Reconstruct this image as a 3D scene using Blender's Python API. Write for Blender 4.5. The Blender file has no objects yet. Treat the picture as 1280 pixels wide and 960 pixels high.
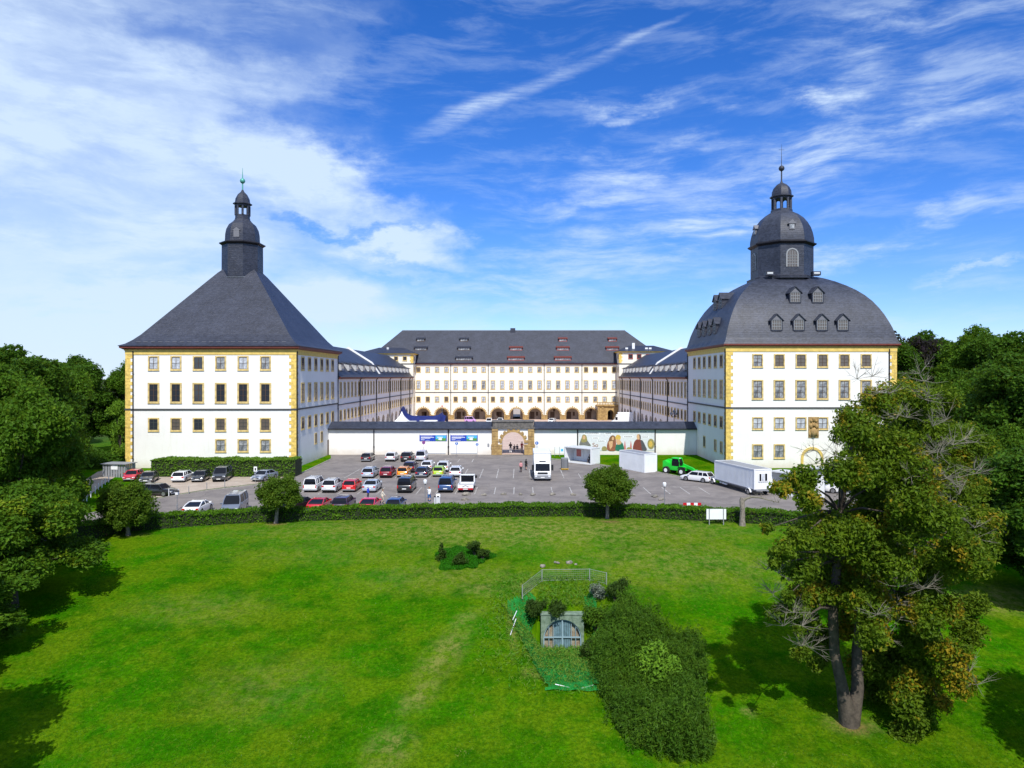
import bpy, math, random
import numpy as np
from mathutils import Vector, Matrix
R = math.radians
random.seed(7); rng = np.random.default_rng(7)
sc = bpy.context.scene
COL = sc.collection

# ---------------------------------------------------------------- camera
F_PX, VX, HY, CX, CZ = 866.0, 651.0, 471.0, 1.6, 15.0
cam_d = bpy.data.cameras.new("camera"); cam = bpy.data.objects.new("camera", cam_d); COL.objects.link(cam)
cam.location = (CX, 0, CZ); cam.rotation_euler = (R(90), 0, 0)
cam_d.sensor_width = 36; cam_d.lens = F_PX/1280*36
cam_d.shift_x = -(VX-640)/1280; cam_d.shift_y = -(480-HY)/1280
cam_d.clip_start = .5; cam_d.clip_end = 6000
sc.camera = cam
sc.render.resolution_x, sc.render.resolution_y = 1024, 768

# ---------------------------------------------------------------- node helpers
def nmat(name):
    m = bpy.data.materials.new(name); m.use_nodes = True
    nt = m.node_tree; nt.nodes.clear()
    return m, nt
def N(nt, t, **kw):
    n = nt.nodes.new(t)
    for k, v in kw.items():
        if k in n.inputs and not hasattr(n, k): n.inputs[k].default_value = v
        else:
            try: setattr(n, k, v)
            except Exception: n.inputs[k].default_value = v
    return n
def setin(n, **kw):
    for k, v in kw.items(): n.inputs[k.replace('_', ' ')].default_value = v
def L(nt, a, b): nt.links.new(a, b)
def math_(nt, op, a, b=None, c=None, clamp=False):
    n = nt.nodes.new('ShaderNodeMath'); n.operation = op; n.use_clamp = clamp
    for i, v in enumerate((a, b, c)):
        if v is None: continue
        if hasattr(v, 'is_output'): L(nt, v, n.inputs[i])
        else: n.inputs[i].default_value = v
    return n.outputs[0]
def mixc(nt, fac, a, b, mode='MIX'):
    n = nt.nodes.new('ShaderNodeMix'); n.data_type = 'RGBA'; n.blend_type = mode
    for i, v in ((0, fac), (6, a), (7, b)):
        if hasattr(v, 'is_output'): L(nt, v, n.inputs[i])
        else: n.inputs[i].default_value = v if i == 0 else (v[0], v[1], v[2], 1)
    return n.outputs[2]
def noise(nt, vec, scale, detail=4, rough=.55, dist=0):
    n = nt.nodes.new('ShaderNodeTexNoise'); L(nt, vec, n.inputs['Vector'])
    setin(n, Scale=scale, Detail=detail, Roughness=rough, Distortion=dist)
    return n.outputs['Fac']
def maprange(nt, v, a, b, c=0., d=1., smooth=True):
    n = nt.nodes.new('ShaderNodeMapRange'); n.interpolation_type = 'SMOOTHSTEP' if smooth else 'LINEAR'
    L(nt, v, n.inputs[0])
    for i, x in enumerate((a, b, c, d)): n.inputs[i+1].default_value = x
    return n.outputs[0]
def mapping(nt, vec, loc=(0,0,0), rot=(0,0,0), scale=(1,1,1), typ='POINT'):
    n = nt.nodes.new('ShaderNodeMapping'); n.vector_type = typ; L(nt, vec, n.inputs[0])
    n.inputs[1].default_value = loc; n.inputs[2].default_value = rot; n.inputs[3].default_value = scale
    return n.outputs[0]
def ellipse(nt, vec, c, a, b, ang=0., inner=.2):
    v = mapping(nt, vec, (c[0], c[1], 0), (0, 0, ang), (a, b, 1e5), 'TEXTURE')
    n = nt.nodes.new('ShaderNodeVectorMath'); n.operation = 'LENGTH'; L(nt, v, n.inputs[0])
    return maprange(nt, n.outputs['Value'], inner, 1, 1, 0)

# ---------------------------------------------------------------- world and sun
SUN_EL, SUN_AZ = R(50), R(6.5)                 # azimuth: swung right of straight-behind-the-camera
w = bpy.data.worlds.new("World"); sc.world = w; w.use_nodes = True
nt = w.node_tree; nt.nodes.clear()
sky = nt.nodes.new('ShaderNodeTexSky'); sky.sky_type = 'NISHITA'; sky.sun_disc = False
sky.sun_elevation = SUN_EL; sky.sun_rotation = math.pi - SUN_AZ
sky.altitude = 300; sky.air_density = 1.0; sky.dust_density = .15; sky.ozone_density = 2.6
hsv = nt.nodes.new('ShaderNodeHueSaturation'); setin(hsv, Saturation=1.34, Value=1.20); L(nt, sky.outputs[0], hsv.inputs['Color'])
skyb = mixc(nt, 1.0, hsv.outputs[0], (.84, .95, 1.42), 'MULTIPLY')
tc = nt.nodes.new('ShaderNodeTexCoord')
sep = nt.nodes.new('ShaderNodeSeparateXYZ'); L(nt, tc.outputs['Generated'], sep.inputs[0])
az = math_(nt, 'ARCTAN2', sep.outputs[0], sep.outputs[1]); el = math_(nt, 'ARCSINE', sep.outputs[2])
cmb = nt.nodes.new('ShaderNodeCombineXYZ'); L(nt, az, cmb.inputs[0]); L(nt, el, cmb.inputs[1])
AE = cmb.outputs[0]
def ae(px, py):
    a = math.atan((px-VX)/F_PX); return a, math.atan((HY-py)/F_PX*math.cos(a))
nz = nt.nodes.new('ShaderNodeTexNoise'); L(nt, mapping(nt, AE, (0,0,0), (0,0,R(-8)), (1, 1.9, 1)), nz.inputs['Vector']); setin(nz, Scale=5.5, Detail=9., Roughness=.62)
sb_ = nt.nodes.new('ShaderNodeVectorMath'); sb_.operation = 'SUBTRACT'; L(nt, nz.outputs['Color'], sb_.inputs[0]); sb_.inputs[1].default_value = (.5, .5, .5)
ml_ = nt.nodes.new('ShaderNodeVectorMath'); ml_.operation = 'MULTIPLY'; L(nt, sb_.outputs[0], ml_.inputs[0]); ml_.inputs[1].default_value = (.42, .17, 0)
ad_ = nt.nodes.new('ShaderNodeVectorMath'); ad_.operation = 'ADD'; L(nt, AE, ad_.inputs[0]); L(nt, ml_.outputs[0], ad_.inputs[1])
AEW = ad_.outputs[0]
def trail_ell(px, py, rx, ry, deg=0., inner=.15):
    c = ae(px, py); return ellipse(nt, AE, c, rx/F_PX, ry/F_PX, R(deg), inner)
def cloud_ell(px, py, rx, ry, deg=0., inner=.15):
    c = ae(px, py); return ellipse(nt, AEW, c, rx/F_PX, ry/F_PX, R(deg), inner)
warp = noise(nt, AE, 3.2, 3, .5)
wv = nt.nodes.new('ShaderNodeVectorMath'); wv.operation = 'ADD'; L(nt, AE, wv.inputs[0])
wc = nt.nodes.new('ShaderNodeCombineXYZ'); L(nt, math_(nt, 'MULTIPLY', warp, .05), wc.inputs[0]); L(nt, math_(nt, 'MULTIPLY', warp, .06), wc.inputs[1])
L(nt, wc.outputs[0], wv.inputs[1])
st_r = noise(nt, mapping(nt, wv.outputs[0], (0,0,0), (0,0,R(-17)), (2.2, 11, 1)), 2.6, 10, .66, .25)     # rising to the right
st_l = noise(nt, mapping(nt, wv.outputs[0], (3,1,0), (0,0,R(16)), (2.4, 7, 1)), 2.6, 10, .64, .25)       # falling to the right
veil = noise(nt, mapping(nt, wv.outputs[0], (5,3,0), (0,0,R(-8)), (1, 2.4, 1)), 3.2, 8, .6, .3)
def addall(xs):
    s = xs[0]
    for x in xs[1:]: s = math_(nt, 'ADD', s, x)
    return s
def mul(a, b): return math_(nt, 'MULTIPLY', a, b)
ell_l = addall([mul(cloud_ell(30, 330, 400, 470, -12, .35), .95), mul(cloud_ell(410, 225, 190, 62, -28, .1), .95), mul(cloud_ell(500, 312, 130, 26, -4, .05), 1.0), mul(cloud_ell(490, 340, 90, 14, -10, .05), .5),
                mul(cloud_ell(330, 60, 190, 60, 20, .1), .35), mul(cloud_ell(400, 385, 230, 50, 0, .1), .6), mul(cloud_ell(250, 420, 500, 60, 0, .1), .5),
                mul(cloud_ell(270, 45, 170, 40, 8, .1), -.45), mul(cloud_ell(430, 280, 120, 12, -6, .1), -.5)])
ell_r = addall([mul(cloud_ell(1010, 112, 90, 26, -8, .05), .95), mul(cloud_ell(1130, 40, 230, 60, 6, .05), .55), mul(cloud_ell(1100, 180, 290, 60, 19, .05), .55),
                mul(cloud_ell(950, 215, 360, 42, 16, .05), .45), mul(cloud_ell(1090, 312, 260, 26, 13, .05), .8), mul(cloud_ell(1230, 342, 100, 9, 10, .05), .7),
                mul(cloud_ell(790, 132, 110, 20, 5, .05), .75), mul(cloud_ell(790, 203, 190, 30, 3, .05), .8), mul(cloud_ell(760, 243, 160, 20, 6, .05), .7),
                mul(cloud_ell(700, 330, 330, 50, 12, .05), .55), mul(cloud_ell(760, 375, 380, 40, 6, .05), .45), mul(cloud_ell(900, 270, 200, 30, 20, .05), .5),
                mul(cloud_ell(1120, 385, 200, 25, 6, .05), .3)])
def seg(p0, p1, wd, f):
    a, b_ = ae(*p0), ae(*p1); c = ((a[0]+b_[0])/2, (a[1]+b_[1])/2); ln = math.hypot(b_[0]-a[0], b_[1]-a[1])
    wn_ = nt.nodes.new('ShaderNodeVectorMath'); wn_.operation = 'MULTIPLY_ADD'; L(nt, sb_.outputs[0], wn_.inputs[0]); wn_.inputs[1].default_value = (.05, .035, 0); L(nt, AE, wn_.inputs[2])
    return mul(ellipse(nt, wn_.outputs[0], c, ln*.62, wd/F_PX, math.atan2(b_[1]-a[1], b_[0]-a[0]), .0), f)
trail = addall([seg((525, 168), (650, 112), 15, .62), seg((560, 150), (800, 48), 11, .42), seg((740, 72), (865, 14), 6, .42)])
feather = noise(nt, mapping(nt, AE, (0,0,0), (0,0,R(70)), (8, 90, 1)), 3, 5, .7)
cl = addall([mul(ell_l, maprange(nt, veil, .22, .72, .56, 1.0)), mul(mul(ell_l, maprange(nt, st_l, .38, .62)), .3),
             mul(ell_r, maprange(nt, st_r, .34, .66, 0, 1.0)), mul(trail, maprange(nt, feather, .3, .65, .35, 1)),
             mul(maprange(nt, st_r, .44, .72), .26), mul(maprange(nt, el, .0, .12, 1, 0), .03), mul(maprange(nt, el, .60, .95, 0, 1), .62), mul(maprange(nt, sep.outputs[1], -.15, -.5, 0, 1), .55)])  # last two terms: unseen cloud veil added overhead and behind, lifts the shade
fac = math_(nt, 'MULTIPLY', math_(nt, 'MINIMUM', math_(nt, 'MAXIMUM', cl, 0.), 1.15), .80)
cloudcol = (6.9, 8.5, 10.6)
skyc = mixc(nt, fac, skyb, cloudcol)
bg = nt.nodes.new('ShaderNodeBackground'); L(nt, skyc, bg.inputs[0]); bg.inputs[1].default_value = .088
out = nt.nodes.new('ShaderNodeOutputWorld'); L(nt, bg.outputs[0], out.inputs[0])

sd = bpy.data.lights.new("sun", 'SUN'); so = bpy.data.objects.new("sun", sd); COL.objects.link(so)
sd.energy = 4.4; sd.angle = R(.53); sd.color = (1, .965, .9)
sdir = Vector((math.sin(SUN_AZ)*math.cos(SUN_EL), -math.cos(SUN_AZ)*math.cos(SUN_EL), math.sin(SUN_EL)))
so.rotation_euler = sdir.to_track_quat('Z', 'Y').to_euler(); so.location = (40, -60, 80)
vs = sc.view_settings; vs.view_transform = 'Standard'; vs.look = 'None'; vs.exposure = .22; vs.gamma = 1; vs.use_curve_mapping = False
try: sc.cycles.max_bounces = 6; sc.cycles.diffuse_bounces = 3; sc.cycles.transparent_max_bounces = 12
except Exception: pass

# ---------------------------------------------------------------- picture measures -> world
def PX(px, Y): return (px-VX)*Y/F_PX + CX
def PZ(py, Y): return CZ - (py-HY)*Y/F_PX
def G(px, py, z=0.):
    Y = (CZ-z)*F_PX/(py-HY); return (PX(px, Y), Y)
CUTX, CUTY = 4.7, 52.0
def zn(X, Y):
    d = 68.0 - Y
    s = d/2.0
    sp = 2.0*np.where(s > 20, s, np.log1p(np.exp(np.minimum(s, 20))))
    z = -0.13*sp
    z = np.where(Y > 74, 0.0, z)
    z = np.maximum(z, -7.0)
    u = .10*np.sin(X*.21+1)*np.sin(Y*.17) + .05*np.sin(X*.53+Y*.31)
    return z + u*np.clip((72-Y)/12, 0, 1)
def zcut(X, Y):
    t = np.clip((Y-41.0)/(CUTY-41.0), 0, 1)
    fl = -3.45 + t*(-5.35+3.45)
    A = np.abs(X-CUTX)
    front = fl + np.maximum(0, A-1.62)*1.15
    back = np.maximum(-5.35+np.maximum(0, A-1.62)*1.15+np.maximum(0, Y-CUTY)*1.15, -2.75+(Y-CUTY)*.33-np.maximum(0, A-1.7)*2.2)
    return np.where(Y < CUTY+.05, np.where(Y < 41.0, 99, front), back)
def terr(X, Y):
    X = np.asarray(X, float); Y = np.asarray(Y, float)
    n = zn(X, Y); c = zcut(X, Y)
    return np.minimum(n, c)
def tz(x, y): return float(terr(x, y))
def tzn(x, y): return float(zn(np.float64(x), np.float64(y)))
def T(px, py, natural=True):
    z = 0.
    for _ in range(60):
        x, y = G(px, py, z); z2 = tzn(x, y) if natural else tz(x, y)
        z += (z2-z)*.5
    return (x, y, z)

# ---------------------------------------------------------------- mesh builder
class MB:
    def __init__(s): s.v = []; s.f = []; s.m = []
    def add(s, vs, fs, mat=0):
        o = len(s.v); s.v += [tuple(p) for p in vs]
        for f in fs: s.f.append(tuple(i+o for i in f)); s.m.append(mat)
        return s
    def poly(s, pts, mat=0): return s.add(pts, [range(len(pts))], mat)
    def box(s, x0, x1, y0, y1, z0, z1, mat=0):
        v = [(x0,y0,z0),(x1,y0,z0),(x1,y1,z0),(x0,y1,z0),(x0,y0,z1),(x1,y0,z1),(x1,y1,z1),(x0,y1,z1)]
        return s.add(v, [(0,3,2,1),(4,5,6,7),(0,1,5,4),(1,2,6,5),(2,3,7,6),(3,0,4,7)], mat)
    def loft(s, rings, cap=True, mat=0, closed=True):
        n = len(rings[0]); vs = [p for r in rings for p in r]; fs = []
        for i in range(len(rings)-1):
            for j in range(n if closed else n-1):
                a, b = i*n+j, i*n+(j+1) % n
                fs.append((a, b, b+n, a+n))
        if cap: fs.append(tuple(range(n))[::-1]); fs.append(tuple(range((len(rings)-1)*n, len(rings)*n)))
        return s.add(vs, fs, mat)
    def lathe(s, prof, c=(0,0,0), n=16, mat=0, rot=0., sx=1., sy=1., cap=True):
        rings = [[(c[0]+r*sx*math.cos(rot+2*math.pi*k/n), c[1]+r*sy*math.sin(rot+2*math.pi*k/n), c[2]+z) for k in range(n)] for r, z in prof]
        return s.loft(rings, cap, mat)
    def tube(s, pts, rad, n=6, mat=0):
        pts = [Vector(p) for p in pts]
        if not hasattr(rad, '__len__'): rad = [rad]*len(pts)
        rings = []
        for i, p in enumerate(pts):
            d = (pts[min(i+1, len(pts)-1)] - pts[max(i-1, 0)])
            if d.length < 1e-9: d = Vector((0,0,1))
            d.normalize()
            ref = Vector((0,0,1)) if abs(d.z) < .9 else Vector((1,0,0))
            a = d.cross(ref).normalized(); b = d.cross(a)
            rings.append([p + (a*math.cos(2*math.pi*k/n) + b*math.sin(2*math.pi*k/n))*rad[i] for k in range(n)])
        return s.loft(rings, True, mat)
    def cyl(s, p0, p1, r, n=16, mat=0): return s.tube([p0, p1], r, n, mat)
    def sphere(s, c, r, n=10, mat=0, sz=1.):
        prof = [(max(1e-3, r*math.sin(math.pi*i/n)), -r*math.cos(math.pi*i/n)*sz) for i in range(n+1)]
        return s.lathe(prof, c, n*2, mat)
    def xf(s, M, i0=0):
        for i in range(i0, len(s.v)): s.v[i] = tuple(M @ Vector(s.v[i]))
        return s
def mesh_from(name, mb, mats, smooth=False, ang=35):
    me = bpy.data.meshes.new(name); me.from_pydata(mb.v, [], mb.f); 
    for m in (mats if isinstance(mats, (list, tuple)) else [mats]): me.materials.append(m)
    me.polygons.foreach_set('material_index', mb.m)
    if smooth:
        me.polygons.foreach_set('use_smooth', [True]*len(me.polygons))
        try: me.set_sharp_from_angle(angle=R(ang))
        except Exception: pass
    me.update()
    return me
def tag(o, label=None, cat=None, group=None, kind=None):
    if label: o['label'] = label
    if cat: o['category'] = cat
    if group: o['group'] = group
    if kind: o['kind'] = kind
    return o
def obj(name, mb, mats, parent=None, loc=(0,0,0), rz=0., smooth=False, ang=35):
    me = mb if isinstance(mb, bpy.types.Mesh) else mesh_from(name, mb, mats, smooth, ang)
    o = bpy.data.objects.new(name, me); COL.objects.link(o)
    o.location = loc; o.rotation_euler = (0, 0, rz)
    if parent is not None: o.parent = parent
    return o
def thing(name, label, cat, loc=(0,0,0), rz=0., group=None):
    o = bpy.data.objects.new(name, None); COL.objects.link(o); o.empty_display_size = .2
    o.location = loc; o.rotation_euler = (0, 0, rz)
    return tag(o, label, cat, group)
def struct(name, mb, mats, **k): return tag(obj(name, mb, mats, **k), kind='structure')
def dup_tree(o, parent=None):
    c = o.copy(); COL.objects.link(c)
    if parent is not None: c.parent = parent
    for ch in list(o.children): dup_tree(ch, c)
    return c
def grid_mesh(name, xs, ys, zf, mats, smooth=True):
    X, Y = np.meshgrid(xs, ys); Z = zf(X, Y); nx, ny = len(xs), len(ys)
    v = np.stack([X, Y, Z], -1).reshape(-1, 3)
    i = (np.arange(ny-1)[:, None]*nx + np.arange(nx-1)[None, :]).reshape(-1)
    f = np.stack([i, i+1, i+1+nx, i+nx], -1)
    me = bpy.data.meshes.new(name); quads_into(me, v, f, smooth)
    me.materials.append(mats); return me
def quads_into(me, v, f, smooth=False):
    me.vertices.add(len(v)); me.vertices.foreach_set('co', v.astype(np.float32).ravel())
    me.loops.add(f.size); me.loops.foreach_set('vertex_index', f.astype(np.int32).ravel())
    me.polygons.add(len(f)); k = f.shape[1]
    me.polygons.foreach_set('loop_start', np.arange(0, f.size, k, dtype=np.int32))
    me.polygons.foreach_set('use_smooth', np.full(len(f), smooth))
    me.update(); me.validate()

# ---------------------------------------------------------------- materials
def pmat(name, col, rough=.7, metal=0., spec=.4, var=0., vscale=3., bump=0., bscale=20., coat=0., col2=None, coords='Object'):
    m, nt = nmat(name)
    b = nt.nodes.new('ShaderNodeBsdfPrincipled'); o = nt.nodes.new('ShaderNodeOutputMaterial'); L(nt, b.outputs[0], o.inputs[0])
    setin(b, Roughness=rough, Metallic=metal); b.inputs['Specular IOR Level'].default_value = spec
    b.inputs['Coat Weight'].default_value = coat; b.inputs['Coat Roughness'].default_value = .08
    b.inputs['Base Color'].default_value = (*col, 1)
    tc = nt.nodes.new('ShaderNodeTexCoord')
    if var or col2:
        f = noise(nt, tc.outputs[coords], vscale, 6, .62)
        c2 = col2 or tuple(max(0, c*(1-var)) for c in col); c1 = col if col2 else tuple(c*(1+var*.5) for c in col)
        L(nt, mixc(nt, maprange(nt, f, .32, .68), c1, c2), b.inputs['Base Color'])
    if bump:
        bn = nt.nodes.new('ShaderNodeBump'); setin(bn, Strength=bump, Distance=.05); L(nt, noise(nt, tc.outputs[coords], bscale, 5, .6), bn.inputs['Height'])
        L(nt, bn.outputs[0], b.inputs['Normal'])
    return m
def plaster(name, c, stain=(.55, .48, .36), low=True):
    m, nt = nmat(name)
    b = nt.nodes.new('ShaderNodeBsdfPrincipled'); o = nt.nodes.new('ShaderNodeOutputMaterial'); L(nt, b.outputs[0], o.inputs[0])
    setin(b, Roughness=.9); b.inputs['Specular IOR Level'].default_value = .15
    tc = nt.nodes.new('ShaderNodeTexCoord'); g = tc.outputs['Object']
    big = maprange(nt, noise(nt, g, .25, 6, .65), .45, .75)
    streak = maprange(nt, noise(nt, mapping(nt, g, scale=(1.6, 1.6, .18)), 1.0, 6, .7), .55, .8)
    c1 = mixc(nt, mul2(nt, big, .30), c, tuple(x*.80 for x in c))
    c1 = mixc(nt, mul2(nt, streak, .34), c1, stain)
    rust = maprange(nt, noise(nt, mapping(nt, g, scale=(2.4, 2.4, .35)), 1.3, 7, .75), .62, .74)
    c1 = mixc(nt, mul2(nt, rust, .35), c1, (.50, .34, .16))
    if low:   # splash-back dirt at the foot of the wall
        s = nt.nodes.new('ShaderNodeSeparateXYZ'); L(nt, g, s.inputs[0])
        foot = maprange(nt, math_(nt, 'ADD', s.outputs[2], math_(nt, 'MULTIPLY', noise(nt, g, .8, 5), -1.6)), -.9, .9, 1, 0)
        c1 = mixc(nt, mul2(nt, foot, .45), c1, (.50, .40, .27))
    L(nt, c1, b.inputs['Base Color'])
    bn = nt.nodes.new('ShaderNodeBump'); setin(bn, Strength=.25, Distance=.03); L(nt, noise(nt, g, 2.5, 8, .7), bn.inputs['Height']); L(nt, bn.outputs[0], b.inputs['Normal'])
    return m
def mul2(nt, a, b): return math_(nt, 'MULTIPLY', a, b)
def slate(name, c=(.017, .019, .030), c2=(.040, .045, .068), sc_=1.0, rough=.48):
    m, nt = nmat(name)
    b = nt.nodes.new('ShaderNodeBsdfPrincipled'); o = nt.nodes.new('ShaderNodeOutputMaterial'); L(nt, b.outputs[0], o.inputs[0])
    setin(b, Roughness=rough); b.inputs['Specular IOR Level'].default_value = .45
    tc = nt.nodes.new('ShaderNodeTexCoord'); g = tc.outputs['Object']
    vo = nt.nodes.new('ShaderNodeTexVoronoi'); L(nt, mapping(nt, g, scale=(1.7*sc_, 1.7*sc_, 2.6*sc_)), vo.inputs['Vector']); setin(vo, Scale=1.6)
    sv = nt.nodes.new('ShaderNodeSeparateColor'); L(nt, vo.outputs['Color'], sv.inputs[0])
    big = maprange(nt, noise(nt, g, .35, 6, .65), .35, .7)
    f = math_(nt, 'ADD', mul2(nt, sv.outputs[0], .6), mul2(nt, big, .45), clamp=True)
    c0 = mixc(nt, f, c, c2)
    lich = maprange(nt, noise(nt, g, 5, 3, .7), .68, .8)
    c0 = mixc(nt, mul2(nt, lich, .35), c0, (.22, .22, .2))
    L(nt, c0, b.inputs['Base Color'])
    s = nt.nodes.new('ShaderNodeSeparateXYZ'); L(nt, g, s.inputs[0])
    row = math_(nt, 'FRACT', math_(nt, 'MULTIPLY', s.outputs[2], 2.6*sc_))
    h = math_(nt, 'ADD', math_(nt, 'MULTIPLY', row, -.5), mul2(nt, sv.outputs[1], .5))
    bn = nt.nodes.new('ShaderNodeBump'); setin(bn, Strength=.45, Distance=.06); L(nt, h, bn.inputs['Height']); L(nt, bn.outputs[0], b.inputs['Normal'])
    return m
def leafmat(name, c, c2, c3=None, f3=.0, trans=.3, patch=.35):
    m, nt = nmat(name)
    ge = nt.nodes.new('ShaderNodeNewGeometry'); tc = nt.nodes.new('ShaderNodeTexCoord'); g = tc.outputs['Object']
    col = mixc(nt, ge.outputs['Random Per Island'], c, c2)
    big = maprange(nt, noise(nt, g, patch, 3, .6), .35, .65)
    col = mixc(nt, mul2(nt, big, .55), col, c2)
    if c3:
        p3 = maprange(nt, noise(nt, mapping(nt, g, (9, 4, 2)), patch*.9, 4, .6), f3, f3+.08)
        p4 = maprange(nt, ge.outputs['Random Per Island'], .25, .6)
        col = mixc(nt, mul2(nt, mul2(nt, p3, p4), .9), col, c3)
    d = nt.nodes.new('ShaderNodeBsdfPrincipled'); L(nt, col, d.inputs['Base Color']); setin(d, Roughness=.5); d.inputs['Specular IOR Level'].default_value = .10
    t = nt.nodes.new('ShaderNodeBsdfTranslucent'); L(nt, mixc(nt, .35, col, (.35, .45, .03)), t.inputs[0])
    mx = nt.nodes.new('ShaderNodeMixShader'); mx.inputs[0].default_value = trans
    L(nt, d.outputs[0], mx.inputs[1]); L(nt, t.outputs[0], mx.inputs[2])
    o = nt.nodes.new('ShaderNodeOutputMaterial'); L(nt, mx.outputs[0], o.inputs[0])
    return m
M = {}
M['white'] = plaster('white plaster', (.80, .785, .75))
M['white_up'] = plaster('white plaster upper', (.80, .785, .75), low=False)
M['cream'] = plaster('cream plaster', (.82, .77, .66), low=False)
M['yellow'] = pmat('ochre limewash', (.72, .52, .14), .85, var=.14, vscale=1.5, bump=.2)
M['stonef'] = pmat('yellow stone surround', (.64, .48, .20), .85, var=.3, vscale=2, bump=.2)
M['quoin'] = pmat('yellow quoin', (.76, .54, .14), .85, var=.3, vscale=2.2, bump=.3)
M['sand'] = pmat('sandstone', (.46, .31, .12), .9, col2=(.27, .17, .07), vscale=1.6, bump=.6, bscale=6)
M['greystone'] = pmat('weathered grey stone', (.17, .155, .14), .9, col2=(.08, .075, .07), vscale=2, bump=.5)
M['eave'] = pmat('red-brown painted eave', (.16, .035, .025), .6, var=.2)
M['redwood'] = pmat('red dormer paint', (.30, .06, .05), .6)
M['slate'] = slate('slate'); M['slate2'] = slate('dome slate', (.016, .019, .030), (.046, .053, .080), 1.0, .5)
M['lead'] = pmat('lead flashing', (.30, .33, .36), .45, .6)
M['dark'] = pmat('dark iron', (.02, .02, .025), .5, .3)
M['gutter'] = pmat('dark gutter', (.022, .02, .024), .45, .3)
M['string'] = pmat('string course', (.10, .10, .10), .8)
M['glass'] = pmat('window glass dark', (.03, .035, .045), .08, spec=.8)
M['glass_c'] = pmat('window glass curtained', (.42, .43, .44), .12, spec=.6, col2=(.10, .11, .13), vscale=1.3)
M['glass_w'] = pmat('window glass bright', (.62, .65, .70), .12, spec=.6, col2=(.3, .32, .36), vscale=1.5)
M['glass_b'] = pmat('window glass brownish', (.12, .10, .085), .12, spec=.6)
M['bars'] = pmat('brown window bars', (.085, .05, .03), .6)
M['barsw'] = pmat('dark green window bars', (.05, .055, .05), .6)
M['copper'] = pmat('green copper', (.10, .36, .30), .5, .3)
M['clock'] = pmat('slate ornament', (.16, .16, .18), .6)
M['metal'] = pmat('galvanised steel', (.42, .43, .45), .4, .7)
M['wpaint'] = pmat('white paint', (.78, .79, .80), .45, var=.05, vscale=1)
M['wpanel'] = pmat('white panel', (.76, .78, .80), .4, var=.06, vscale=.6)
M['grey'] = pmat('grey paint', (.25, .26, .28), .5)
M['lgrey'] = pmat('light grey panel', (.55, .57, .58), .6)
M['black'] = pmat('black plastic', (.015, .015, .016), .5)
M['rubber'] = pmat('tyre rubber', (.018, .018, .018), .85)
M['rim'] = pmat('alloy rim', (.50, .51, .53), .3, .8)
M['carglass'] = pmat('car glass', (.008, .009, .013), .12, spec=.25)
M['tail'] = pmat('red lamp lens', (.45, .01, .01), .2)
M['headl'] = pmat('clear lamp lens', (.7, .72, .75), .12, spec=.9)
M['plate'] = pmat('number plate', (.75, .75, .72), .5)
M['blue'] = pmat('blue print', (.01, .05, .40), .5)
M['skyblue'] = pmat('light blue print', (.06, .42, .68), .5)
M['green_p'] = pmat('green print', (.10, .28, .05), .5)
M['signblue'] = pmat('road sign blue', (.01, .12, .45), .4)
M['signred'] = pmat('road sign red', (.5, .01, .02), .4)
M['bark'] = pmat('bark', (.10, .08, .06), .95, col2=(.05, .04, .03), vscale=3, bump=.9, bscale=9)
M['barkg'] = pmat('grey bark', (.30, .26, .22), .95, col2=(.14, .12, .10), vscale=4, bump=.8, bscale=9)
M['twig'] = pmat('grey bare twig', (.20, .18, .14), .9)
M['rock'] = pmat('stone', (.30, .27, .22), .95, col2=(.14, .13, .11), vscale=3, bump=.6, bscale=8)
M['leaf_a'] = leafmat('park leaves', (.100, .19, .010), (.042, .11, .006), (.20, .26, .012), .58)
M['leaf_b'] = leafmat('dark park leaves', (.072, .15, .010), (.03, .085, .006), (.14, .19, .01), .60)
M['leaf_y'] = leafmat('bright park leaves', (.17, .30, .02), (.09, .19, .015), None)
M['leaf_p'] = leafmat('copper leaves', (.035, .022, .03), (.014, .012, .014), None)
M['leaf_r'] = leafmat('turning maple leaves', (.145, .215, .010), (.060, .115, .007), (.33, .23, .014), .52, .34, .40)
M['leaf_s'] = leafmat('ball tree leaves', (.115, .18, .014), (.05, .11, .008), None, patch=.9)
M['leaf_h'] = leafmat('hedge leaves', (.10, .22, .006), (.04, .11, .004), (.17, .10, .04), .66, .2, .5)
M['leaf_h2'] = leafmat('tall hedge leaves', (.16, .30, .025), (.08, .18, .016), None, patch=.6)
M['leaf_d'] = leafmat('dark shrub leaves', (.060, .11, .016), (.026, .058, .009), None, patch=.8)
M['leaf_w'] = leafmat('silvery shrub leaves', (.30, .33, .28), (.14, .18, .12), None, patch=.8)
M['weed'] = leafmat('tall weeds', (.095, .185, .012), (.035, .095, .007), (.26, .16, .05), .68, .28, .5)
M['weed_y'] = leafmat('bright weeds', (.17, .32, .02), (.09, .20, .015), None)
M['core'] = pmat('hedge inside', (.02, .03, .01), .95)
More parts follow.
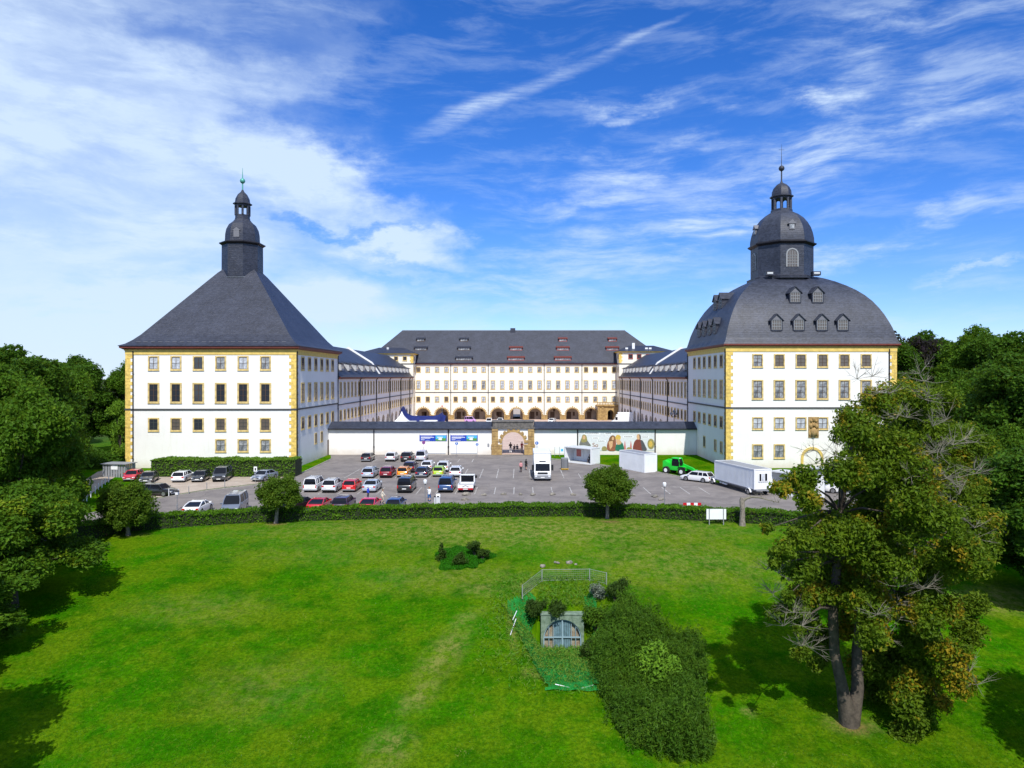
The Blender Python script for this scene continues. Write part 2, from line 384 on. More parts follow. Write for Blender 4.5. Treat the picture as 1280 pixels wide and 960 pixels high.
# ================================================================ GROUND
def grassmat():
    m, nt = nmat('lawn grass')
    b = nt.nodes.new('ShaderNodeBsdfPrincipled'); o = nt.nodes.new('ShaderNodeOutputMaterial'); L(nt, b.outputs[0], o.inputs[0])
    setin(b, Roughness=1.); b.inputs['Specular IOR Level'].default_value = .0
    tc = nt.nodes.new('ShaderNodeTexCoord'); g = tc.outputs['Object']
    s = nt.nodes.new('ShaderNodeSeparateXYZ'); L(nt, g, s.inputs[0])
    flat = nt.nodes.new('ShaderNodeCombineXYZ'); L(nt, s.outputs[0], flat.inputs[0]); L(nt, s.outputs[1], flat.inputs[1]); fv = flat.outputs[0]
    big = maprange(nt, noise(nt, mapping(nt, fv, (3, 7, 0), scale=(1, .8, 1)), .10, 6, .65, .5), .36, .64)
    mid = maprange(nt, noise(nt, fv, .55, 8, .74), .38, .62)
    fine = maprange(nt, noise(nt, fv, 3.6, 6, .82), .38, .62)
    mott = maprange(nt, noise(nt, mapping(nt, fv, (5, 1, 0)), .22, 7, .7), .42, .60)
    c = mixc(nt, mid, (.019, .096, .0008), (.064, .180, .0012))
    c = mixc(nt, mul2(nt, big, .55), c, (.026, .205, .001))
    c = mixc(nt, mul2(nt, mott, .62), c, (.150, .225, .005))
    c = mixc(nt, mul2(nt, fine, .62), c, (.011, .055, .0006))
    fleck = maprange(nt, noise(nt, mapping(nt, fv, (1,2,0), scale=(1, .6, 1)), 2.6, 9, .86), .53, .63)
    c = mixc(nt, mul2(nt, fleck, .48), c, (.19, .27, .015))
    # dry, worn areas
    def dry(px, py, rx, ry, ang=0, inner=.1):
        x, y, _ = T(px, py); return ellipse(nt, fv, (x, y), rx, ry, R(ang), inner)
    ds = [mul2(nt, dry(557, 815, 1.9, 5.5, -16), .9), mul2(nt, dry(583, 772, 1.2, 3, -30), .65), mul2(nt, dry(525, 870, 1.4, 3.0, -22), .8), mul2(nt, dry(488, 935, 1.9, 2.6, -14), .9), mul2(nt, dry(330, 860, 6, 5, 0), .35), mul2(nt, dry(250, 760, 8, 4, 0), .4),
          mul2(nt, dry(600, 735, 3.0, 2.5, 0), .75), mul2(nt, dry(640, 660, 40, 9.5, 0), 1.0), mul2(nt, dry(845, 700, 16, 9, 0), .65), mul2(nt, dry(560, 720, 12, 5, 0), .5),
          mul2(nt, dry(640, 780, .55, 6, 2), 1.1), mul2(nt, dry(655, 733, 1.6, 1.6, 0), .9), mul2(nt, dry(705, 712, 2.6, 1.0, 0), .7),
          mul2(nt, dry(345, 655, 2.2, 1.4, 0), 1.1), mul2(nt, dry(762, 652, 2.6, 1.2, 0), 1.1), mul2(nt, dry(165, 668, 2.5, 1.3, 0), .8),
          mul2(nt, dry(1245, 750, 7, 3.6, 10), 1.1), mul2(nt, dry(670, 840, 1.3, 1.2, 0), .9), mul2(nt, dry(935, 890, .6, .8, 0), 1.0),
          mul2(nt, dry(420, 690, 16, 5, 0), .35), mul2(nt, dry(1065, 905, 2.2, 1.6, 0), 1.0)]
    dn = ds[0]
    for x in ds[1:]: dn = math_(nt, 'MAXIMUM', dn, x)
    patch = maprange(nt, noise(nt, mapping(nt, fv, (2, 1, 0), scale=(1, .8, 1)), 1.5, 9, .8), .42, .60)
    dn = mul2(nt, dn, math_(nt, 'ADD', mul2(nt, patch, .98), .06))
    c = mixc(nt, math_(nt, 'MULTIPLY', dn, .78, clamp=True), c, (.24, .235, .06))
    earth = math_(nt, 'MAXIMUM', mul2(nt, dry(345, 655, 1.3, .8, 0), .9), math_(nt, 'MAXIMUM', mul2(nt, dry(762, 652, 1.7, .8, 0), .9), mul2(nt, dry(1065, 908, 1.3, 1.0, 0), .9)))
    c = mixc(nt, mul2(nt, earth, .7), c, (.22, .13, .06))
    daisy = maprange(nt, noise(nt, fv, 9, 2, .5), .785, .80)
    c = mixc(nt, mul2(nt, daisy, .8), c, (.6, .6, .5))
    far = math_(nt, 'MAXIMUM', maprange(nt, s.outputs[1], 160, 260), maprange(nt, math_(nt, 'ABSOLUTE', s.outputs[0]), 75, 120))
    c = mixc(nt, far, c, (.045, .055, .03))
    L(nt, c, b.inputs['Base Color'])
    h = math_(nt, 'ADD', mul2(nt, noise(nt, fv, 5, 8, .8), .8), mul2(nt, noise(nt, fv, .8, 5, .6), 1.2))
    bn = nt.nodes.new('ShaderNodeBump'); setin(bn, Strength=.8, Distance=.16); L(nt, h, bn.inputs['Height']); L(nt, bn.outputs[0], b.inputs['Normal'])
    return m
M['grass'] = grassmat()
def asph(name, c, c2, scale=.3, bl=.0):
    m, nt = nmat(name)
    b = nt.nodes.new('ShaderNodeBsdfPrincipled'); o = nt.nodes.new('ShaderNodeOutputMaterial'); L(nt, b.outputs[0], o.inputs[0])
    setin(b, Roughness=.92); b.inputs['Specular IOR Level'].default_value = .2
    tc = nt.nodes.new('ShaderNodeTexCoord'); g = tc.outputs['Object']
    f = maprange(nt, noise(nt, g, scale, 8, .68, .4), .33, .68)
    col = mixc(nt, f, c, c2)
    oil = maprange(nt, noise(nt, mapping(nt, g, (4, 4, 0)), .9, 5, .6), .64, .74)
    col = mixc(nt, mul2(nt, oil, .35), col, tuple(x*.5 for x in c))
    gr = maprange(nt, noise(nt, g, 9, 5, .8), .3, .7)
    col = mixc(nt, mul2(nt, gr, .22), col, tuple(min(1, x*1.5) for x in c2))
    crack = nt.nodes.new('ShaderNodeTexVoronoi'); crack.feature = 'DISTANCE_TO_EDGE'; setin(crack, Scale=.16)
    wv = nt.nodes.new('ShaderNodeVectorMath'); wv.operation = 'ADD'; L(nt, g, wv.inputs[0])
    nn = nt.nodes.new('ShaderNodeTexNoise'); L(nt, g, nn.inputs['Vector']); setin(nn, Scale=.7, Detail=5.)
    L(nt, nn.outputs['Color'], wv.inputs[1]); L(nt, wv.outputs[0], crack.inputs['Vector'])
    ck = maprange(nt, crack.outputs['Distance'], .0, .006, 1, 0)
    col = mixc(nt, mul2(nt, ck, .45), col, tuple(x*.4 for x in c))
    L(nt, col, b.inputs['Base Color'])
    bn = nt.nodes.new('ShaderNodeBump'); setin(bn, Strength=.3, Distance=.02); L(nt, noise(nt, g, 12, 6, .8), bn.inputs['Height']); L(nt, bn.outputs[0], b.inputs['Normal'])
    return m
M['asphalt'] = asph('worn asphalt', (.140, .125, .120), (.225, .20, .185))
M['court'] = asph('courtyard cobbles', (.42, .30, .25), (.52, .40, .34), .5)
M['gravel'] = asph('pale gravel', (.32, .26, .21), (.42, .355, .29), .6)
M['paint'] = pmat('worn road paint', (.52, .51, .49), .8, col2=(.20, .18, .16), vscale=2.2)
M['gallery'] = pmat('painted gallery shade', (.03, .026, .024), .9)  # near-black colour stands in for the shade deep inside the wing arcades
M['dormer'] = pmat('shade-grey dormer boards', (.42, .42, .43), .8, var=.2)  # white dormers toned grey, the shade of their fronts put into the colour
M['kerb'] = pmat('kerb stone', (.36, .33, .28), .9, var=.3)

def axis(parts):
    out = []
    for a, b, s in parts: out += list(np.arange(a, b, s))
    return np.array(out + [parts[-1][1]])
xs = np.concatenate([[-3000, -1000, -400, -200], axis([(-120, -10, 2.0), (-10, 0, .5), (0, 10, .2), (10, 20, .5), (20, 120, 2.0)]), [200, 400, 1000, 3000]])
ys = np.concatenate([[-300, -60, 0, 10], axis([(15, 38, .8), (38, 51.8, .3), (52.0, 53.0, .14), (53.2, 58, .3), (58.5, 76, .7)]), [80, 120, 200, 400, 1000, 4000]])
lawn = bpy.data.objects.new('lawn', grid_mesh('lawn', xs, ys, terr, M['grass'])); COL.objects.link(lawn); tag(lawn, kind='structure')

def sheet(name, pts, z, mat, sub=None):
    b = MB(); b.poly([(x, y, z) for x, y in pts]); return struct(name, b, mat)
# courtyard behind the gate wall, and the car park in front of it
sheet('passage_light_sheet', [(-60, 259.9), (60, 259.9), (60, 420), (-60, 420)], .012, M['gravel'])  # pale ground added behind the passage so its opening shows as light
sheet('courtyard_paving', [(-35.4, 133.6), (35.4, 133.6), (35.4, 246), (-35.4, 246)], .012, M['court'])
HB = [(60, 62.5), (110, 64.6), (150, 67.6), (250, 70.0), (320, 71.4), (450, 72.8), (560, 73.6), (640, 74.2), (720, 74.4), (820, 73.2), (960, 70.6), (1100, 67.4), (1180, 65.5)]
HP = [(PX(px, y), y) for px, y in HB]               # front foot of the long hedge
lot = [(-35.0, 133.3), (PX(689, 133.3), 133.3), G(689, 574.5), G(716, 575.8), G(790, 587.5), G(820, 590), G(852, 596.7), G(889, 604.5), G(945, 606), G(1010, 612), (80, 92)]
lot += [(80, 60)] + [(x, y+.8) for x, y in reversed(HP)] + [(-95, 62), (-95, 78), G(60, 650), G(112, 641)]
lot += [G(150, 634), G(192, 624.8), G(212.5, 621), G(257.5, 613.5), G(321, 606), G(345, 602), G(371, 594.5), G(414, 574)]
b = MB(); b.poly([(x, y, .02) for x, y in lot]); lo = struct('car_park_asphalt', b, M['asphalt'])
lo.modifiers.new('tri', 'TRIANGULATE')
g1 = sheet('gravel_parking', [G(185, 601), (-53.5, 103.7), (-33, 103.7), G(352, 600), G(321, 604.6), G(257.5, 612), G(212.5, 619.4), G(193, 623), G(165, 616)], .028, M['gravel'])
sheet('gravel_path', [G(150, 583), G(158, 588), G(128, 606), G(105, 625), G(60, 660), (-100, 76), (-100, 84), G(40, 640), G(96, 607), G(122, 590)], .03, M['gravel'])
def ribbon(pts, wd, z0, z1, mat=0, mb=None):
    b = mb or MB()
    for (a, c) in zip(pts[:-1], pts[1:]):
        a = Vector((a[0], a[1], 0)); c = Vector((c[0], c[1], 0)); d = (c-a).normalized(); n = Vector((-d.y, d.x, 0))*wd/2
        b.add([(*(a-n).xy, z0), (*(c-n).xy, z0), (*(c+n).xy, z0), (*(a+n).xy, z0), (*(a-n).xy, z1), (*(c-n).xy, z1), (*(c+n).xy, z1), (*(a+n).xy, z1)],
              [(4,5,6,7), (0,1,5,4), (1,2,6,5), (2,3,7,6), (3,0,4,7)], mat)
    return b
kb = ribbon([G(689, 573.9), G(716, 575.8), G(790, 587.5), G(820, 590), G(852, 596.7), G(889, 604.5), G(945, 606)], .18, -.05, .12)
struct('kerb_edge', kb, M['kerb'])
kb = ribbon([G(192, 624.8), G(212.5, 621), G(257.5, 613.5), G(321, 606), G(345, 602), G(371, 594.5), G(414, 574)], .16, -.05, .11)
struct('kerb_edge', kb, M['kerb'])
# painted bay lines
b = MB()
def line(x0, y0, x1, y1, wd=.13):
    d = Vector((x1-x0, y1-y0, 0)).normalized(); n = Vector((-d.y, d.x, 0))*wd/2
    b.poly([(x0-n.x, y0-n.y, .026), (x0+n.x, y0+n.y, .026), (x1+n.x, y1+n.y, .026), (x1-n.x, y1-n.y, .026)])
for k in range(-18, 4):
    x = 18.2+2.5*k
    if 1 < x < 2: continue
    line(x, 88.4, x, 94.0)
for k in range(-8, 8):
    x = -4.5+2.5*k
    line(x, 102.4, x, 107.3)
    if k < 6: line(x, 107.6, x, 112.6)
for k in range(-6, 2): line(-9.5+2.5*k, 121.5, -9.5+2.5*k, 126)
line(26, 94.2, 21, 94.2); line(8, 95.6, 12.5, 95.6, .1); line(-27, 107.45, -4.5, 107.45, .09)
struct('parking_markings', b, M['paint'])

# ================================================================ BUILDING PARTS
FACE = {'S': 0., 'E': R(90), 'W': R(-90)}      # which way an element made facing -Y is turned
_wm = {}
def win_meshes(w_, h_, nx, ny, fr, barm, surm, d=.12):
    k = (w_, h_, nx, ny, fr, barm, surm, d)
    if k in _wm: return _wm[k]
    a, c = w_/2, h_/2
    s = MB()
    s.box(-a-fr, -a, -d, .0, -c-fr*1.0, c+fr); s.box(a, a+fr, -d, .0, -c-fr*1.0, c+fr)
    s.box(-a, a, -d, .0, c, c+fr); s.box(-a, a, -d-.0, .0, -c-fr, -c)
    s.box(-a-fr-.04, a+fr+.04, -d-.03, -.001, -c-fr-.07, -c-fr-.0)
    g = MB(); g.box(-a, a, -.015, .0, -c, c)
    f = MB(); t = .045
    f.box(-a, a, -.06, -.016, c-t*1.4, c); f.box(-a, a, -.06, -.016, -c, -c+t*1.4)
    f.box(-a, -a+t*1.3, -.06, -.016, -c+t*1.4, c-t*1.4); f.box(a-t*1.3, a, -.06, -.016, -c+t*1.4, c-t*1.4)
    for i in range(1, nx):
        x = -a+w_*i/nx; q = t*(1.5 if (nx % 2 == 0 and i == nx//2) else .7); f.box(x-q/2, x+q/2, -.055, -.017, -c+t, c-t)
    for j in range(1, ny):
        z = -c+h_*j/ny; q = t*(1.5 if j == ny-1 and ny > 2 else 1.); f.box(-a+t, a-t, -.05, -.018, z-q/2, z+q/2)
    _wm[k] = (mesh_from('window', s, M[surm]), mesh_from('pane', g, M['glass']), mesh_from('window_frame', f, M[barm]))
    return _wm[k]
def window(parent, x, y, z, face='S', w_=1.4, h_=1.95, nx=2, ny=2, fr=.24, bar='bars', sur='stonef', glass='glass', s=False):
    ms, mg, mf = win_meshes(w_, h_, nx, ny, fr*.85, bar, sur, .12 if face == 'S' else .07)
    a = obj('window', ms, None, parent, (x, y, z), FACE[face])
    p = obj('pane', mg, None, a); p.material_slots[0].link = 'OBJECT'; p.material_slots[0].material = M[glass]
    obj('window_frame', mf, None, a)
    return a
def octa(r, z, c=(0, 0), n=8):      # r = apothem, one flat face to the front
    q = r/math.cos(math.pi/n)
    return [(c[0]+q*math.cos(math.pi/n+2*math.pi*k/n), c[1]+q*math.sin(math.pi/n+2*math.pi*k/n), z) for k in range(n)]
def rect(rx, ry, z, c=(0, 0)): return [(c[0]-rx, c[1]-ry, z), (c[0]+rx, c[1]-ry, z), (c[0]+rx, c[1]+ry, z), (c[0]-rx, c[1]+ry, z)]
def quoins(parent, x, y, sx, sy, z0, z1):
    """alternating corner blocks; sx, sy point from the corner into the wall"""
    b = MB(); n = int((z1-z0)/.55); h = (z1-z0)/n
    for i in range(n):
        lx, ly = (1.12, .65) if i % 2 else (.78, 1.0)
        za, zb = z0+i*h+.012, z0+(i+1)*h-.012
        b.box(min(x-.06*sx, x+lx*sx), max(x-.06*sx, x+lx*sx), min(y-.06*sy, y+.001*sy), max(y-.06*sy, y+.001*sy), za, zb)
        b.box(min(x-.06*sx, x+.001*sx), max(x-.06*sx, x+.001*sx), min(y+.001*sy, y+ly*sy), max(y+.001*sy, y+ly*sy), za, zb)
    obj('quoin', b, M['quoin'], parent)
def pipe(parent, x, y, z0, z1, r=.09):
    b = MB(); b.cyl((x, y, z0), (x, y, z1), r, 8)
    for z in np.arange(z0+1.5, z1, 3.5): b.cyl((x, y, z), (x, y, z+.12), r*1.45, 8)
    return obj('downpipe', b, M['gutter'], parent)
HX, HYY = 14.0, 13.0          # half width and depth of the two corner towers
def tower_body(root, inner, zc, zs):
    """inner: +1 when the courtyard lies to the right"""
    b = MB(); b.box(-HX, HX, -HYY, HYY, -.6, zc); obj('wall', b, M['white'], root)
    b = MB(); b.box(-HX-.10, HX+.10, -HYY-.10, HYY+.10, zc-.75, zc-.1); b.box(-HX-.2, HX+.2, -HYY-.2, HYY+.2, zc-.1, zc+.08); obj('frieze', b, M['yellow'], root)
    b = MB(); b.box(-HX-.12, HX+.12, -HYY-.12, HYY+.12, zs-.10, zs+.10); b.box(-HX-.17, HX+.17, -HYY-.17, HYY+.17, zs+.10, zs+.16); obj('string_course', b, M['string'], root)
    for sx in (-1, 1): 
        for za, zb in ((-.2, zs-.12), (zs+.18, zc-.8)): quoins(root, sx*HX, -HYY, -sx, 1, za, zb)
def choose(seq): return random.choice(seq)

M['dormerf'] = pmat('grey dormer frame', (.27, .28, .29), .6)
# ---------------------------------------------------------------- left tower: pyramid roof
TW = thing('corner_tower', 'square white palace tower on the left with a steep dark pyramid roof and slate lantern', 'tower', (-49.4, 127, 0))
tower_body(TW, 1, 19.4, 9.6)
wx = [-58.8+3.68*k+49.4 for k in range(6)]
glA = ['glass_w', 'glass_w', 'glass', 'glass_c', 'glass_w', 'glass_c']
for i, x in enumerate(wx):
    window(TW, x, -HYY, 17.25, 'S', 1.38, 1.95, 2, 2, .25, glass=glA[i])
    window(TW, x, -HYY, 12.35, 'S', 1.38, 2.85, 2, 3, .30, glass='glass')
    window(TW, x, -HYY, 7.15, 'S', 1.38, 1.8, 2, 3, .25, bar='barsw', glass=choose(['glass_b', 'glass']))
    if i > 2: window(TW, x, -HYY, 3.7, 'S', 1.38, 1.75, 2, 2, .25, bar='barsw', glass='glass_c')
sy = [117.5-127+3.72*k for k in range(6)]
for i, y in enumerate(sy):
    window(TW, HX, y, 17.25, 'E', 1.38, 1.95, 2, 2, .25, glass='glass')
    window(TW, HX, y, 12.35, 'E', 1.38, 2.85, 2, 3, .30, glass='glass')
    window(TW, HX, y, 7.15, 'E', 1.38, 1.8, 2, 2, .25, glass='glass_b')
for y in (sy[2], sy[3]): window(TW, HX, y, 3.9, 'E', 1.0, 1.6, 2, 2, .22, glass='glass')
b = MB()
for px in (590, 697, 821): x = PX(140+px/4.267, 114)+49.4; b.box(x-.35, x+.35, -HYY-.02, -HYY, .45, .75)
b.box(PX(290, 114)+49.4-.22, PX(290, 114)+49.4+.22, -HYY-.03, -HYY, .45, 1.15); obj('cellar_vent', b, M['dark'], TW)
b = MB(); b.box(HX, HX+.08, sy[4]+.2, sy[4]+1.7, -.1, 2.9); obj('side_door', b, M['bars'], TW)
pipe(TW, -HX+1.25, -HYY-.14, 0, 19.2); pipe(TW, HX+.14, -HYY+.3, 0, 19.2); pipe(TW, HX+.14, HYY-.15, 0, 19.2)
b = MB(); b.loft([rect(HX+.25, HYY+.25, 19.48), rect(HX+.72, HYY+.72, 19.75), rect(HX+.72, HYY+.72, 20.02)]); obj('eave', b, M['eave'], TW)
def prof_roof(prof, f=1.0): 
    b = MB(); b.loft([rect(r, r-(HX-HYY), z) for r, z in prof]); return b
rf = obj('roof', prof_roof([(14.85, 20.02), (14.85, 20.12), (14.1, 20.45), (13.3, 21.1), (12.4, 22.05), (3.5, 33.7), (1.4, 36.0)]), M['slate'], TW)
ln = obj('roof_lantern', MB().loft([octa(3.55, 30.5), octa(3.5, 39.0)]), M['slate'], TW)
obj('cornice', MB().loft([octa(3.6, 38.9), octa(3.95, 39.15), octa(3.95, 39.3), octa(3.3, 39.5)]), M['gutter'], ln)
obj('bell_roof', MB().loft([octa(3.0, 39.4), octa(2.92, 41.0), octa(2.75, 41.9), octa(2.3, 42.8), octa(1.6, 43.4), octa(1.3, 43.8), octa(1.3, 44.0)]), M['slate'], ln)
b = MB(); b.loft([octa(1.25, 43.9), octa(1.25, 44.6)]); b.loft([octa(1.3, 46.2), octa(1.3, 46.6)])
for k in range(8):
    a = math.pi/8+math.pi*k/4; q = 1.18/math.cos(math.pi/8); b.cyl((q*math.cos(a), q*math.sin(a), 44.5), (q*math.cos(a), q*math.sin(a), 46.3), .2, 6)
obj('belfry', b, M['slate'], ln)
obj('bell_cap', MB().loft([octa(1.65, 46.55), octa(1.65, 46.72), octa(1.3, 46.9), octa(1.2, 47.6), octa(.8, 48.4), octa(.3, 48.9), octa(.12, 49.3)]), M['slate'], ln)
b = MB(); b.cyl((0,0,49.2), (0,0,50.6), .13, 8); b.sphere((0,0,50.9), .5, 8); b.tube([(0,0,51.2), (0,0,52.1), (0,0,53.3)], [.12, .07, .02], 6); obj('finial', b, M['copper'], ln, smooth=True)
b = MB(); b.box(-.55, .55, -3.04, -2.92, 40.1, 41.3); b.add([(-.75, -3.06, 41.3), (.75, -3.06, 41.3), (0, -3.06, 41.85), (-.75, -2.5, 41.3), (.75, -2.5, 41.3), (0, -2.5, 41.85)], [(0,1,2), (0,2,5,3), (1,4,5,2)])
obj('clock_dormer', b, M['clock'], ln)
b = MB()
for pts in ([(-1.49, -3.6, 32.8), (1.49, -3.6, 32.8)], [(-1.49, -3.6, 32.8), (-3.6, -1.5, 33.75)], [(1.49, -3.6, 32.8), (3.6, -1.5, 33.75)]): b.tube(pts, .035, 5)
obj('flashing', b, M['lead'], ln)
ln.scale = (.93, .93, 1)
b = MB()
for x in np.arange(-12.4, 12.5, 1.2): b.box(x, x+.7, -13.35+.55, -13.30+.55, 20.75, 20.82)
obj('snow_guard', b, M['clock'], rf)

# ---------------------------------------------------------------- right tower: domed roof
TE = thing('corner_tower', 'square white palace tower on the right with a bulging slate dome roof and cupola', 'tower', (49.4, 127, 0))
tower_body(TE, -1, 19.9, 9.85)
wx = [40.55+3.57*k-49.4 for k in range(6)]
for i, x in enumerate(wx):
    window(TE, x, -HYY, 17.65, 'S', 1.42, 1.85, 2, 3, .22, glass=['glass_c', 'glass_b', 'glass_b', 'glass_b', 'glass_b', 'glass_b'][i])
    window(TE, x, -HYY, 12.9, 'S', 1.42, 2.8, 2, 3, .27, glass='glass_c')
    window(TE, x, -HYY, 7.35, 'S', 1.42, 1.7, 2, 2, .22, glass='glass_w')
    if i < 2: window(TE, x, -HYY, 2.75, 'S', 1.42, 1.95, 2, 2, .25, bar='barsw', glass='glass_c')
for i in range(6):
    y = 134.7-127-3.6*i
    window(TE, -HX, y, 17.65, 'W', 1.42, 1.85, 2, 3, .22, glass='glass_b')
    window(TE, -HX, y, 12.9, 'W', 1.42, 2.8, 2, 3, .27, glass='glass')
    window(TE, -HX, y, 7.35, 'W', 1.42, 1.7, 2, 2, .22, glass='glass_b')
    if i in (2, 4, 5): window(TE, -HX, y, 3.1, 'W', 1.1, 1.7, 2, 2, .22, bar='barsw', glass='glass')
def arch_pts(r, cx, zs, n=14, a0=0., a1=math.pi): return [(cx+r*math.cos(a0+(a1-a0)*i/n), zs+r*math.sin(a0+(a1-a0)*i/n)) for i in range(n+1)]
def arch_band(b, r0, r1, cx, zs, y0, y1, zb=None, n=14, mat=0):
    o, i_ = arch_pts(r1, cx, zs, n), arch_pts(r0, cx, zs, n)
    if zb is not None: o = [(cx+r1, zb)] + o + [(cx-r1, zb)]; i_ = [(cx+r0, zb)] + i_ + [(cx-r0, zb)]
    rings = [[(p[0], y0, p[1]), (q[0], y0, q[1]), (q[0], y1, q[1]), (p[0], y1, p[1])] for p, q in zip(o, i_)]
    b.loft(rings, True, mat); return b
b = MB(); arch_band(b, 1.45, 1.85, PX(1015, 114)-49.4, 1.6, -HYY-.16, -HYY, -.1); dr = obj('arched_doorway', b, M['yellow'], TE)
# carved coat-of-arms relief between two windows
b = MB(); cx = PX(1016.7, 114)-49.4; b.box(cx-.85, cx+.85, -HYY-.12, -HYY, 5.0, 8.4)
for (x, z, r, sz) in ((0, 5.9, .62, 1.2), (-.45, 6.9, .3, 1.3), (.45, 6.9, .3, 1.3), (0, 7.1, .32, 1.), (-.4, 7.75, .24, 1.), (.4, 7.75, .24, 1.), (0, 8.0, .28, 1.5), (-.6, 5.6, .22, 1.8), (.6, 5.6, .22, 1.8), (0, 5.3, .3, .7)):
    b.sphere((cx+x, -HYY-.12, z), r, 6, 0, sz)
obj('carved_coat_of_arms', b, M['sand'], TE, smooth=True)
pipe(TE, HX-1.2, -HYY-.14, 0, 19.6); pipe(TE, -HX-.14, -HYY+.2, 0, 19.6); pipe(TE, -HX-.14, HYY-.1, 0, 19.6)
b = MB(); b.loft([rect(HX+.2, HYY+.2, 19.98), rect(HX+.55, HYY+.55, 20.2), rect(HX+.55, HYY+.55, 20.42)]); obj('eave', b, M['eave'], TE)
DP = [(14.5, 20.42), (14.45, 20.6), (14.2, 20.9), (14.0, 21.6), (13.6, 23.1), (13.27, 24.0), (12.75, 25.3), (12.15, 26.5), (11.4, 27.75), (10.5, 28.9), (9.5, 29.9), (8.37, 30.8), (7.1, 31.65), (5.9, 32.3), (4.9, 32.75), (3.5, 33.1)]
rf = obj('roof', prof_roof(DP), M['slate2'], TE, smooth=True, ang=40)
def dome_r(z):
    for (r0, z0), (r1, z1) in zip(DP[:-1], DP[1:]):
        if z0 <= z <= z1: return r0+(r1-r0)*(z-z0)/(z1-z0)
    return 5
def dome_dormer(u, z0, face, w_=1.95, hh=1.75):
    r = dome_r(z0)+.12; dy = r-(HX-HYY) if face == 'S' else r
    loc, rz = ((u, -dy, z0), 0.) if face == 'S' else ((-r, u, z0), R(-90))
    a = w_/2; b = MB(); D = 3.2
    b.box(-a, -a+.22, 0, D, 0, hh); b.box(a-.22, a, 0, D, 0, hh); b.box(-a+.22, a-.22, 0, .25, -.1, .16); b.box(-a+.22, a-.22, .12, D, .16, hh)
    b.add([(-a, 0, hh), (a, 0, hh), (0, 0, hh+.95), (-a, .1, hh), (a, .1, hh), (0, .1, hh+.95)], [(0,1,2), (3,5,4), (0,2,5,3), (1,4,5,2), (0,3,4,1)], 1)
    for s in (-1, 1): b.add([(s*(a+.22), -.2, hh-.08), (0, -.2, hh+1.1), (0, D, hh+1.1), (s*(a+.22), D, hh-.08), (s*(a+.22), -.2, hh-.2), (0, -.2, hh+.96), (0, D, hh+.96), (s*(a+.22), D, hh-.2)],
                             [(0,1,2,3), (7,6,5,4), (0,4,5,1), (3,2,6,7), (0,3,7,4)])
    d = obj('dormer', b, [M['slate'], M['clock']], TE, loc, rz)
    g = MB(); g.box(-a+.22, a-.22, .06, .118, .16, hh); obj('pane', g, M['glass_b'], d)
    f = MB()
    for i in range(5): x = -a+.22+(w_-.44)*i/4; f.box(x-.035, x+.035, -.01, .058, .16, hh)
    for j in range(4): z = .16+(hh-.16)*j/3; f.box(-a+.22, a-.22, .0, .05, z-.035, z+.035)
    obj('window_frame', f, M['dormerf'], d)
for px in (973.3, 1001.3, 1030.5, 1056.8): dome_dormer(PX(px, 113.3)-49.4, 22.6, 'S')
for px in (995, 1023.2): dome_dormer(PX(px, 116)-49.4, 27.4, 'S')
for u in (-5.4, -1.9, 1.9, 5.4): dome_dormer(u, 22.6, 'W')
for u in (-1.6, 1.9): dome_dormer(u, 27.4, 'W')
cu = obj('cupola', MB().loft([octa(5.0, 31.5), octa(5.0, 38.7)]), M['slate2'], TE)
obj('roof_kerb', MB().loft([octa(5.6, 32.4), octa(5.65, 32.85), octa(5.0, 33.1)]), M['slate'], cu)
obj('cornice', MB().loft([octa(5.1, 38.55), octa(5.5, 38.85), octa(5.5, 39.02), octa(5.1, 39.2)]), M['gutter'], cu)
obj('cupola_roof', MB().loft([octa(5.12, 39.1), octa(5.08, 40.0), octa(4.9, 41.0), octa(4.6, 42.0), octa(4.1, 43.0), octa(3.45, 43.9), octa(2.6, 44.65), octa(1.7, 45.15), octa(1.0, 45.3)]), M['slate2'], cu, smooth=True, ang=28)
def arched_win(parent, w_, zb, zs, ap, ang, nm='arched_window'):
    b = MB(); arch_band(b, w_/2, w_/2+.22, 0, zs, -ap-.1, -ap-.001, zb, 8)
    g = MB(); g.poly([(p[0], -ap-.03, p[1]) for p in [(w_/2, zb)]+arch_pts(w_/2, 0, zs, 8)+[(-w_/2, zb)]][::-1], 1)
    for i in range(1, 4): x = -w_/2+w_*i/4; g.box(x-.035, x+.035, -ap-.08, -ap-.04, zb, zs+w_*.36)
    for j in range(1, 5): z = zb+(zs-zb+.3)*j/5; g.box(-w_/2, w_/2, -ap-.08, -ap-.045, z-.035, z+.035)
    o = obj(nm, b, M['dormerf'], parent, (0,0,0), ang); return o, g
for k in range(-2, 3):
    if k in (-2, 0, 2, -1) or k == 1:
        if k % 2 == 0:
            o, g = arched_win(cu, 1.75, 34.4, 36.6, 5.0, k*math.pi/4)
            for i_ in range(len(g.v)): 
                v = Vector(g.v[i_]); v.rotate(Matrix.Rotation(k*math.pi/4, 3, 'Z')); g.v[i_] = tuple(v)
            obj('pane', g, [M['dormerf'], M['glass_b']], cu)
for k in (-2, 0, 2):
    b = MB(); b.box(-.5, .5, -5.0, -3.6, 41.0, 42.0); b.add([(-.75, -5.1, 42.0), (.75, -5.1, 42.0), (0, -5.1, 42.8), (-.75, -3.4, 42.0), (.75, -3.4, 42.0), (0, -3.4, 42.8)], [(0,1,2), (0,2,5,3), (1,4,5,2), (0,3,4,1)])
    b.box(-.32, .32, -5.03, -5.0, 41.15, 41.9, 1)
    obj('small_dormer', b, [M['clock'], M['glass_c']], cu, (0,0,0), k*math.pi/4)
for x in (-4.1, 4.1): b = MB(); b.box(x-.7, x+.7, -5.6, -4.6, 32.8, 33.5); b.box(x-.5, x+.5, -5.62, -5.6, 33.05, 33.35, 1); obj('roof_hatch', b, [M['slate'], M['lgrey']], cu)
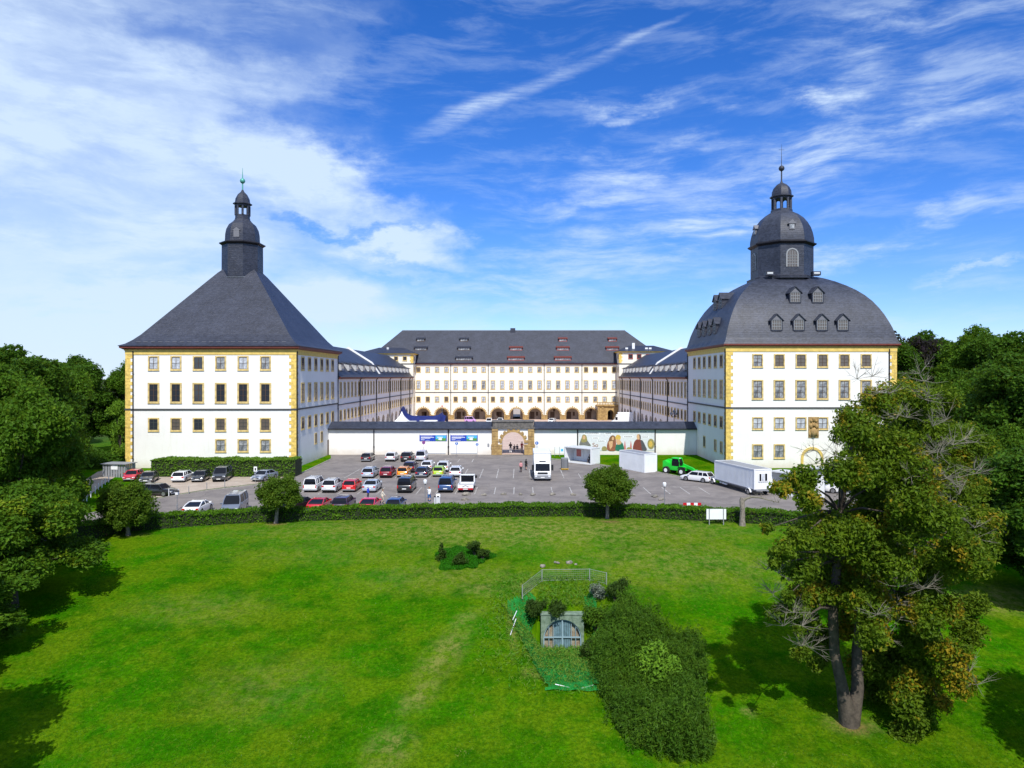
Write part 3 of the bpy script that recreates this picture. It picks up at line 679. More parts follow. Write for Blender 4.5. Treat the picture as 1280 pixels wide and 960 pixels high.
b = MB(); b.loft([octa(1.75, 45.1), octa(1.75, 45.5), octa(1.6, 45.6)]); b.loft([octa(1.55, 47.6), octa(1.55, 47.9)])
for k in range(8):
    a = math.pi/8+math.pi*k/4; q = 1.45/math.cos(math.pi/8); b.box(q*math.cos(a)-.17, q*math.cos(a)+.17, q*math.sin(a)-.17, q*math.sin(a)+.17, 45.4, 47.7)
    aa = math.pi*k/4; s0 = len(b.v); arch_band(b, .42, .75, 0, 47.15, -1.52, -1.35, None, 6); b.xf(Matrix.Rotation(aa, 4, 'Z'), s0)
obj('open_lantern', b, M['slate2'], cu)
obj('lantern_cap', MB().loft([octa(1.9, 47.85), octa(1.92, 48.05), octa(1.6, 48.2), octa(1.55, 48.9), octa(1.3, 49.6), octa(.8, 50.2), octa(.25, 50.5), octa(.12, 50.9)]), M['slate'], cu, smooth=True, ang=28)
b = MB(); b.cyl((0,0,50.7), (0,0,52.7), .13, 8); b.sphere((0,0,53.2), .52, 8); b.tube([(0,0,53.5), (0,0,57.6)], [.07, .02], 5); b.cyl((-.5,0,56.6), (.5,0,56.6), .03, 5); obj('finial', b, M['slate'], cu, smooth=True)

# ---------------------------------------------------------------- main wing behind the courtyard
MBD = thing('main_building', 'long cream palace front behind the courtyard with arches and big slate roof', 'palace wing', (0, 242, 0))
def arcade(b, u0, u1, zt, cs, r, zs, D=1.0, y=0., mat=0):
    """front wall strip (facing -Y) pierced by round arches"""
    za = zs+r+.35; edges = [u0]
    for c in cs: edges += [c-r, c+r]
    edges.append(u1)
    for i in range(0, len(edges), 2):
        b.box(edges[i], edges[i+1], y, y+D, -.3, zs, mat)
    for i in range(0, len(edges), 2):
        b.poly([(edges[i], y, zs), (edges[i+1], y, zs), (edges[i+1], y, za), (edges[i], y, za)], mat)
    for c in cs:
        p = arch_pts(r, c, zs, 14)
        for (a, q) in zip(p[:-1], p[1:]):
            b.poly([(q[0], y, q[1]), (a[0], y, a[1]), (a[0], y, za), (q[0], y, za)], mat)
            b.poly([(a[0], y, a[1]), (q[0], y, q[1]), (q[0], y+D, q[1]), (a[0], y+D, a[1])], mat)
    b.poly([(u0, y, za), (u1, y, za), (u1, y, zt), (u0, y, zt)], mat)
AR, AZ = 2.2, 1.75
cs = [PX(529.1+23.3*k, 242) for k in range(11)]
b = MB(); arcade(b, -35.3, 35.3, 4.6, cs, AR, AZ)
b.box(-53, 53, 0, 18, 4.6, 19.3); b.box(-53, cs[5]-1.3, 3.6, 18, -.3, 4.6, 1); b.box(cs[5]+1.3, 53, 3.6, 18, -.3, 4.6, 1)
obj('wall', b, [M['cream'], M['gravel']], MBD)
b = MB(); b.box(-53.1, 53.1, -.14, -.001, 9.45, 9.7); obj('string_course', b, M['string'], MBD)
b = MB(); b.loft([rect(53.4, 9.4, 19.3, (0, 9)), rect(53.7, 9.7, 19.45, (0, 9)), rect(53.7, 9.7, 19.7, (0, 9))]); obj('eave', b, M['eave'], MBD)
b = MB(); b.loft([rect(53.9, 9.9, 19.7, (0, 9)), rect(53.2, 9.2, 20.2, (0, 9))], cap=True)
b.add([(-53.2, -.2, 20.2), (53.2, -.2, 20.2), (53.2, 18.2, 20.2), (-53.2, 18.2, 20.2), (-41.3, 9, 31.8), (39.3, 9, 31.8)], [(0,1,5,4), (1,2,5), (2,3,4,5), (3,0,4)])
mr = obj('roof', b, M['slate'], MBD)
obj('ridge_chimney', MB().box(-.9, .9, 8.3, 9.9, 31.0, 32.6), M['slate'], MBD, (PX(641, 250), 0, 0))
obj('ridge_cap', MB().box(-41.3, 39.3, 8.85, 9.15, 31.7, 31.92), M['lead'], mr)
for k in range(22):
    x = -34.15+68.3/21*k
    window(MBD, x, 0, 17.5, 'S', 1.25, 1.6, 2, 2, .22, glass='glass_b' if k > 17 or k == 0 else choose(['glass_w', 'glass_c', 'glass_w']))
    window(MBD, x, 0, 12.2, 'S', 1.25, 2.75, 2, 3, .24, glass=choose(['glass_w', 'glass_w', 'glass_c']))
    window(MBD, x, 0, 7.15, 'S', 1.25, 1.65, 2, 2, .22, glass=choose(['glass_b', 'glass_c', 'glass_c', 'glass_w']))
for k, c in enumerate(cs):
    b = MB(); arch_band(b, AR, AR+.32, c, AZ, -.10, -.001, None, 14)
    for i in range(13):
        a0 = math.pi*(i+.12)/13; a1 = math.pi*(i+.62)/13; ro = AR+(.85 if i == 6 else .62)
        b.loft([[(c+q*math.cos(a), y, AZ+q*math.sin(a)) for q, y in ((AR+.32, -.09), (ro, -.09), (ro, -.001), (AR+.32, -.001))] for a in (a0, a1)])
    obj('arch_surround', b, M['sand'], MBD)
    d = MB(); dk = choose([-.9, -.3, .5])
    if k != 5:
        d.box(c+dk-.75, c+dk+.75, 3.5, 3.598, 0, 2.6); d.box(c-dk*.7-.3, c-dk*.7+.5, 3.5, 3.598, 2.7 if k % 2 else 1.2, 3.6 if k % 2 else 2.6)
        obj('gallery_door', d, M['bars'], MBD)
edges = [-35.2]+sum([[c-AR, c+AR] for c in cs], [])+[35.2]
for i in range(2, len(edges)-2, 2):
    b = MB(); b.box(edges[i]+.002, edges[i+1]-.002, -.12, -.001, -.2, 1.45); b.box(edges[i]-.08, edges[i+1]+.08, -.22, -.002, 1.45, 1.7)
    for z in (.2, .62, 1.04): b.box(edges[i]+.002, edges[i+1]-.002, -.15, -.12, z, z+.34)
    obj('pier', b, M['sand'], MBD)
for px in (563.5, 610.3, 680.2, 727.4): pipe(MBD, PX(px, 242), -.12, 1.8, 19.3, .11)
def shed_dormer(px, py, wpx, red):
    z = PZ(py, 245.5); yy = -.2+(z-20.2)*9.2/11.6; wd = wpx*.30
    x = PX(px, 242+yy); b = MB(); h = .95
    b.box(-wd/2, wd/2, -.35, 2.0, -.15, h)
    b.add([(-wd/2-.3, -.7, h), (wd/2+.3, -.7, h), (wd/2+.3, 2.4, h+.9), (-wd/2-.3, 2.4, h+.9), (-wd/2-.3, -.7, h+.12), (wd/2+.3, -.7, h+.12), (wd/2+.3, 2.4, h+1.02), (-wd/2-.3, 2.4, h+1.02)], [(0,3,2,1), (4,5,6,7), (0,1,5,4), (1,2,6,5), (3,0,4,7)], 1)
    d = obj('dormer', b, [M['redwood'] if red else M['bars'], M['eave'] if red else M['slate']], MBD, (x, yy, z-.4))
    g = MB(); n = max(3, int(wd/.8))
    for i in range(n): x0 = -wd/2+.15+(wd-.3)*i/n; g.box(x0+.06, x0+(wd-.3)/n-.06, -.38, -.351, .12, h-.12)
    obj('pane', g, M['glass_c'], d)
for px, rows, red in ((526, (425, 436.6), 0), (580, (425, 436.6, 449.4), 0), (645, (436.6, 449.4), 1), (703.5, (425, 436.6, 449.4), 1), (765.4, (425, 436.6), 1)):
    for r_ in rows: shed_dormer(px, r_, {425: 9.4, 436.6: 14.5, 449.4: 19}[r_], red)

# stone porch with a balcony in the courtyard corner
PO = thing('stone_porch', 'rusticated sandstone porch with a flat balcony top in the far right courtyard corner', 'porch', (PX(762, 238), 241.9, 0))
b = MB(); arcade(b, -4.1, 4.1, 4.9, [.4], 1.0, 2.6, 3.4, -3.5); obj('wall', b, M['sand'], PO)
b = MB(); b.box(-4.5, 4.5, -4.0, -.05, 4.9, 5.2); b.box(-4.3, 4.3, -3.8, -.1, 5.2, 5.35); obj('balcony_slab', b, M['sand'], PO)
b = MB()
for x in np.arange(-4.1, 4.2, .55): b.box(x-.12, x+.12, -3.75, -3.5, 5.35, 6.1)
b.box(-4.3, 4.3, -3.85, -3.4, 6.1, 6.3); obj('balustrade', b, M['sand'], PO)
for x in (-3.7, -2.3, 2.6, 3.7):
    b = MB()
    for i in range(6): b.box(x-.36, x+.36, -3.74-.0, -3.501, .1+i*.78, .1+i*.78+.68)
    obj('pilaster', b, M['sand'], PO)

# ---------------------------------------------------------------- side wings
def side_wing(s, label):
    """s = +1: right wing, courtyard face looks to -X"""
    root = thing('side_wing', label, 'palace wing', (s*44, 189, 0))
    Y0, Y1 = 140.02-189, 236.4-189; face = 'W' if s > 0 else 'E'
    xi = -s*8.6                       # courtyard face, local
    b = MB()
    # arcade built facing -Y then turned
    ac = [231.4-6.4*k-189 for k in range(14)]
    rot = Matrix.Rotation(FACE[face], 4, 'Z')
    us = [(-y if s > 0 else y) for y in ac]; us.sort()
    ua, ub = sorted(((-Y0 if s > 0 else Y0), (-Y1 if s > 0 else Y1)))
    arcade(b, ua, ub, 5.3, us, AR, 2.65, .10, -8.6); b.xf(rot)
    if s > 0: b.box(-8.6, 8.6, Y0, Y1, 5.3, 15); b.box(-5.2, 8.6, Y0, Y1, -.3, 5.3)
    else: b.box(-8.6, 8.6, Y0, Y1, 5.3, 15); b.box(-8.6, 5.2, Y0, Y1, -.3, 5.3)
    obj('wall', b, M['white_up'], root)
    m = MB(); xg_ = -s*4.9; m.box(min(xg_, xg_-s*.04), max(xg_, xg_-s*.04), Y0, Y1, .06, 5.25); m.box(min(-s*8.4, -s*5.3), max(-s*8.4, -s*5.3), Y0+.1, Y1-.1, .02, .05); obj('gallery_shade_lining', m, M['gallery'], root)  # dark sheets on back wall and floor, arcade shade put into their colour
    def sb(mb, d0, d1, y0, y1, z0, z1, mat=0):     # box measured outward from the courtyard face
        a, c = xi-s*d1, xi-s*d0; mb.box(min(a, c), max(a, c), y0, y1, z0, z1, mat)
    m = MB(); sb(m, .001, .12, Y0, Y1, 9.2, 9.42); obj('string_course', m, M['string'], root)
    n = 30
    for k in range(n):
        y = Y0+2.2+(Y1-Y0-3.6)*k/(n-1)
        window(root, xi, y, 12.3, face, 1.25, 2.9, 2, 3, .25, glass=choose(['glass', 'glass_b', 'glass']))
        window(root, xi, y, 7.1, face, 1.25, 1.8, 2, 2, .25, glass=choose(['glass', 'glass_b', 'glass_b']))
    for k in range(len(ac)):
        pass
    for y in (Y0+19.0, Y0+37, Y0+55, Y0+73, Y0+90): 
        m = MB(); x = xi-s*.16; m.cyl((x, y, 0), (x, y, 14.2), .12, 8); m.tube([(x, y, 14.2), (x-s*.25, y, 14.6), (x-s*.45, y, 14.9)], .12, 8); obj('downpipe', m, M['gutter'], root)
    m = MB(); sb(m, -.2, .45, Y0, Y1, 14.55, 14.8); sb(m, .4, .62, Y0, Y1, 14.8, 15.0); obj('eave', m, M['eave'], root)
    def pr(d, z): return (xi-s*d, z)           # d outward
    prof = [pr(.75, 14.95), pr(-.2, 15.35), pr(-2.0, 18.0), pr(-2.3, 18.45), pr(-8.6, 22.4), pr(-14.9, 18.45), pr(-15.2, 18.0), pr(-17.4, 15.35), pr(-17.8, 14.95)]
    m = MB(); m.loft([[(x, y, z) for x, z in prof] for y in (Y0, Y1)]); obj('roof', m, M['slate'], root)
    yf = 183.5-189
    m = MB(); pf = [(x, z+.42) for x, z in prof[1:-1]]; pf[3] = (pf[3][0], pf[3][1]+.1)
    m.loft([[(x, y, z) for x, z in pf] for y in (yf-.3, yf+.3)]); obj('firewall', m, M['wpaint'], root)
    for yv in [146, 152.6, 159.2, 165.8, 172.4, 178.6] + [189+6.2*k for k in range(8)]:
        if yv > 233: continue
        y = yv-189; m = MB(); h = 1.75
        z0 = 16.35; h = 1.45
        A = [pr(-.55, z0), pr(-.55, z0+h), pr(-3.6, z0+h+.75), pr(-3.6, z0)]
        m.loft([[(x, yy, z) for x, z in A] for yy in (y-1.0, y+1.0)], True, 0)
        Bp = [pr(-.15, z0+h-.05), pr(-.15, z0+h+.08), pr(-4.4, z0+h+1.05), pr(-4.4, z0+h+.9)]
        m.loft([[(x, yy, z) for x, z in Bp] for yy in (y-1.25, y+1.25)], True, 1)
        d = obj('dormer', m, [M['dormer'], M['slate']], root)
        g = MB(); xg = xi-s*(-.55); g.box(min(xg, xg-s*.04), max(xg, xg-s*.04), y-.7, y+.7, z0+.35, z0+h-.2); obj('pane', g, M['glass_c'], d)
    return root
WL = side_wing(-1, 'left courtyard wing, shaded white wall with two window rows under a dormered slate roof')
WR = side_wing(1, 'right courtyard wing, shaded white wall with two window rows under a dormered slate roof')

# ---------------------------------------------------------------- corner pavilions
def pavilion(s, label, ze, glass, sur):
    root = thing('corner_pavilion', label, 'pavilion', (s*44.2, 244.4, 0))
    hx, hy = 9.0, 7.8
    obj('wall', MB().box(-hx, hx, -hy, hy, -.3, ze), M['cream'], root)
    b = MB(); b.loft([rect(hx+.15, hy+.15, ze), rect(hx+.75, hy+.75, ze+.2), rect(hx+.75, hy+.75, ze+.4)]); obj('eave', b, M['yellow'], root)
    b = MB(); b.box(-hx-.1, hx+.1, -hy-.15, hy+.1, 19.3, 19.6); obj('string_course', b, M['string'], root)
    b = MB(); z = ze+.4; b.add([(-hx-.9, -hy-.9, z), (hx+.9, -hy-.9, z), (hx+.9, hy+.9, z), (-hx-.9, hy+.9, z), (-4.2, 0, z+2.3), (4.2, 0, z+2.3)], [(3,2,1,0), (0,1,5,4), (1,2,5), (2,3,4,5), (3,0,4)])
    obj('roof', b, M['slate'], root)
    for x in ([6.2, 3.2, -2.9] if s < 0 else [-5.1, -2.2, .9, 3.9]):
        window(root, x, -hy, ze-1.35, 'S', 1.15, 1.25, 2, 2, .24, glass=glass, sur=sur)
    quoins(root, -s*hx, -hy, s, 1, 19.7, ze-.1)
    face = 'E' if s < 0 else 'W'
    for z, h in ((ze-1.35, 1.25), (17.5, 1.6), (12.2, 2.75), (7.15, 1.65)):
        window(root, -s*hx, -hy+2.4, z, face, 1.15, h, 2, 2, .22, glass='glass_b')
    if s > 0:
        obj('chimney', MB().box(-4.1, -3.2, -4.9, -4.2, ze+.5, ze+3.4), M['wpaint'], root)
        for x in (-6.2, .6, 1.9): b = MB(); b.box(x-.45, x+.45, -6.2, -6.0, ze+1.2, ze+1.75); obj('skylight', b, M['wpaint'], root)
    else:
        obj('chimney', MB().box(-1, -.3, -2.6, -2, ze+1.4, ze+2.7), M['lgrey'], root)
    return root
pavilion(-1, 'low square pavilion with hipped slate roof at the left back courtyard corner', 22.6, 'glass', 'stonef')
pavilion(1, 'low square pavilion with red-framed windows and white chimney at the right back courtyard corner', 23.3, 'glass', 'redwood')

# ---------------------------------------------------------------- courtyard wall and gate
GX0, GX1 = PX(615.2, 133.3), PX(667.5, 133.3)
def court_wall(x0, x1, label, pipes):
    root = thing('courtyard_wall', label, 'wall', ((x0+x1)/2, 133.3, 0)); h = (x1-x0)/2
    obj('wall_face', MB().box(-h, h, 0, 4.0, -.3, 4.95), M['white'], root)
    prof = [(-.45, 4.98), (-.45, 5.12), (2.0, 6.28), (4.45, 5.12), (4.45, 4.98)]
    b = MB(); b.loft([[(x, y, z) for y, z in prof] for x in (-h, h)]); obj('slate_coping', b, M['slate2'], root)
    b = MB(); b.box(-h, h, -.62, -.45, 4.86, 5.05); obj('gutter', b, M['gutter'], root)
    for px in pipes: pipe(root, PX(px, 133.3)-(x0+x1)/2, -.13, 0, 4.86, .11)
    return root
court_wall(-35.38, GX0, 'white courtyard wall with slate coping left of the arched gate, two blue banners on it', (467.5, 560.6))
court_wall(GX1, 35.38, 'white courtyard wall with slate coping right of the arched gate, portrait banner on it', (722, 818.8))
GT = thing('arched_gate', 'sandstone arched gateway with block pilasters in the middle of the courtyard wall', 'gate', ((GX0+GX1)/2, 133.1, 0))
hw = (GX1-GX0)/2; gr_, gz = 2.15, 2.25
b = MB(); arcade(b, -hw+.02, hw-.02, 5.05, [0], gr_, gz, 4.2, 0.); obj('wall', b, M['white'], GT)
b = MB(); arch_band(b, gr_, gr_+.42, 0, gz, -.14, -.001, None, 16)
for i in range(9):
    a0 = math.pi*(i+.1)/9; a1 = math.pi*(i+.65)/9; ro = gr_+(.72 if i != 4 else .85)
    b.loft([[(q*math.cos(a), y, gz+q*math.sin(a)) for q, y in ((gr_-.02, -.22), (ro, -.22), (ro, -.14), (gr_-.02, -.14))] for a in (a0, (a0+a1)/2, a1)])
obj('arch_surround', b, M['sand'], GT)
for s in (-1, 1):
    b = MB()
    x0, x1 = sorted((s*(hw+.05), s*(hw-1.15)))
    for i in range(6): b.box(x0, x1, -.24-(.05 if i % 2 else 0), -.001, 2.05+i*.5, 2.05+i*.5+.46)
    x0, x1 = sorted((s*(hw+.12), s*gr_)); b.box(x0, x1, -.35, -.001, -.2, 1.75); b.box(x0-.08, x1+.08, -.46, -.002, 1.75, 2.02)
    for i in range(3): b.box(x0+.03, x1-.03, -.40, -.35, .05+i*.57, .05+i*.57+.5)
    obj('pilaster', b, M['sand'], GT)
b = MB(); b.box(-hw-.15, hw+.15, -.35, 4.3, 5.05, 5.35); b.box(-hw+.1, hw-.1, -.05, 3.9, 5.35, 6.3); b.box(-hw-.1, hw+.1, -.2, 4.1, 6.3, 6.5); obj('attic', b, M['greystone'], GT)
# gate wall details
def plate_box(x, z, w_, h_, label, mat, nm='meter_box', cat='box', y=133.3):
    b = MB(); b.box(-w_/2, w_/2, -.12, -.002, -h_/2, h_/2); o = obj(nm, b, mat, None, (x, y, z)); tag(o, label, cat); return o
plate_box(PX(610.5, 133.3), 1.9, .35, .55, 'small grey metal box on the white wall left of the arched gate', M['grey'])
# ================================================================ BANNERS, SIGNS
def text(parent, s, x, z, size, mat, y=-.06, align='LEFT', nm='lettering', sx=1.):
    cu_ = bpy.data.curves.new(nm, 'FONT'); cu_.body = s; cu_.size = size; cu_.align_x = align; cu_.extrude = .004; cu_.materials.append(mat)
    o = bpy.data.objects.new(nm, cu_); COL.objects.link(o); dg = bpy.context.evaluated_depsgraph_get(); me = bpy.data.meshes.new_from_object(o.evaluated_get(dg)); bpy.data.objects.remove(o); o = bpy.data.objects.new(nm, me); COL.objects.link(o); o.location = (x, y, z); o.rotation_euler = (R(90), 0, 0); o.scale = (sx, 1, 1); o.parent = parent
    return o
WY = 133.3
def wz(py): return PZ(py, WY)
def wx_(px): return PX(px, WY)
M['ink'] = pmat('dark print', (.05, .05, .07), .6); M['wprint'] = pmat('white print', (.8, .8, .8), .6)
M['bgrey'] = pmat('banner grey', (.64, .66, .67), .6, var=.08)
def printed(name, c): 
    M[name] = pmat(name, c, .6, var=.2, vscale=5)
for n_, c_ in (('p_skin', (.62, .38, .20)), ('p_hair', (.22, .11, .045)), ('p_blond', (.62, .42, .08)), ('p_green', (.015, .16, .09)), ('p_maroon', (.20, .045, .03)), ('p_grey', (.17, .17, .15)), ('p_dgrey', (.08, .08, .09)), ('p_olive', (.30, .26, .09)), ('p_pink', (.55, .18, .16)), ('p_brown', (.28, .10, .05))): printed(n_, c_)
def blue_banner(x0, x1, label):
    z0, z1 = wz(551.3), wz(544); cx = (x0+x1)/2; h = (x1-x0)/2; zc = (z0+z1)/2
    root = thing('banner', label, 'banner', (cx, WY-.02, zc), 0, 'blue event banners on the courtyard wall')
    a = (z1-z0)/2
    obj('banner_cloth', MB().box(-h, h, -.05, -.01, -a, a), M['blue'], root)
    b = MB(); b.box(h*.18, h*.94, -.056, -.052, -a+.05, a-.05); obj('photo_sky', b, M['skyblue'], root)
    b = MB(); b.poly([(h*.18, -.062, -a+.05), (h*.94, -.062, -a+.05), (h*.94, -.062, a*.05), (h*.8, -.062, -a*.1), (h*.72, -.062, a*.15), (h*.6, -.062, -a*.35), (h*.45, -.062, -a*.1), (h*.3, -.062, -a*.4), (h*.18, -.062, -a*.1)]); obj('photo_hills', b, M['green_p'], root)
    b = MB(); b.poly([(h*.38, -.066, -a*.55), (h*.62, -.066, -a*.7), (h*.66, -.066, -a*.1), (h*.55, -.066, a*.1), (h*.40, -.066, -a*.1)]); b.box(h*.3, h*.7, -.060, -.058, a*.2, a*.45); obj('photo_cloud', b, M['wprint'], root)
    b = MB()                                   # unreadably small lines of white print
    for (u0, u1, v, t) in ((-.9, -.05, .72, .06), (-.9, .08, .28, .11), (-.9, -.2, -.02, .10), (-.9, -.62, -.55, .10), (-.55, -.25, -.72, .05)):
        n = int((u1-u0)*14)
        for i in range(n): b.box(h*(u0+(u1-u0)*i/n), h*(u0+(u1-u0)*(i+.84)/n), -.056, -.052, a*(v-t), a*(v+t))
    obj('print', b, M['wprint'], root)
    b = MB()
    for x in (-h+.05, h-.05):
        for z in (a+.25,): b.box(x-.03, x+.03, -.03, -.0, a, z)
    obj('fixing', b, M['metal'], root)
blue_banner(wx_(524.4), wx_(558.5), 'blue banner with a landscape photo on the white wall, left of the downpipe')
blue_banner(wx_(563), wx_(597.2), 'blue banner with a landscape photo on the white wall, right of the downpipe')
for (a, c, lb) in ((535, 557, 'faint white notice panel under the left blue banner'), (563.5, 596, 'faint white notice panel under the right blue banner')):
    b = MB(); w2 = (wx_(c)-wx_(a))/2; b.box(-w2, w2, -.05, -.003, -1.02, 1.02); o = obj('pale_poster', b, [M['wpaint']], None, ((wx_(a)+wx_(c))/2, WY, wz(560))); tag(o, lb, 'poster', 'notice panels under the banners')
    b = MB(); b.box(-w2, w2, -.08, -.05, -1.1, -1.02); obj('panel_rail', b, M['grey'], o)
# long portrait banner
PB0, PB1, PZ0, PZ1 = wx_(723.5), wx_(818.0), wz(563.2), wz(536.8)
PBN = thing('portrait_banner', 'long pale grey banner with painted figures and welcome words on the white wall', 'banner', (PB0, WY-.03, PZ0))
BW, BH = PB1-PB0, PZ1-PZ0
def bp(px, py): return ((px-723.5)/94.5*BW, (563.2-py)/26.4*BH)
b = MB(); b.box(0, BW, -.04, -.0, 0, BH); obj('banner_cloth', b, M['bgrey'], PBN)
def flat(name, pts, mat, y=-.05, smooth=True):
    q = [bp(*p) for p in pts]
    if smooth and len(q) > 4:               # Catmull-Rom so that outlines are rounded
        o = []
        n = len(q)
        for i in range(n):
            p0, p1, p2, p3 = q[i-1], q[i], q[(i+1) % n], q[(i+2) % n]
            for t in (0, .33, .66):
                o.append(tuple(.5*((2*p1[k]) + (-p0[k]+p2[k])*t + (2*p0[k]-5*p1[k]+4*p2[k]-p3[k])*t*t + (-p0[k]+3*p1[k]-3*p2[k]+p3[k])*t**3) for k in (0, 1)))
        q = o
    b = MB(); b.poly([(x, y, z) for x, z in q]); o = obj(name, b, M[mat], PBN); o.modifiers.new('tri', 'TRIANGULATE'); return o
def blobp(cx, cy, rx, ry, n=12): return [(cx+rx*math.cos(2*math.pi*k/n), cy+ry*math.sin(2*math.pi*k/n)) for k in range(n)]
flat('printed_strip', [(724.5, 537.5), (817, 537.5), (817, 538.6), (724.5, 538.6)], 'wprint', -.045, False)
flat('printed_figure', [(724.2, 556.3), (725.5, 551), (727.5, 547), (732.5, 546.5), (734.5, 551), (738.6, 557.5), (730, 556.5)], 'p_grey')
flat('printed_hair', [(726.5, 552), (727.5, 545), (730, 543), (733, 545), (733.8, 551), (730, 553)], 'p_olive', -.053)
flat('printed_face', blobp(730, 546.7, 1.7, 2.6), 'p_skin', -.056)
flat('printed_figure', [(759.5, 562.8), (759, 554.5), (762, 549), (766, 545.5), (769, 546), (770, 554), (770, 562.8)], 'p_brown')
flat('printed_hair', [(761, 551), (762.5, 546), (766, 544), (768.8, 546), (768, 551), (765, 554)], 'p_hair', -.053)
flat('printed_face', blobp(766, 548, 1.4, 2.2), 'p_skin', -.056)
flat('printed_arm', [(760.5, 552), (766, 551), (765.5, 558), (762.5, 562)], 'p_skin', -.057, False)
flat('printed_figure', [(769.5, 562.8), (770, 556.5), (773, 554.2), (777.2, 553), (779.3, 557), (779.5, 562.8)], 'p_green', -.054)
flat('printed_hair', blobp(772.5, 547, 3.4, 3.6), 'p_blond', -.055)
flat('printed_face', [(770, 550.5), (773, 549), (776.5, 552), (776, 555), (771.5, 555.5)], 'p_skin', -.058)
for x in (781, 788.5): flat('printed_figurine', [(x-1.2, 562), (x-.8, 556), (x, 551), (x+.9, 556), (x+1.2, 562)], 'p_pink', -.052)
flat('printed_garland', [(783, 562.8), (784, 559.5), (787, 559), (790, 561), (790.5, 562.8)], 'p_olive', -.053)
flat('printed_garland', [(752.3, 562.8), (753, 558.5), (757, 558), (758.5, 560.5), (758.5, 562.8)], 'p_olive', -.053)
flat('printed_figure', [(792.2, 562.8), (791.9, 555), (794.5, 550), (798, 549), (802, 550.5), (806, 557), (808, 562.8)], 'p_maroon')
flat('printed_cloak', [(800.5, 551), (803, 550.5), (806.5, 557), (808.2, 562.8), (802.5, 562.8), (801.5, 556)], 'p_dgrey', -.053)
flat('printed_face', blobp(798, 546, 2.3, 3.5), 'p_skin', -.056)
flat('printed_hair', [(799, 543), (800.5, 544), (800.9, 548), (799.8, 549.5), (799.4, 546)], 'p_dgrey', -.058)
flat('printed_medallion', blobp(813.6, 555, 4.4, 6.6, 16), 'p_olive'); flat('printed_medallion_face', blobp(813.2, 555, 2.4, 3.8), 'p_blond', -.054)
for (px0, py, ln, ht) in ((730, 541.5, 20.5, 3.6), (755.5, 541.5, 10, 3), (770.5, 539.8, 17, 3), (798.5, 539.5, 11, 3), (740.5, 547.5, 8, 2.4), (746.5, 551.3, 10.5, 2.4), (779, 545.8, 12.5, 2.4), (802.3, 546.2, 8.5, 2.4)):
    flat('speech_label', [(px0, py-ht/2), (px0+ln, py-ht/2), (px0+ln, py+ht/2), (px0, py+ht/2)], 'wprint', -.047, False)
x, z = bp(731, 542.3); text(PBN, 'WILLKOMMEN', x, z, .40, M['ink'])
x, z = bp(799.6, 540.3); text(PBN, 'WELCOME', x, z, .28, M['ink'])
x, z = bp(740.3, 558.7); text(PBN, 'So', x, z, 1.15, M['p_brown'], -.06)
b = MB()
for (px0, py, ln) in ((757, 541.7, 7), (772, 540, 14), (741.5, 547.6, 6), (747.3, 551.4, 8.6), (780, 546, 10.5), (803, 546.3, 7), (742, 560.9, 8)):
    n = int(ln*1.1)
    for i in range(n):
        x, z = bp(px0+ln*i/n, py); b.box(x, x+ln/n*.78*BW/94.5, -.056, -.052, z-.045, z+.045+(.02 if i % 3 else .05))
obj('print', b, M['p_dgrey'], PBN)

def road_sign(px, py_top, py_bot, r, label, kind):
    Y = (CZ)*F_PX/(py_bot-HY); X = PX(px, Y); z = PZ(py_top, Y)
    root = thing('road_sign', label, 'sign', (X, Y, 0))
    obj('post', MB().cyl((0,0,0), (0,0,z+r*.6), .035, 8), M['metal'], root)
    b = MB(); b.tube([(0,-.05,z), (0,-.075,z)], r, 20)
    if kind == 'stop':
        obj('sign_plate', b, M['signred'], root)
        b = MB(); b.tube([(0,-.075,z), (0,-.09,z)], r*.78, 20); obj('sign_face', b, M['signblue'], root)
        b = MB()
        for a in (45, -45): c, s = math.cos(R(a)), math.sin(R(a)); q = r*.74; t = r*.1; b.add([(-c*q-s*t, -.095, z-s*q+c*t), (c*q-s*t, -.095, z+s*q+c*t), (c*q+s*t, -.095, z+s*q-c*t), (-c*q+s*t, -.095, z-s*q-c*t)], [(0,1,2,3)])
        obj('red_cross', b, M['signred'], root)
        b = MB(); b.box(-.3, .3, -.08, -.05, z-r-.42, z-r-.12); obj('extra_plate', b, M['wpaint'], root)
    else:
        obj('sign_plate', b, M['signblue'], root)
        b = MB(); b.tube([(0,-.075,z), (0,-.08,z)], r*.97, 20); 
        b = MB(); b.box(-.05, .05, -.09, -.076, z-r*.55, z+r*.4); b.add([(-.2, -.085, z+r*.05), (.2, -.085, z+r*.05), (0, -.085, z+r*.6)], [(0,1,2)]) if kind == 'arrow' else b.sphere((0, -.078, z+r*.5), .07, 5)
        obj('white_symbol', b, M['wpaint'], root)
        if kind == 'arrow_plate': b = MB(); b.box(-.27, .27, -.08, -.05, z-r-.75, z-r-.15); obj('extra_plate', b, M['lgrey'], root)
    return root
road_sign(529.6, 553.2, 570.4, .32, 'round blue no-stopping sign with red edge below the left blue banner', 'stop')
road_sign(570.8, 554.3, 571.5, .28, 'round blue sign on a thin post below the right blue banner, left one', 'person')
road_sign(596.4, 555.4, 571.5, .26, 'round blue sign on a thin post below the right end of the right blue banner', 'person')
road_sign(671, 553.8, 570, .32, 'round blue arrow sign with a grey plate right of the arched gate', 'arrow_plate')
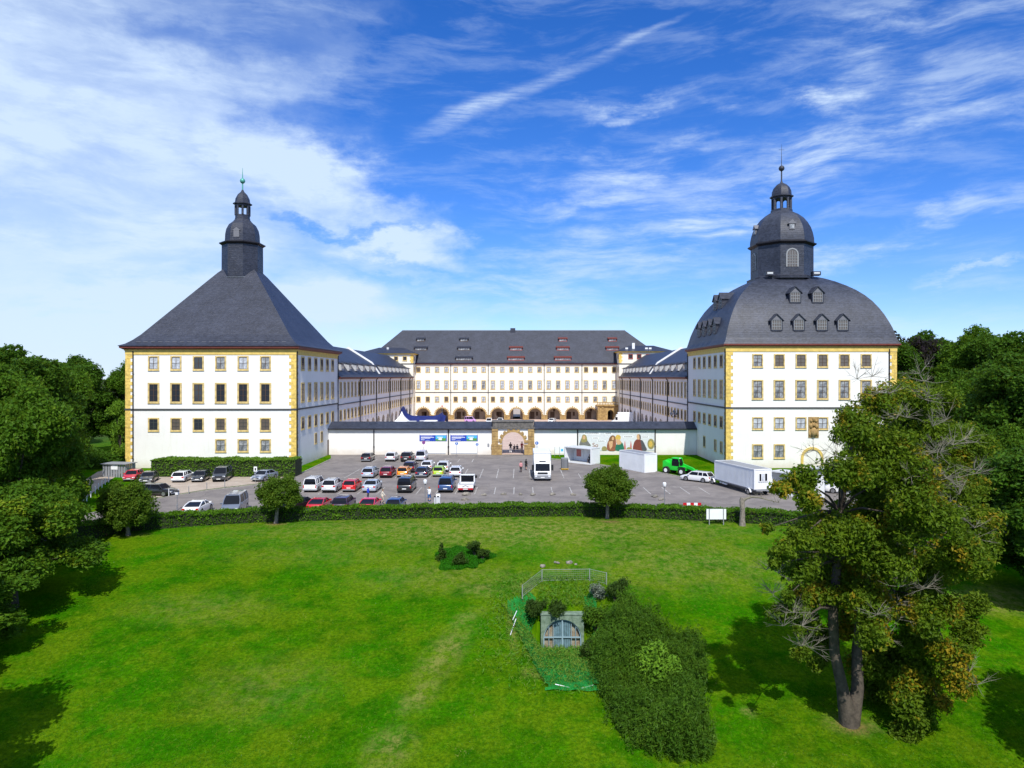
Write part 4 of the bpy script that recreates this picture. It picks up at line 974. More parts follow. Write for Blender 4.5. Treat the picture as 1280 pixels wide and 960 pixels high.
# notice board on legs
def notice(px0, px1, py0, py1, label):
    Y = 130.5; x0, x1 = PX(px0, Y), PX(px1, Y); z0, z1 = PZ(py1, Y), PZ(py0, Y)
    root = thing('notice_board', label, 'notice board', ((x0+x1)/2, Y, 0)); h = (x1-x0)/2
    for x in (-h, 0, h): obj('post', MB().box(x-.04, x+.04, -.04, .04, 0, z1), M['metal'], root)
    b = MB(); b.box(-h+.05, -.05, -.05, -.01, z0, z1-.1); b.box(.05, h-.05, -.05, -.01, z0, z1-.1); obj('panel', b, M['wpanel'], root)
    b = MB(); b.box(.25, h-.25, -.056, -.052, z0+.35, z1-.4); obj('poster', b, M['skyblue'], root)
notice(693.5, 705.5, 558.5, 566.5, 'white two-panel notice board with a blue poster on posts beside the gate')
# blank white board by the hedge, seen from behind
x, y, z = T(895.5, 656); bo = thing('white_board', 'blank white rectangular board on two posts standing in front of the long hedge', 'sign board', (x, y, z))
obj('panel', MB().box(-1.0, 1.0, .03, .07, .55, 1.6), M['wpaint'], bo)
for s in (-.72, .72): obj('post', MB().box(s-.04, s+.04, -.03, .03, -.1, 1.62), M['grey'], bo)

def lamp(px, py_top, Y, label, kind='round'):
    X = PX(px, Y); z = PZ(py_top, Y)
    root = thing('street_lamp', label, 'lamp', (X, Y, 0), 0, 'lamps along the long hedge')
    obj('post', MB().tube([(0,0,0), (0,0,.6), (0,0,.62), (0,0,z-.45)], [.09, .09, .05, .045], 10), M['metal'], root, smooth=True)
    b = MB()
    if kind == 'round': b.lathe([(.07, z-.45), (.16, z-.4), (.22, z-.15), (.2, z-.02), (.1, z+.06)], n=14)
    else: b.lathe([(.08, z-.45), (.2, z-.38), (.24, z-.05)], n=4, rot=R(45))
    obj('lantern', b, M['wpaint'], root, smooth=kind == 'round')
    obj('lantern_cap', MB().lathe([(.06, z-.52), (.12, z-.43)], n=12) if kind == 'round' else MB().lathe([(.3, z-.05), (.1, z+.1)], n=4, rot=R(45)), M['dark'], root)
lamp(531.5, 600, 79.2, 'round-headed white lamp on a pole behind the hedge beside the person in jeans')
lamp(830.6, 603.5, 79, 'round-headed white lamp on a pole behind the hedge, right of the ball tree')
lamp(221.4, 614, 78, 'square-headed lamp on a pole behind the hedge at the left, beside the white coupe', 'sq')
# parking sign on post by silver saloon
X, Y = G(319.4, 603.5); rt = thing('parking_sign', 'small white sign plate on a post beside the silver saloon at the gravel edge', 'sign', (X, Y, 0))
obj('post', MB().cyl((0,0,0), (0,0,2.3), .03, 8), M['metal'], rt)
obj('panel', MB().box(-.24, .24, -.06, -.035, 1.6, 2.3), M['wpaint'], rt); obj('symbol', MB().box(-.1, .1, -.066, -.062, 1.75, 2.1), M['black'], rt)
# ticket machine
X = PX(547.8, 78.6); rt = thing('ticket_machine', 'pale blue-grey ticket machine behind the hedge near the blue van', 'ticket machine', (X, 78.6, 0))
obj('cabinet', MB().box(-.22, .22, -.15, .15, .1, 1.35), M['lgrey'], rt); obj('head', MB().loft([rect(.24, .18, 1.35), rect(.24, .18, 1.6), rect(.16, .1, 1.72)]), M['wpaint'], rt); obj('screen', MB().box(-.12, .12, -.19, -.181, 1.38, 1.52), M['black'], rt)
obj('plinth', MB().box(-.26, .26, -.2, .2, -.02, .1), M['grey'], rt)
X = PX(543.6, 78.9); rt = thing('ticket_machine', 'slim pale post beside the ticket machine behind the hedge', 'bollard', (X, 78.9, 0)); obj('post', MB().tube([(0,0,0), (0,0,1.3)], .1, 10), M['lgrey'], rt); obj('cap', MB().lathe([(.12, 1.3), (.1, 1.42)], n=10), M['dark'], rt); rt.name = 'bollard'

# courtyard things seen over the wall
rt = thing('courtyard_lamp', 'black multi-globe lamp post standing in the courtyard before the right wing', 'lamp', (PX(842.6, 150), 150, 0))
obj('post', MB().tube([(0,0,0), (0,0,1), (0,0,1.05), (0,0,7.2)], [.14, .12, .08, .06], 10), M['dark'], rt)
b = MB()
for a in range(5): c, s = math.cos(a*1.2566), math.sin(a*1.2566); b.tube([(0,0,6.4), (c*.4, s*.4, 6.3), (c*.75, s*.75, 6.7)], .04, 6)
obj('bracket', b, M['dark'], rt)
for a in range(5): c, s = math.cos(a*1.2566), math.sin(a*1.2566); obj('globe', MB().sphere((c*.75, s*.75, 7.0), .27, 7), M['grey'], rt, smooth=True)
obj('globe', MB().sphere((0, 0, 7.5), .3, 7), M['grey'], rt, smooth=True)
M['navy'] = pmat('navy tent cloth', (.012, .02, .13), .6, var=.3, vscale=1); M['tentw'] = pmat('white tent cloth', (.8, .8, .8), .6)
TN = thing('stretch_tent', 'navy blue stretch tent with swept-up peaks showing over the courtyard wall', 'tent', (PX(531, 156), 156, 0))
W = PX(558, 156)-PX(504, 156); n_ = 24
prof_t = [(-.5, 8.4), (-.46, 7.6), (-.42, 6.9), (-.36, 6.45), (-.25, 6.25), (0, 6.2), (.2, 6.25), (.32, 6.45), (.38, 6.9), (.40, 7.1), (.42, 6.5), (.5, 6.2)]
xs_ = np.array([p[0]*W for p in prof_t]); zs_ = np.array([p[1] for p in prof_t])
b = MB(); rings = []
for v in np.linspace(-4.5, 4.5, 9):
    q = (v/4.5)**2; rings.append([(x, v, z-q*1.7) for x, z in zip(xs_, zs_)])
b.loft(rings, cap=False, closed=False); b.loft([[(p[0], p[1], p[2]-.06) for p in r_] for r_ in rings], cap=False, closed=False)
obj('canopy', b, M['navy'], TN, smooth=True, ang=60)
b = MB(); b.loft([[(x, -4.5, z-1.75) for x, z in zip(xs_, zs_)], [(x, -4.6, 1.2) for x, z in zip(xs_, zs_)]], cap=False, closed=False); obj('side_wall', b, M['navy'], TN)
for x, h in ((-.49*W, 8.3), (.40*W, 7.0), (0, 6.1), (-.25*W, 6.1)): obj('pole', MB().cyl((x, 0, 0), (x, 0, h), .07, 8), M['metal'], TN)
b = MB(); 
for (u0, u1, z) in ((-.28, -.12, 5.2), (-.05, .12, 5.3)): b.box(u0*W, u1*W, -4.72, -4.62, z, z+.18)
obj('print', b, M['lgrey'], TN)
rt = thing('pagoda_tent', 'small white pointed pagoda tent top left of the navy tent', 'tent', (PX(502.3, 150), 150, 0))
b = MB(); b.lathe([(3.3, 4.6), (2.1, 5.35), (1.2, 6.0), (.55, 6.6), (.2, 7.2), (.06, 7.5)], n=4, rot=R(45)); obj('roof', b, M['tentw'], rt, smooth=True, ang=50)
b = MB(); b.lathe([(3.3, 4.25), (3.3, 4.6)], n=4, rot=R(45), cap=False); obj('valance', b, M['tentw'], rt)
for sx in (-1, 1):
    for sy_ in (-1, 1): obj('leg', MB().box(sx*2.25-.05, sx*2.25+.05, sy_*2.25-.05, sy_*2.25+.05, 0, 4.4), M['metal'], rt)
rt = thing('flagpole', 'thin pale flagpole with a small red tip rising behind the navy tent', 'flagpole', (PX(552.6, 165), 165, 0))
obj('pole', MB().tube([(0,0,0), (0,0,7.9)], [.08, .05], 8), M['metal'], rt); obj('tip', MB().lathe([(.12, 7.8), (.16, 7.95), (.03, 8.35)], n=8), M['signred'], rt)
rt = thing('marquee_box', 'flat white canopy in front of the navy tent', 'canopy', (PX(538.5, 146), 146, 0))
b = MB(); b.loft([rect(1.35, 1.2, 5.35), rect(1.35, 1.2, 5.75), rect(1.1, 1.0, 5.85)]); obj('canopy', b, M['tentw'], rt)
for sx in (-1, 1): obj('leg', MB().box(sx*1.2-.05, sx*1.2+.05, -.05, .05, 0, 5.4), M['metal'], rt)
rt.name = 'white_canopy'

# ================================================================ VEHICLES
_pc = {}
def paint(c, metal=.0, rough=.35):
    k = (c, metal)
    if k not in _pc: _pc[k] = pmat('car paint', c, rough, metal, .5, coat=1.0)
    return _pc[k]
#        L    W    H    belt  hood  (rear-glass base, roof rear, roof front, windscreen base) measured from the rear, fractions of L
KIND = dict(
 hatch=(4.05,1.76,1.48,.95,.92,(.03,.13,.60,.76)), small=(3.55,1.64,1.50,.97,.95,(.02,.08,.60,.78)), estate=(4.65,1.82,1.48,.95,.90,(.02,.11,.60,.74)),
 saloon=(4.65,1.80,1.45,.98,.90,(.15,.32,.60,.74)), suv=(4.45,1.86,1.66,1.07,1.04,(.02,.10,.58,.74)), coupe=(4.5,1.85,1.38,.95,.88,(.06,.34,.56,.74)),
 mpv=(4.4,1.82,1.83,1.05,1.08,(.01,.05,.66,.82)), van=(4.9,1.92,1.95,1.12,1.12,(.01,.04,.70,.84)), cross=(4.25,1.82,1.56,1.02,1.0,(.02,.14,.58,.74)))
def wheel(parent, x, y, r=.32, wd=.22, s=1, rimr=.66):
    t = MB(); t.tube([(x-wd/2*s, y, r), (x+wd/2*s, y, r)], r, 18); o = obj('wheel', t, M['rubber'], parent)
    m = MB(); xo = x+wd/2*s; m.tube([(xo, y, r), (xo+.012*s, y, r)], r*rimr, 14)
    obj('rim', m, M['rim'], o); h = MB(); h.tube([(xo+.012*s, y, r), (xo+.022*s, y, r)], r*.16, 8)
    for k in range(5):
        a = k*1.2566; h.add([(xo+.013*s, y+r*.2*math.cos(a), r+r*.2*math.sin(a)), (xo+.014*s, y+r*.58*math.cos(a+.22), r+r*.58*math.sin(a+.22)), (xo+.014*s, y+r*.58*math.cos(a-.22), r+r*.58*math.sin(a-.22))], [(0,1,2)])
    obj('hub', h, M['dark'], o); return o
def car(kind, label, x, y, heading, col, name='parked_car', cat='car', group='cars parked in bays before the courtyard wall', metal=0., roofcol=None, rails=False, z=.02):
    Ln, W_, H, belt, hood, g = KIND[kind]; hw = W_/2
    root = thing(name, label, cat, (x, y, z), R(heading), group)
    P = paint(col, metal); ys_ = lambda f: -Ln/2+f*Ln
    # lower body
    st = [(0.0, .90, .34, belt-.22), (.012, .965, .27, belt-.10), (.05, .995, .24, belt-.0), (.22, 1.0, .22, belt+.0), (g[3]-.06, 1.0, .22, belt-.0), (g[3]+.02, .995, .22, hood), (.90, .975, .24, hood-.10), (.965, .93, .27, hood-.20), (1.0, .80, .36, hood-.36)]
    rings = []
    for f, wf, z0, z1 in st:
        a = hw*wf; yy = ys_(f)
        rings.append([(-a*.94, yy, z0), (-a, yy, z0+.12), (-a*1.0, yy, z0+(z1-z0)*.62), (-a*.955, yy, z1-.03), (-a*.86, yy, z1+.015), (a*.86, yy, z1+.015), (a*.955, yy, z1-.03), (a*1.0, yy, z0+(z1-z0)*.62), (a, yy, z0+.12), (a*.94, yy, z0)])
    b = MB(); b.loft(rings)
    y0, y1, y2, y3 = [ys_(q) for q in g]; zb = belt-.02; zr = H-.05; wb, wr = hw*.90, hw*.72
    gl = MB(); mid = [(y0+y1)/2+.02, (y2+y3)/2]; zm = (zb+zr)/2; wm = hw*.84
    gl.loft([[(-wb, y0+.03, zb), (wb, y0+.03, zb), (wb, y3, zb), (-wb, y3, zb)], [(-wm, y0+(y1-y0)*.42, zm), (wm, y0+(y1-y0)*.42, zm), (wm, y3+(y2-y3)*.5, zm), (-wm, y3+(y2-y3)*.5, zm)], [(-wr, y1, zr), (wr, y1, zr), (wr, y2, zr), (-wr, y2, zr)]])
    # roof and pillars belong to the painted shell
    def rr(w2, a, c, z): return [(-w2, a+.08, z), (-w2+.1, a, z), (w2-.1, a, z), (w2, a+.08, z), (w2, c-.1, z), (w2-.14, c, z), (-w2+.14, c, z), (-w2, c-.1, z)]
    b.loft([rr(wr+.035, y1-.06, y2+.05, zr-.03), rr(wr+.03, y1-.07, y2+.04, zr+.01), rr(wr-.12, y1+.12, y2-.1, H)], mat=1 if roofcol else 0)
    for s in (-1, 1):
        for (ya, yb) in ((y0+.03, y1), (y3, y2)):
            b.tube([(s*wb, ya, zb-.02), (s*(wm+.012), ya+(yb-ya)*(.42 if ya < yb and ya == y0+.03 else .5), zm), (s*wr, yb, zr)], .055, 6)
        yc = (y1+y2)/2+.1; b.tube([(s*(wb+.0), yc, zb), (s*(wm+.005), yc, zm), (s*(wr+.0), yc, zr)], .04, 5)
        if kind in ('estate', 'mpv', 'van', 'suv'): yc = y1+.55; b.tube([(s*wb, yc, zb), (s*(wm+.005), yc, zm), (s*wr, yc, zr)], .05, 5)
    obj('body', b, [P, paint(roofcol) if roofcol else P], root, smooth=True, ang=38)
    obj('windows', gl, M['carglass'], root)
    r = .33 if kind not in ('small',) else .30
    if kind in ('suv', 'van', 'cross'): r = .36
    wbse = Ln*.585
    for yy in (-wbse/2-.04, wbse/2-.04):
        for s in (-1, 1):
            wheel(root, s*(hw-.10), yy, r, .22, s)
    for yy in (-wbse/2-.04, wbse/2-.04):
        for s in (-1, 1): am = MB(); am.tube([(s*(hw-.3), yy, r+.01), (s*(hw+.004), yy, r+.01)], r+.055, 18); obj('wheel_arch', am, M['black'], root)
    bm_ = M['black'] if kind in ('suv', 'cross', 'van') else M['grey']
    tb = MB(); tb.box(-hw*.9, hw*.9, -Ln/2-.012, -Ln/2+.1, .28, .42); obj('bumper', tb, bm_, root); tb = MB(); tb.box(-hw*.8, hw*.8, Ln/2-.1, Ln/2+.012, .3, .44); obj('bumper', tb, bm_, root)
    hi = kind in ('mpv', 'van', 'small')
    for s in (-1, 1):
        t = MB(); x0, x1 = sorted((s*hw*.93, s*hw*(.62 if not hi else .80))); zt = belt-.12
        t.box(x0, x1, -Ln/2-.01, -Ln/2+.14, zt-(.16 if not hi else .34), zt+.03); obj('tail_light', t, M['tail'], root)
        t = MB(); x0, x1 = sorted((s*hw*.90, s*hw*.56)); t.box(x0, x1, Ln/2-.25, Ln/2-.035, hood-.40, hood-.25); obj('headlight', t, M['headl'], root)
        t = MB(); x0, x1 = sorted((s*hw*.96, s*(hw+.2))); t.box(x0, x1, y3-.35, y3-.2, belt-.0, belt+.15); obj('mirror', t, P if not rails else M['black'], root)
    t = MB(); t.box(-.26, .26, -Ln/2-.02, -Ln/2+.02, .52, .64); obj('number_plate', t, M['plate'], root)
    t = MB(); t.box(-.26, .26, Ln/2-.03, Ln/2+.03, .40, .51); obj('number_plate', t, M['plate'], root)
    t = MB(); t.box(-hw*.5, hw*.5, Ln/2-.06, Ln/2-.0, hood-.42, hood-.28); obj('grille', t, M['black'], root)
    if rails:
        for s in (-1, 1): obj('roof_rail', MB().tube([(s*(wr-.08), y1+.1, H-.02), (s*(wr-.08), y1+.2, H+.05), (s*(wr-.08), y2-.2, H+.05), (s*(wr-.08), y2-.1, H-.02)], .025, 6), M['metal'], root)
    return root
def at_rear(px, py, kind, hd=0.):
    """centre of a car whose rear lower edge shows at this place"""
    x, y = G(px, py); Ln = KIND[kind][0]; h = R(hd); return x - math.sin(h)*Ln/2, y + math.cos(h)*Ln/2
def at_front(px, py, kind, hd):
    x, y = G(px, py); Ln = KIND[kind][0]; h = R(hd); return x + math.sin(h)*Ln/2, y - math.cos(h)*Ln/2
WHT, SIL, BLK, NVY = (.80, .80, .81), (.42, .46, .52), (.012, .012, .014), (.014, .02, .05)
rowA = 'cars nosed up to the courtyard wall'; rowB = 'cars in the far double row'; rowC = 'cars in the near side of the double row'; rowD = 'cars in the middle row'; rowE = 'cars tucked behind the long hedge'
spec = [
 ('hatch', 'black hatchback parked alone at the left end of the row against the courtyard wall', 456.9, 577.8, 0, (.02, .01, .014), rowA, 0),
 ('cross', 'silver-white crossover second from the left in the row against the courtyard wall', 487.3, 577.5, 0, (.60, .62, .66), rowA, 0),
 ('suv', 'black crossover between two pale cars against the courtyard wall', 506.8, 577.8, 0, (.02, .018, .018), rowA, 0),
 ('mpv', 'silver compact people carrier at the right end of the row against the courtyard wall', 525.3, 577, 0, (.55, .57, .64), rowA, 0),
 ('suv', 'dark navy and maroon tall car right behind the orange hatchback', 510.6, 591.6, 0, (.035, .015, .035), rowB, 0),
 ('hatch', 'white hatchback behind the dark navy car, left of the white crossover', 532.6, 589, 0, WHT, rowB, 0),
 ('cross', 'white crossover directly behind the lime green hatchback', 553, 590.5, 0, WHT, rowB, 0),
 ('estate', 'blue-silver estate car at the left end of the near double row', 458.8, 598.4, 0, (.40, .45, .54), rowC, 0),
 ('cross', 'dark red crossover between the blue-silver estate and the orange car', 481.6, 598, 0, (.20, .008, .02), rowC, 0),
 ('small', 'orange small boxy hatchback with a black rear window', 502.5, 597.3, 0, (.85, .30, .004), rowC, 0),
 ('estate', 'dark navy saloon between the orange car and the lime green car', 526.3, 597.7, 0, (.018, .03, .07), rowC, 0),
 ('small', 'lime green small hatchback', 547.4, 596.6, 0, (.42, .66, .04), rowC, 0),
 ('hatch', 'white hatchback right of the lime green car, behind the flatbed truck', 568.7, 596.9, 0, (.74, .76, .80), rowC, 0),
 ('mpv', 'white high-roofed van-like car at the left end of the middle row', 387, 616, 0, WHT, rowD, 0),
 ('suv', 'white crossover with black lower trim beside the white high-roofed car', 410.3, 616.8, 0, (.66, .68, .70), rowD, 0),
 ('hatch', 'bright red hatchback in the middle row', 435.6, 615.8, 0, (.62, .008, .012), rowD, 0),
 ('saloon', 'silver-blue saloon in the middle row, right of the bright red hatchback', 460.8, 616.6, 0, (.42, .47, .55), rowD, 0),
 ('van', 'black van with tinted rear window in the middle row', 505, 617, 0, (.018, .018, .017), rowD, 0),
 ('van', 'round-backed metallic blue van beside the white flatbed truck', 556.4, 616.6, 0, (.03, .075, .20), rowD, .2),
]
for kd, lb, px, py, hd, c, gr, mt in spec:
    x, y = at_rear(px, py, kd, hd); car(kd, lb, x, y, hd, c, group=gr, metal=mt, rails=kd in ('estate',) or 'high-roofed' in lb)
for kd, lb, px, c in (('saloon', 'black car half hidden behind the middle ball tree', 381, BLK), ('coupe', 'low red car behind the hedge, right of the ball tree', 405.5, (.48, .004, .012)),
                      ('suv', 'dark navy tall car with a maroon sheen behind the hedge', 435.3, (.05, .022, .05)), ('coupe', 'pinkish red car behind the hedge beside two people', 467, (.60, .008, .05)),
                      ('hatch', 'dark blue hatchback behind the hedge below the black van', 499, (.02, .04, .12))):
    car(kd, lb, PX(px, 80), 75.9+KIND[kd][0]/2, 0 if kd != 'saloon' else -24, c, group=rowE)
lg = 'cars on the gravel in front of the left tower'
for kd, lb, px, py, hd, c, fr in (
 ('hatch', 'red hatchback at the left corner of the left tower, front facing the lawn', 160.5, 602.5, 192, (.50, .012, .03), 1),
 ('saloon', 'dark grey saloon beside the red hatchback at the tower corner', 181.5, 605, 196, (.045, .045, .045), 1),
 ('estate', 'white estate car on the gravel left of the black hatchback', 221.5, 603.8, 6, WHT, 0),
 ('hatch', 'black hatchback between the white estate and the dark grey people carrier', 246, 603.5, 190, (.015, .02, .03), 1),
 ('van', 'dark grey people carrier at the tall clipped hedge', 273, 603.0, 191, (.04, .045, .055), 1),
 ('saloon', 'silver saloon alone at the right end of the gravel', 319, 602.8, 168, (.28, .32, .40), 1)):
    x, y = (at_front if fr else at_rear)(px, py, kd, hd); car(kd, lb, x, y, hd, c, group=lg, metal=.3 if 'silver' in lb else 0)
x, y = G(198, 619); car('estate', 'black estate car seen side-on half hidden by the left ball tree', x, y, -98, BLK, group='cars along the left drive')
x, y = at_rear(237.5, 646, 'coupe', 4); car('coupe', 'white coupe with dark rear window behind the hedge, near the square-headed lamp', x, y, 4, WHT, group='cars along the left drive')
x, y = at_front(287, 647, 'van', 190); v = car('van', 'grey van facing the lawn behind the hedge left of the middle ball tree', x, y, 190, (.13, .15, .20), group='cars along the left drive', cat='van', name='parked_van'); v.scale = (1.02, 1.05, 1.12)
xa, ya = G(861, 601.5); xb, yb = G(884.4, 604.2)
hd = math.degrees(math.atan2(-(xa-xb), ya-yb)); car('estate', 'white estate car seen side-on between the green telehandler and the white cabin', (xa+xb)/2+.1, (ya+yb)/2+.9, hd, WHT, group=None)
# courtyard vehicles
def cy(px, Y): return PX(px, Y), Y
x, y = cy(588, 226); v = car('mpv', 'pink and purple printed van in the courtyard before the arcade', x, y, -90, (.55, .30, .62), group='vehicles in the courtyard', name='parked_van', cat='van'); v.scale = (1.1, .85, 1.15)
x, y = cy(611.3, 221); car('mpv', 'white van facing the gate in the courtyard before the arcade', x, y, 180, WHT, group='vehicles in the courtyard', name='parked_van', cat='van')
x, y = cy(625.2, 228); car('hatch', 'white car in the courtyard before the arch left of the passage', x, y, 180, WHT, group='vehicles in the courtyard')
x, y = cy(690, 226); car('hatch', 'white car in the courtyard before the arches right of the passage', x, y, 160, WHT, group='vehicles in the courtyard')
rt = thing('box_van', 'white long box van in the courtyard beside the stone porch', 'van', (PX(777.5, 205), 205, 0), R(90), 'vehicles in the courtyard')
b = MB(); b.loft([rect(1.0, 2.3, .5, (0, -1.0)), rect(1.0, 2.3, 2.9, (0, -1.0)), rect(.92, 2.2, 3.0, (0, -1.0))]); obj('cargo_box', b, M['wpanel'], rt)
b = MB(); b.loft([[(-1, 1.3, .45), (-1, 3.2, .45), (-1, 3.25, 1.2), (-1, 2.5, 1.5), (-1, 1.75, 2.5), (-1, 1.3, 2.6)], [(1, 1.3, .45), (1, 3.2, .45), (1, 3.25, 1.2), (1, 2.5, 1.5), (1, 1.75, 2.5), (1, 1.3, 2.6)]]); obj('cab', b, M['wpaint'], rt)
b = MB(); b.add([(-.9, 2.52, 1.53), (.9, 2.52, 1.53), (.85, 1.80, 2.48), (-.85, 1.80, 2.48)], [(0,1,2,3)]); b.box(1.0, 1.01, 1.5, 2.2, 1.5, 2.1); b.box(-1.01, -1.0, 1.5, 2.2, 1.5, 2.1); obj('windows', b, M['carglass'], rt)
for yy in (-2.2, 2.2):
    for s in (-1, 1): wheel(rt, s*.9, yy, .36, .24, s)
rt.scale = (1, .95, 1.5)

# white flatbed pickup with dark rear window, chevron on its tailgate
x, y = G(581.8, 616.4); FB = thing('flatbed_truck', 'white flatbed pickup truck with a red rear bumper and a dark cab window', 'truck', (x, y, .02))
b = MB(); b.box(-1.0, -.94, .12, 3.2, .60, 1.05); b.box(.94, 1.0, .12, 3.2, .60, 1.05); obj('load_bed', b, M['wpaint'], FB); obj('bed_floor', MB().box(-.94, .94, .12, 3.2, .60, .70), M['grey'], FB)
obj('tailgate', MB().box(-1.0, 1.0, .05, .12, .62, 1.06), M['wpaint'], FB)
b = MB()
for s in (-1, 1):
    b.add([(0, .045, .98), (0, .045, .91), (s*.40, .045, .74), (s*.40, .045, .81)], [(0,1,2,3) if s > 0 else (3,2,1,0)])
obj('chevron_badge', b, M['black'], FB)
b = MB(); prof_ = [(3.25, .45), (5.4, .45), (5.5, .95), (5.0, 1.2), (4.5, 1.82), (3.3, 1.88), (3.25, 1.75)]
b.loft([[(x_, yy, z) for yy, z in prof_] for x_ in (-.95, -.9, .9, .95)]); obj('cab', b, M['wpaint'], FB)
b = MB(); b.box(-.84, .84, 3.20, 3.25, .98, 1.78); b.box(-.96, -.95, 3.45, 4.4, 1.15, 1.7); b.box(.95, .96, 3.45, 4.4, 1.15, 1.7); obj('windows', b, M['carglass'], FB)
b = MB(); 
for x_ in (-.95, .95): b.box(x_-.05, x_+.05, 3.1, 3.2, 1.05, 1.9)
b.box(-1.0, 1.0, 3.1, 3.2, 1.84, 1.92); obj('headboard', b, M['wpaint'], FB)
obj('rear_bumper', MB().box(-.98, .98, -.02, .05, .42, .58), M['signred'], FB); obj('number_plate', MB().box(-.3, .3, -.04, -.02, .44, .56), M['plate'], FB)
for s in (-1, 1):
    x0, x1 = sorted((s*.95, s*1.25)); obj('mirror', MB().box(x0, x1, 4.0, 4.15, 1.35, 1.7), M['black'], FB)
    x0, x1 = sorted((s*.95, s*.66)); obj('tail_light', MB().box(x0, x1, .0, .05, .50, .60), M['tail'], FB)
    for yy in (1.0, 4.4): wheel(FB, s*.84, yy, .35, .24, s)
obj('chassis', MB().box(-.7, .7, .05, 5.1, .35, .6), M['black'], FB)

# box truck facing the lawn
Yt = 99.4; TR = thing('box_truck', 'white box truck parked facing the lawn in front of the gate', 'truck', (PX(678.3, Yt), Yt, .02), R(180)); TR.scale = (1.04, 1.06, 1.08)
b = MB(); b.loft([rect(1.22, 3.2, .95, (0, -5.15)), rect(1.22, 3.2, 3.5, (0, -5.15)), rect(1.18, 3.16, 3.56, (0, -5.15))]); obj('cargo_box', b, M['wpanel'], TR)
b = MB()
for z in (.97, 3.4): b.box(-1.25, 1.25, -8.36, -1.94, z, z+.09)
for x_ in (-1.25, 1.17): b.box(x_, x_+.08, -1.99, -1.94, .97, 3.49)
obj('box_edging', b, M['metal'], TR)
prof_ = [(-1.8, .5), (.0, .5), (.05, 1.15), (-.05, 1.3), (-.22, 2.35), (-.5, 2.6), (-1.8, 2.62)]
b = MB(); b.loft([[(x_*.985 if abs(x_) > 1.1 else x_, yy, z) for yy, z in prof_] for x_ in (-1.15, -1.08, 1.08, 1.15)]); obj('cab', b, M['wpaint'], TR, smooth=True, ang=30)
b = MB(); b.add([(-1.0, -.02, 1.36), (1.0, -.02, 1.36), (.98, -.2, 2.3), (-.98, -.2, 2.3)], [(0,1,2,3)]); obj('windscreen', b, M['carglass'], TR)
b = MB(); b.box(-1.16, -1.15, -1.3, -.45, 1.4, 2.1); b.box(1.15, 1.16, -1.3, -.45, 1.4, 2.1); obj('side_window', b, M['carglass'], TR)
obj('bumper', MB().loft([[(x_, yy, z) for x_, yy in ((-1.17, -.2), (-1.1, .1), (1.1, .1), (1.17, -.2))] for z in (.35, .8)]), M['grey'], TR)
obj('grille', MB().box(-.7, .7, .03, .075, .95, 1.2), M['black'], TR)
obj('number_plate', MB().box(-.27, .27, .10, .12, .45, .57), M['plate'], TR)
obj('roof_marker', MB().box(-.45, .45, -.40, -.3, 2.56, 2.66), M['black'], TR)
for s in (-1, 1):
    x0, x1 = sorted((s*1.05, s*.78)); obj('headlight', MB().box(x0, x1, .06, .11, .58, .76), M['headl'], TR)
    x0, x1 = sorted((s*1.2, s*1.5)); obj('mirror', MB().box(x0, x1, -.3, -.15, 1.4, 2.15), M['black'], TR)
    obj('wiper', MB().tube([(s*.1, -.0, 1.36), (s*.7, -.05, 1.7)], .015, 4), M['black'], TR)
    for yy in (-1.0, -6.0): wheel(TR, s*1.0, yy, .45, .28, s, .55)
obj('chassis', MB().box(-.45, .45, -8.2, -1.0, .55, .9), M['black'], TR)
obj('fuel_tank', MB().box(-1.15, -.6, -3.9, -2.7, .45, .9), M['metal'], TR)

# dark roll cage on a yellow base beside the truck
x, y = G(705.8, 587.4); rt = thing('roll_container', 'dark upright roll container on a yellow base between the truck and the white cabin', 'roll container', (x, y, .02))
b = MB()
for px_ in np.linspace(-.5, .5, 6): b.box(px_-.06, px_+.06, -.42, -.36, .25, 1.9); b.box(px_-.06, px_+.06, .36, .42, .25, 1.9)
b.box(-.56, -.5, -.42, .42, .25, 1.9); b.box(.5, .56, -.42, .42, .25, 1.9); b.box(-.56, .56, -.43, .43, 1.8, 1.92); obj('cage', b, M['grey'], rt)
obj('load', MB().box(-.45, .45, -.34, .34, .25, 1.6), M['black'], rt)
obj('base', MB().box(-.6, .6, -.5, .5, .14, .24), pmat('yellow paint', (.7, .42, .02), .5), rt)
for sx in (-1, 1):
    for s_ in (-1, 1): b = MB(); b.tube([(sx*.45-.04, s_*.4, .07), (sx*.45+.04, s_*.4, .07)], .07, 10); obj('castor', b, M['black'], rt)

# ---------------------------------------------------------------- site cabins
def local_frame(root_name, label, cat, pa, pb, group=None, z=0.):
    """origin at ground point pa; local +X runs to pb, local -Y is the side seen"""
    d = math.atan2(pb[1]-pa[1], pb[0]-pa[0]); return thing(root_name, label, cat, (pa[0], pa[1], z), d, group)
def open_cabin(label, pa, ln, ang, W_=2.5, H=2.75, group='white site cabins', nm='site_cabin'):
    rt = thing(nm, label, 'cabin', (pa[0], pa[1], .02), R(ang), group); t = .08
    b = MB(); b.box(0, ln, W_-t, W_, .15, H-.12); b.box(0, t, .1, W_-t, .15, H-.12); b.box(ln-t, ln, .1, W_-t, .15, H-.12); obj('wall', b, M['wpanel'], rt)
    obj('floor', MB().box(0, ln, 0, W_, 0, .15), M['lgrey'], rt)
    obj('roof', MB().box(-.03, ln+.03, -.06, W_+.03, H-.12, H), M['lgrey'], rt)
    b = MB(); b.box(-.04, .1, -.07, .1, .0, H+.02); b.box(ln-.1, ln+.04, -.07, .1, 0, H+.02); b.box(.1, ln-.1, -.07, .06, H-.14, H+.02); b.box(.1, ln-.1, -.07, .04, 0, .16); obj('frame', b, M['wpaint'], rt)
    return rt
xa, ya = G(738.7, 581.2); ang1 = 136
s1x, s1y = xa, ya
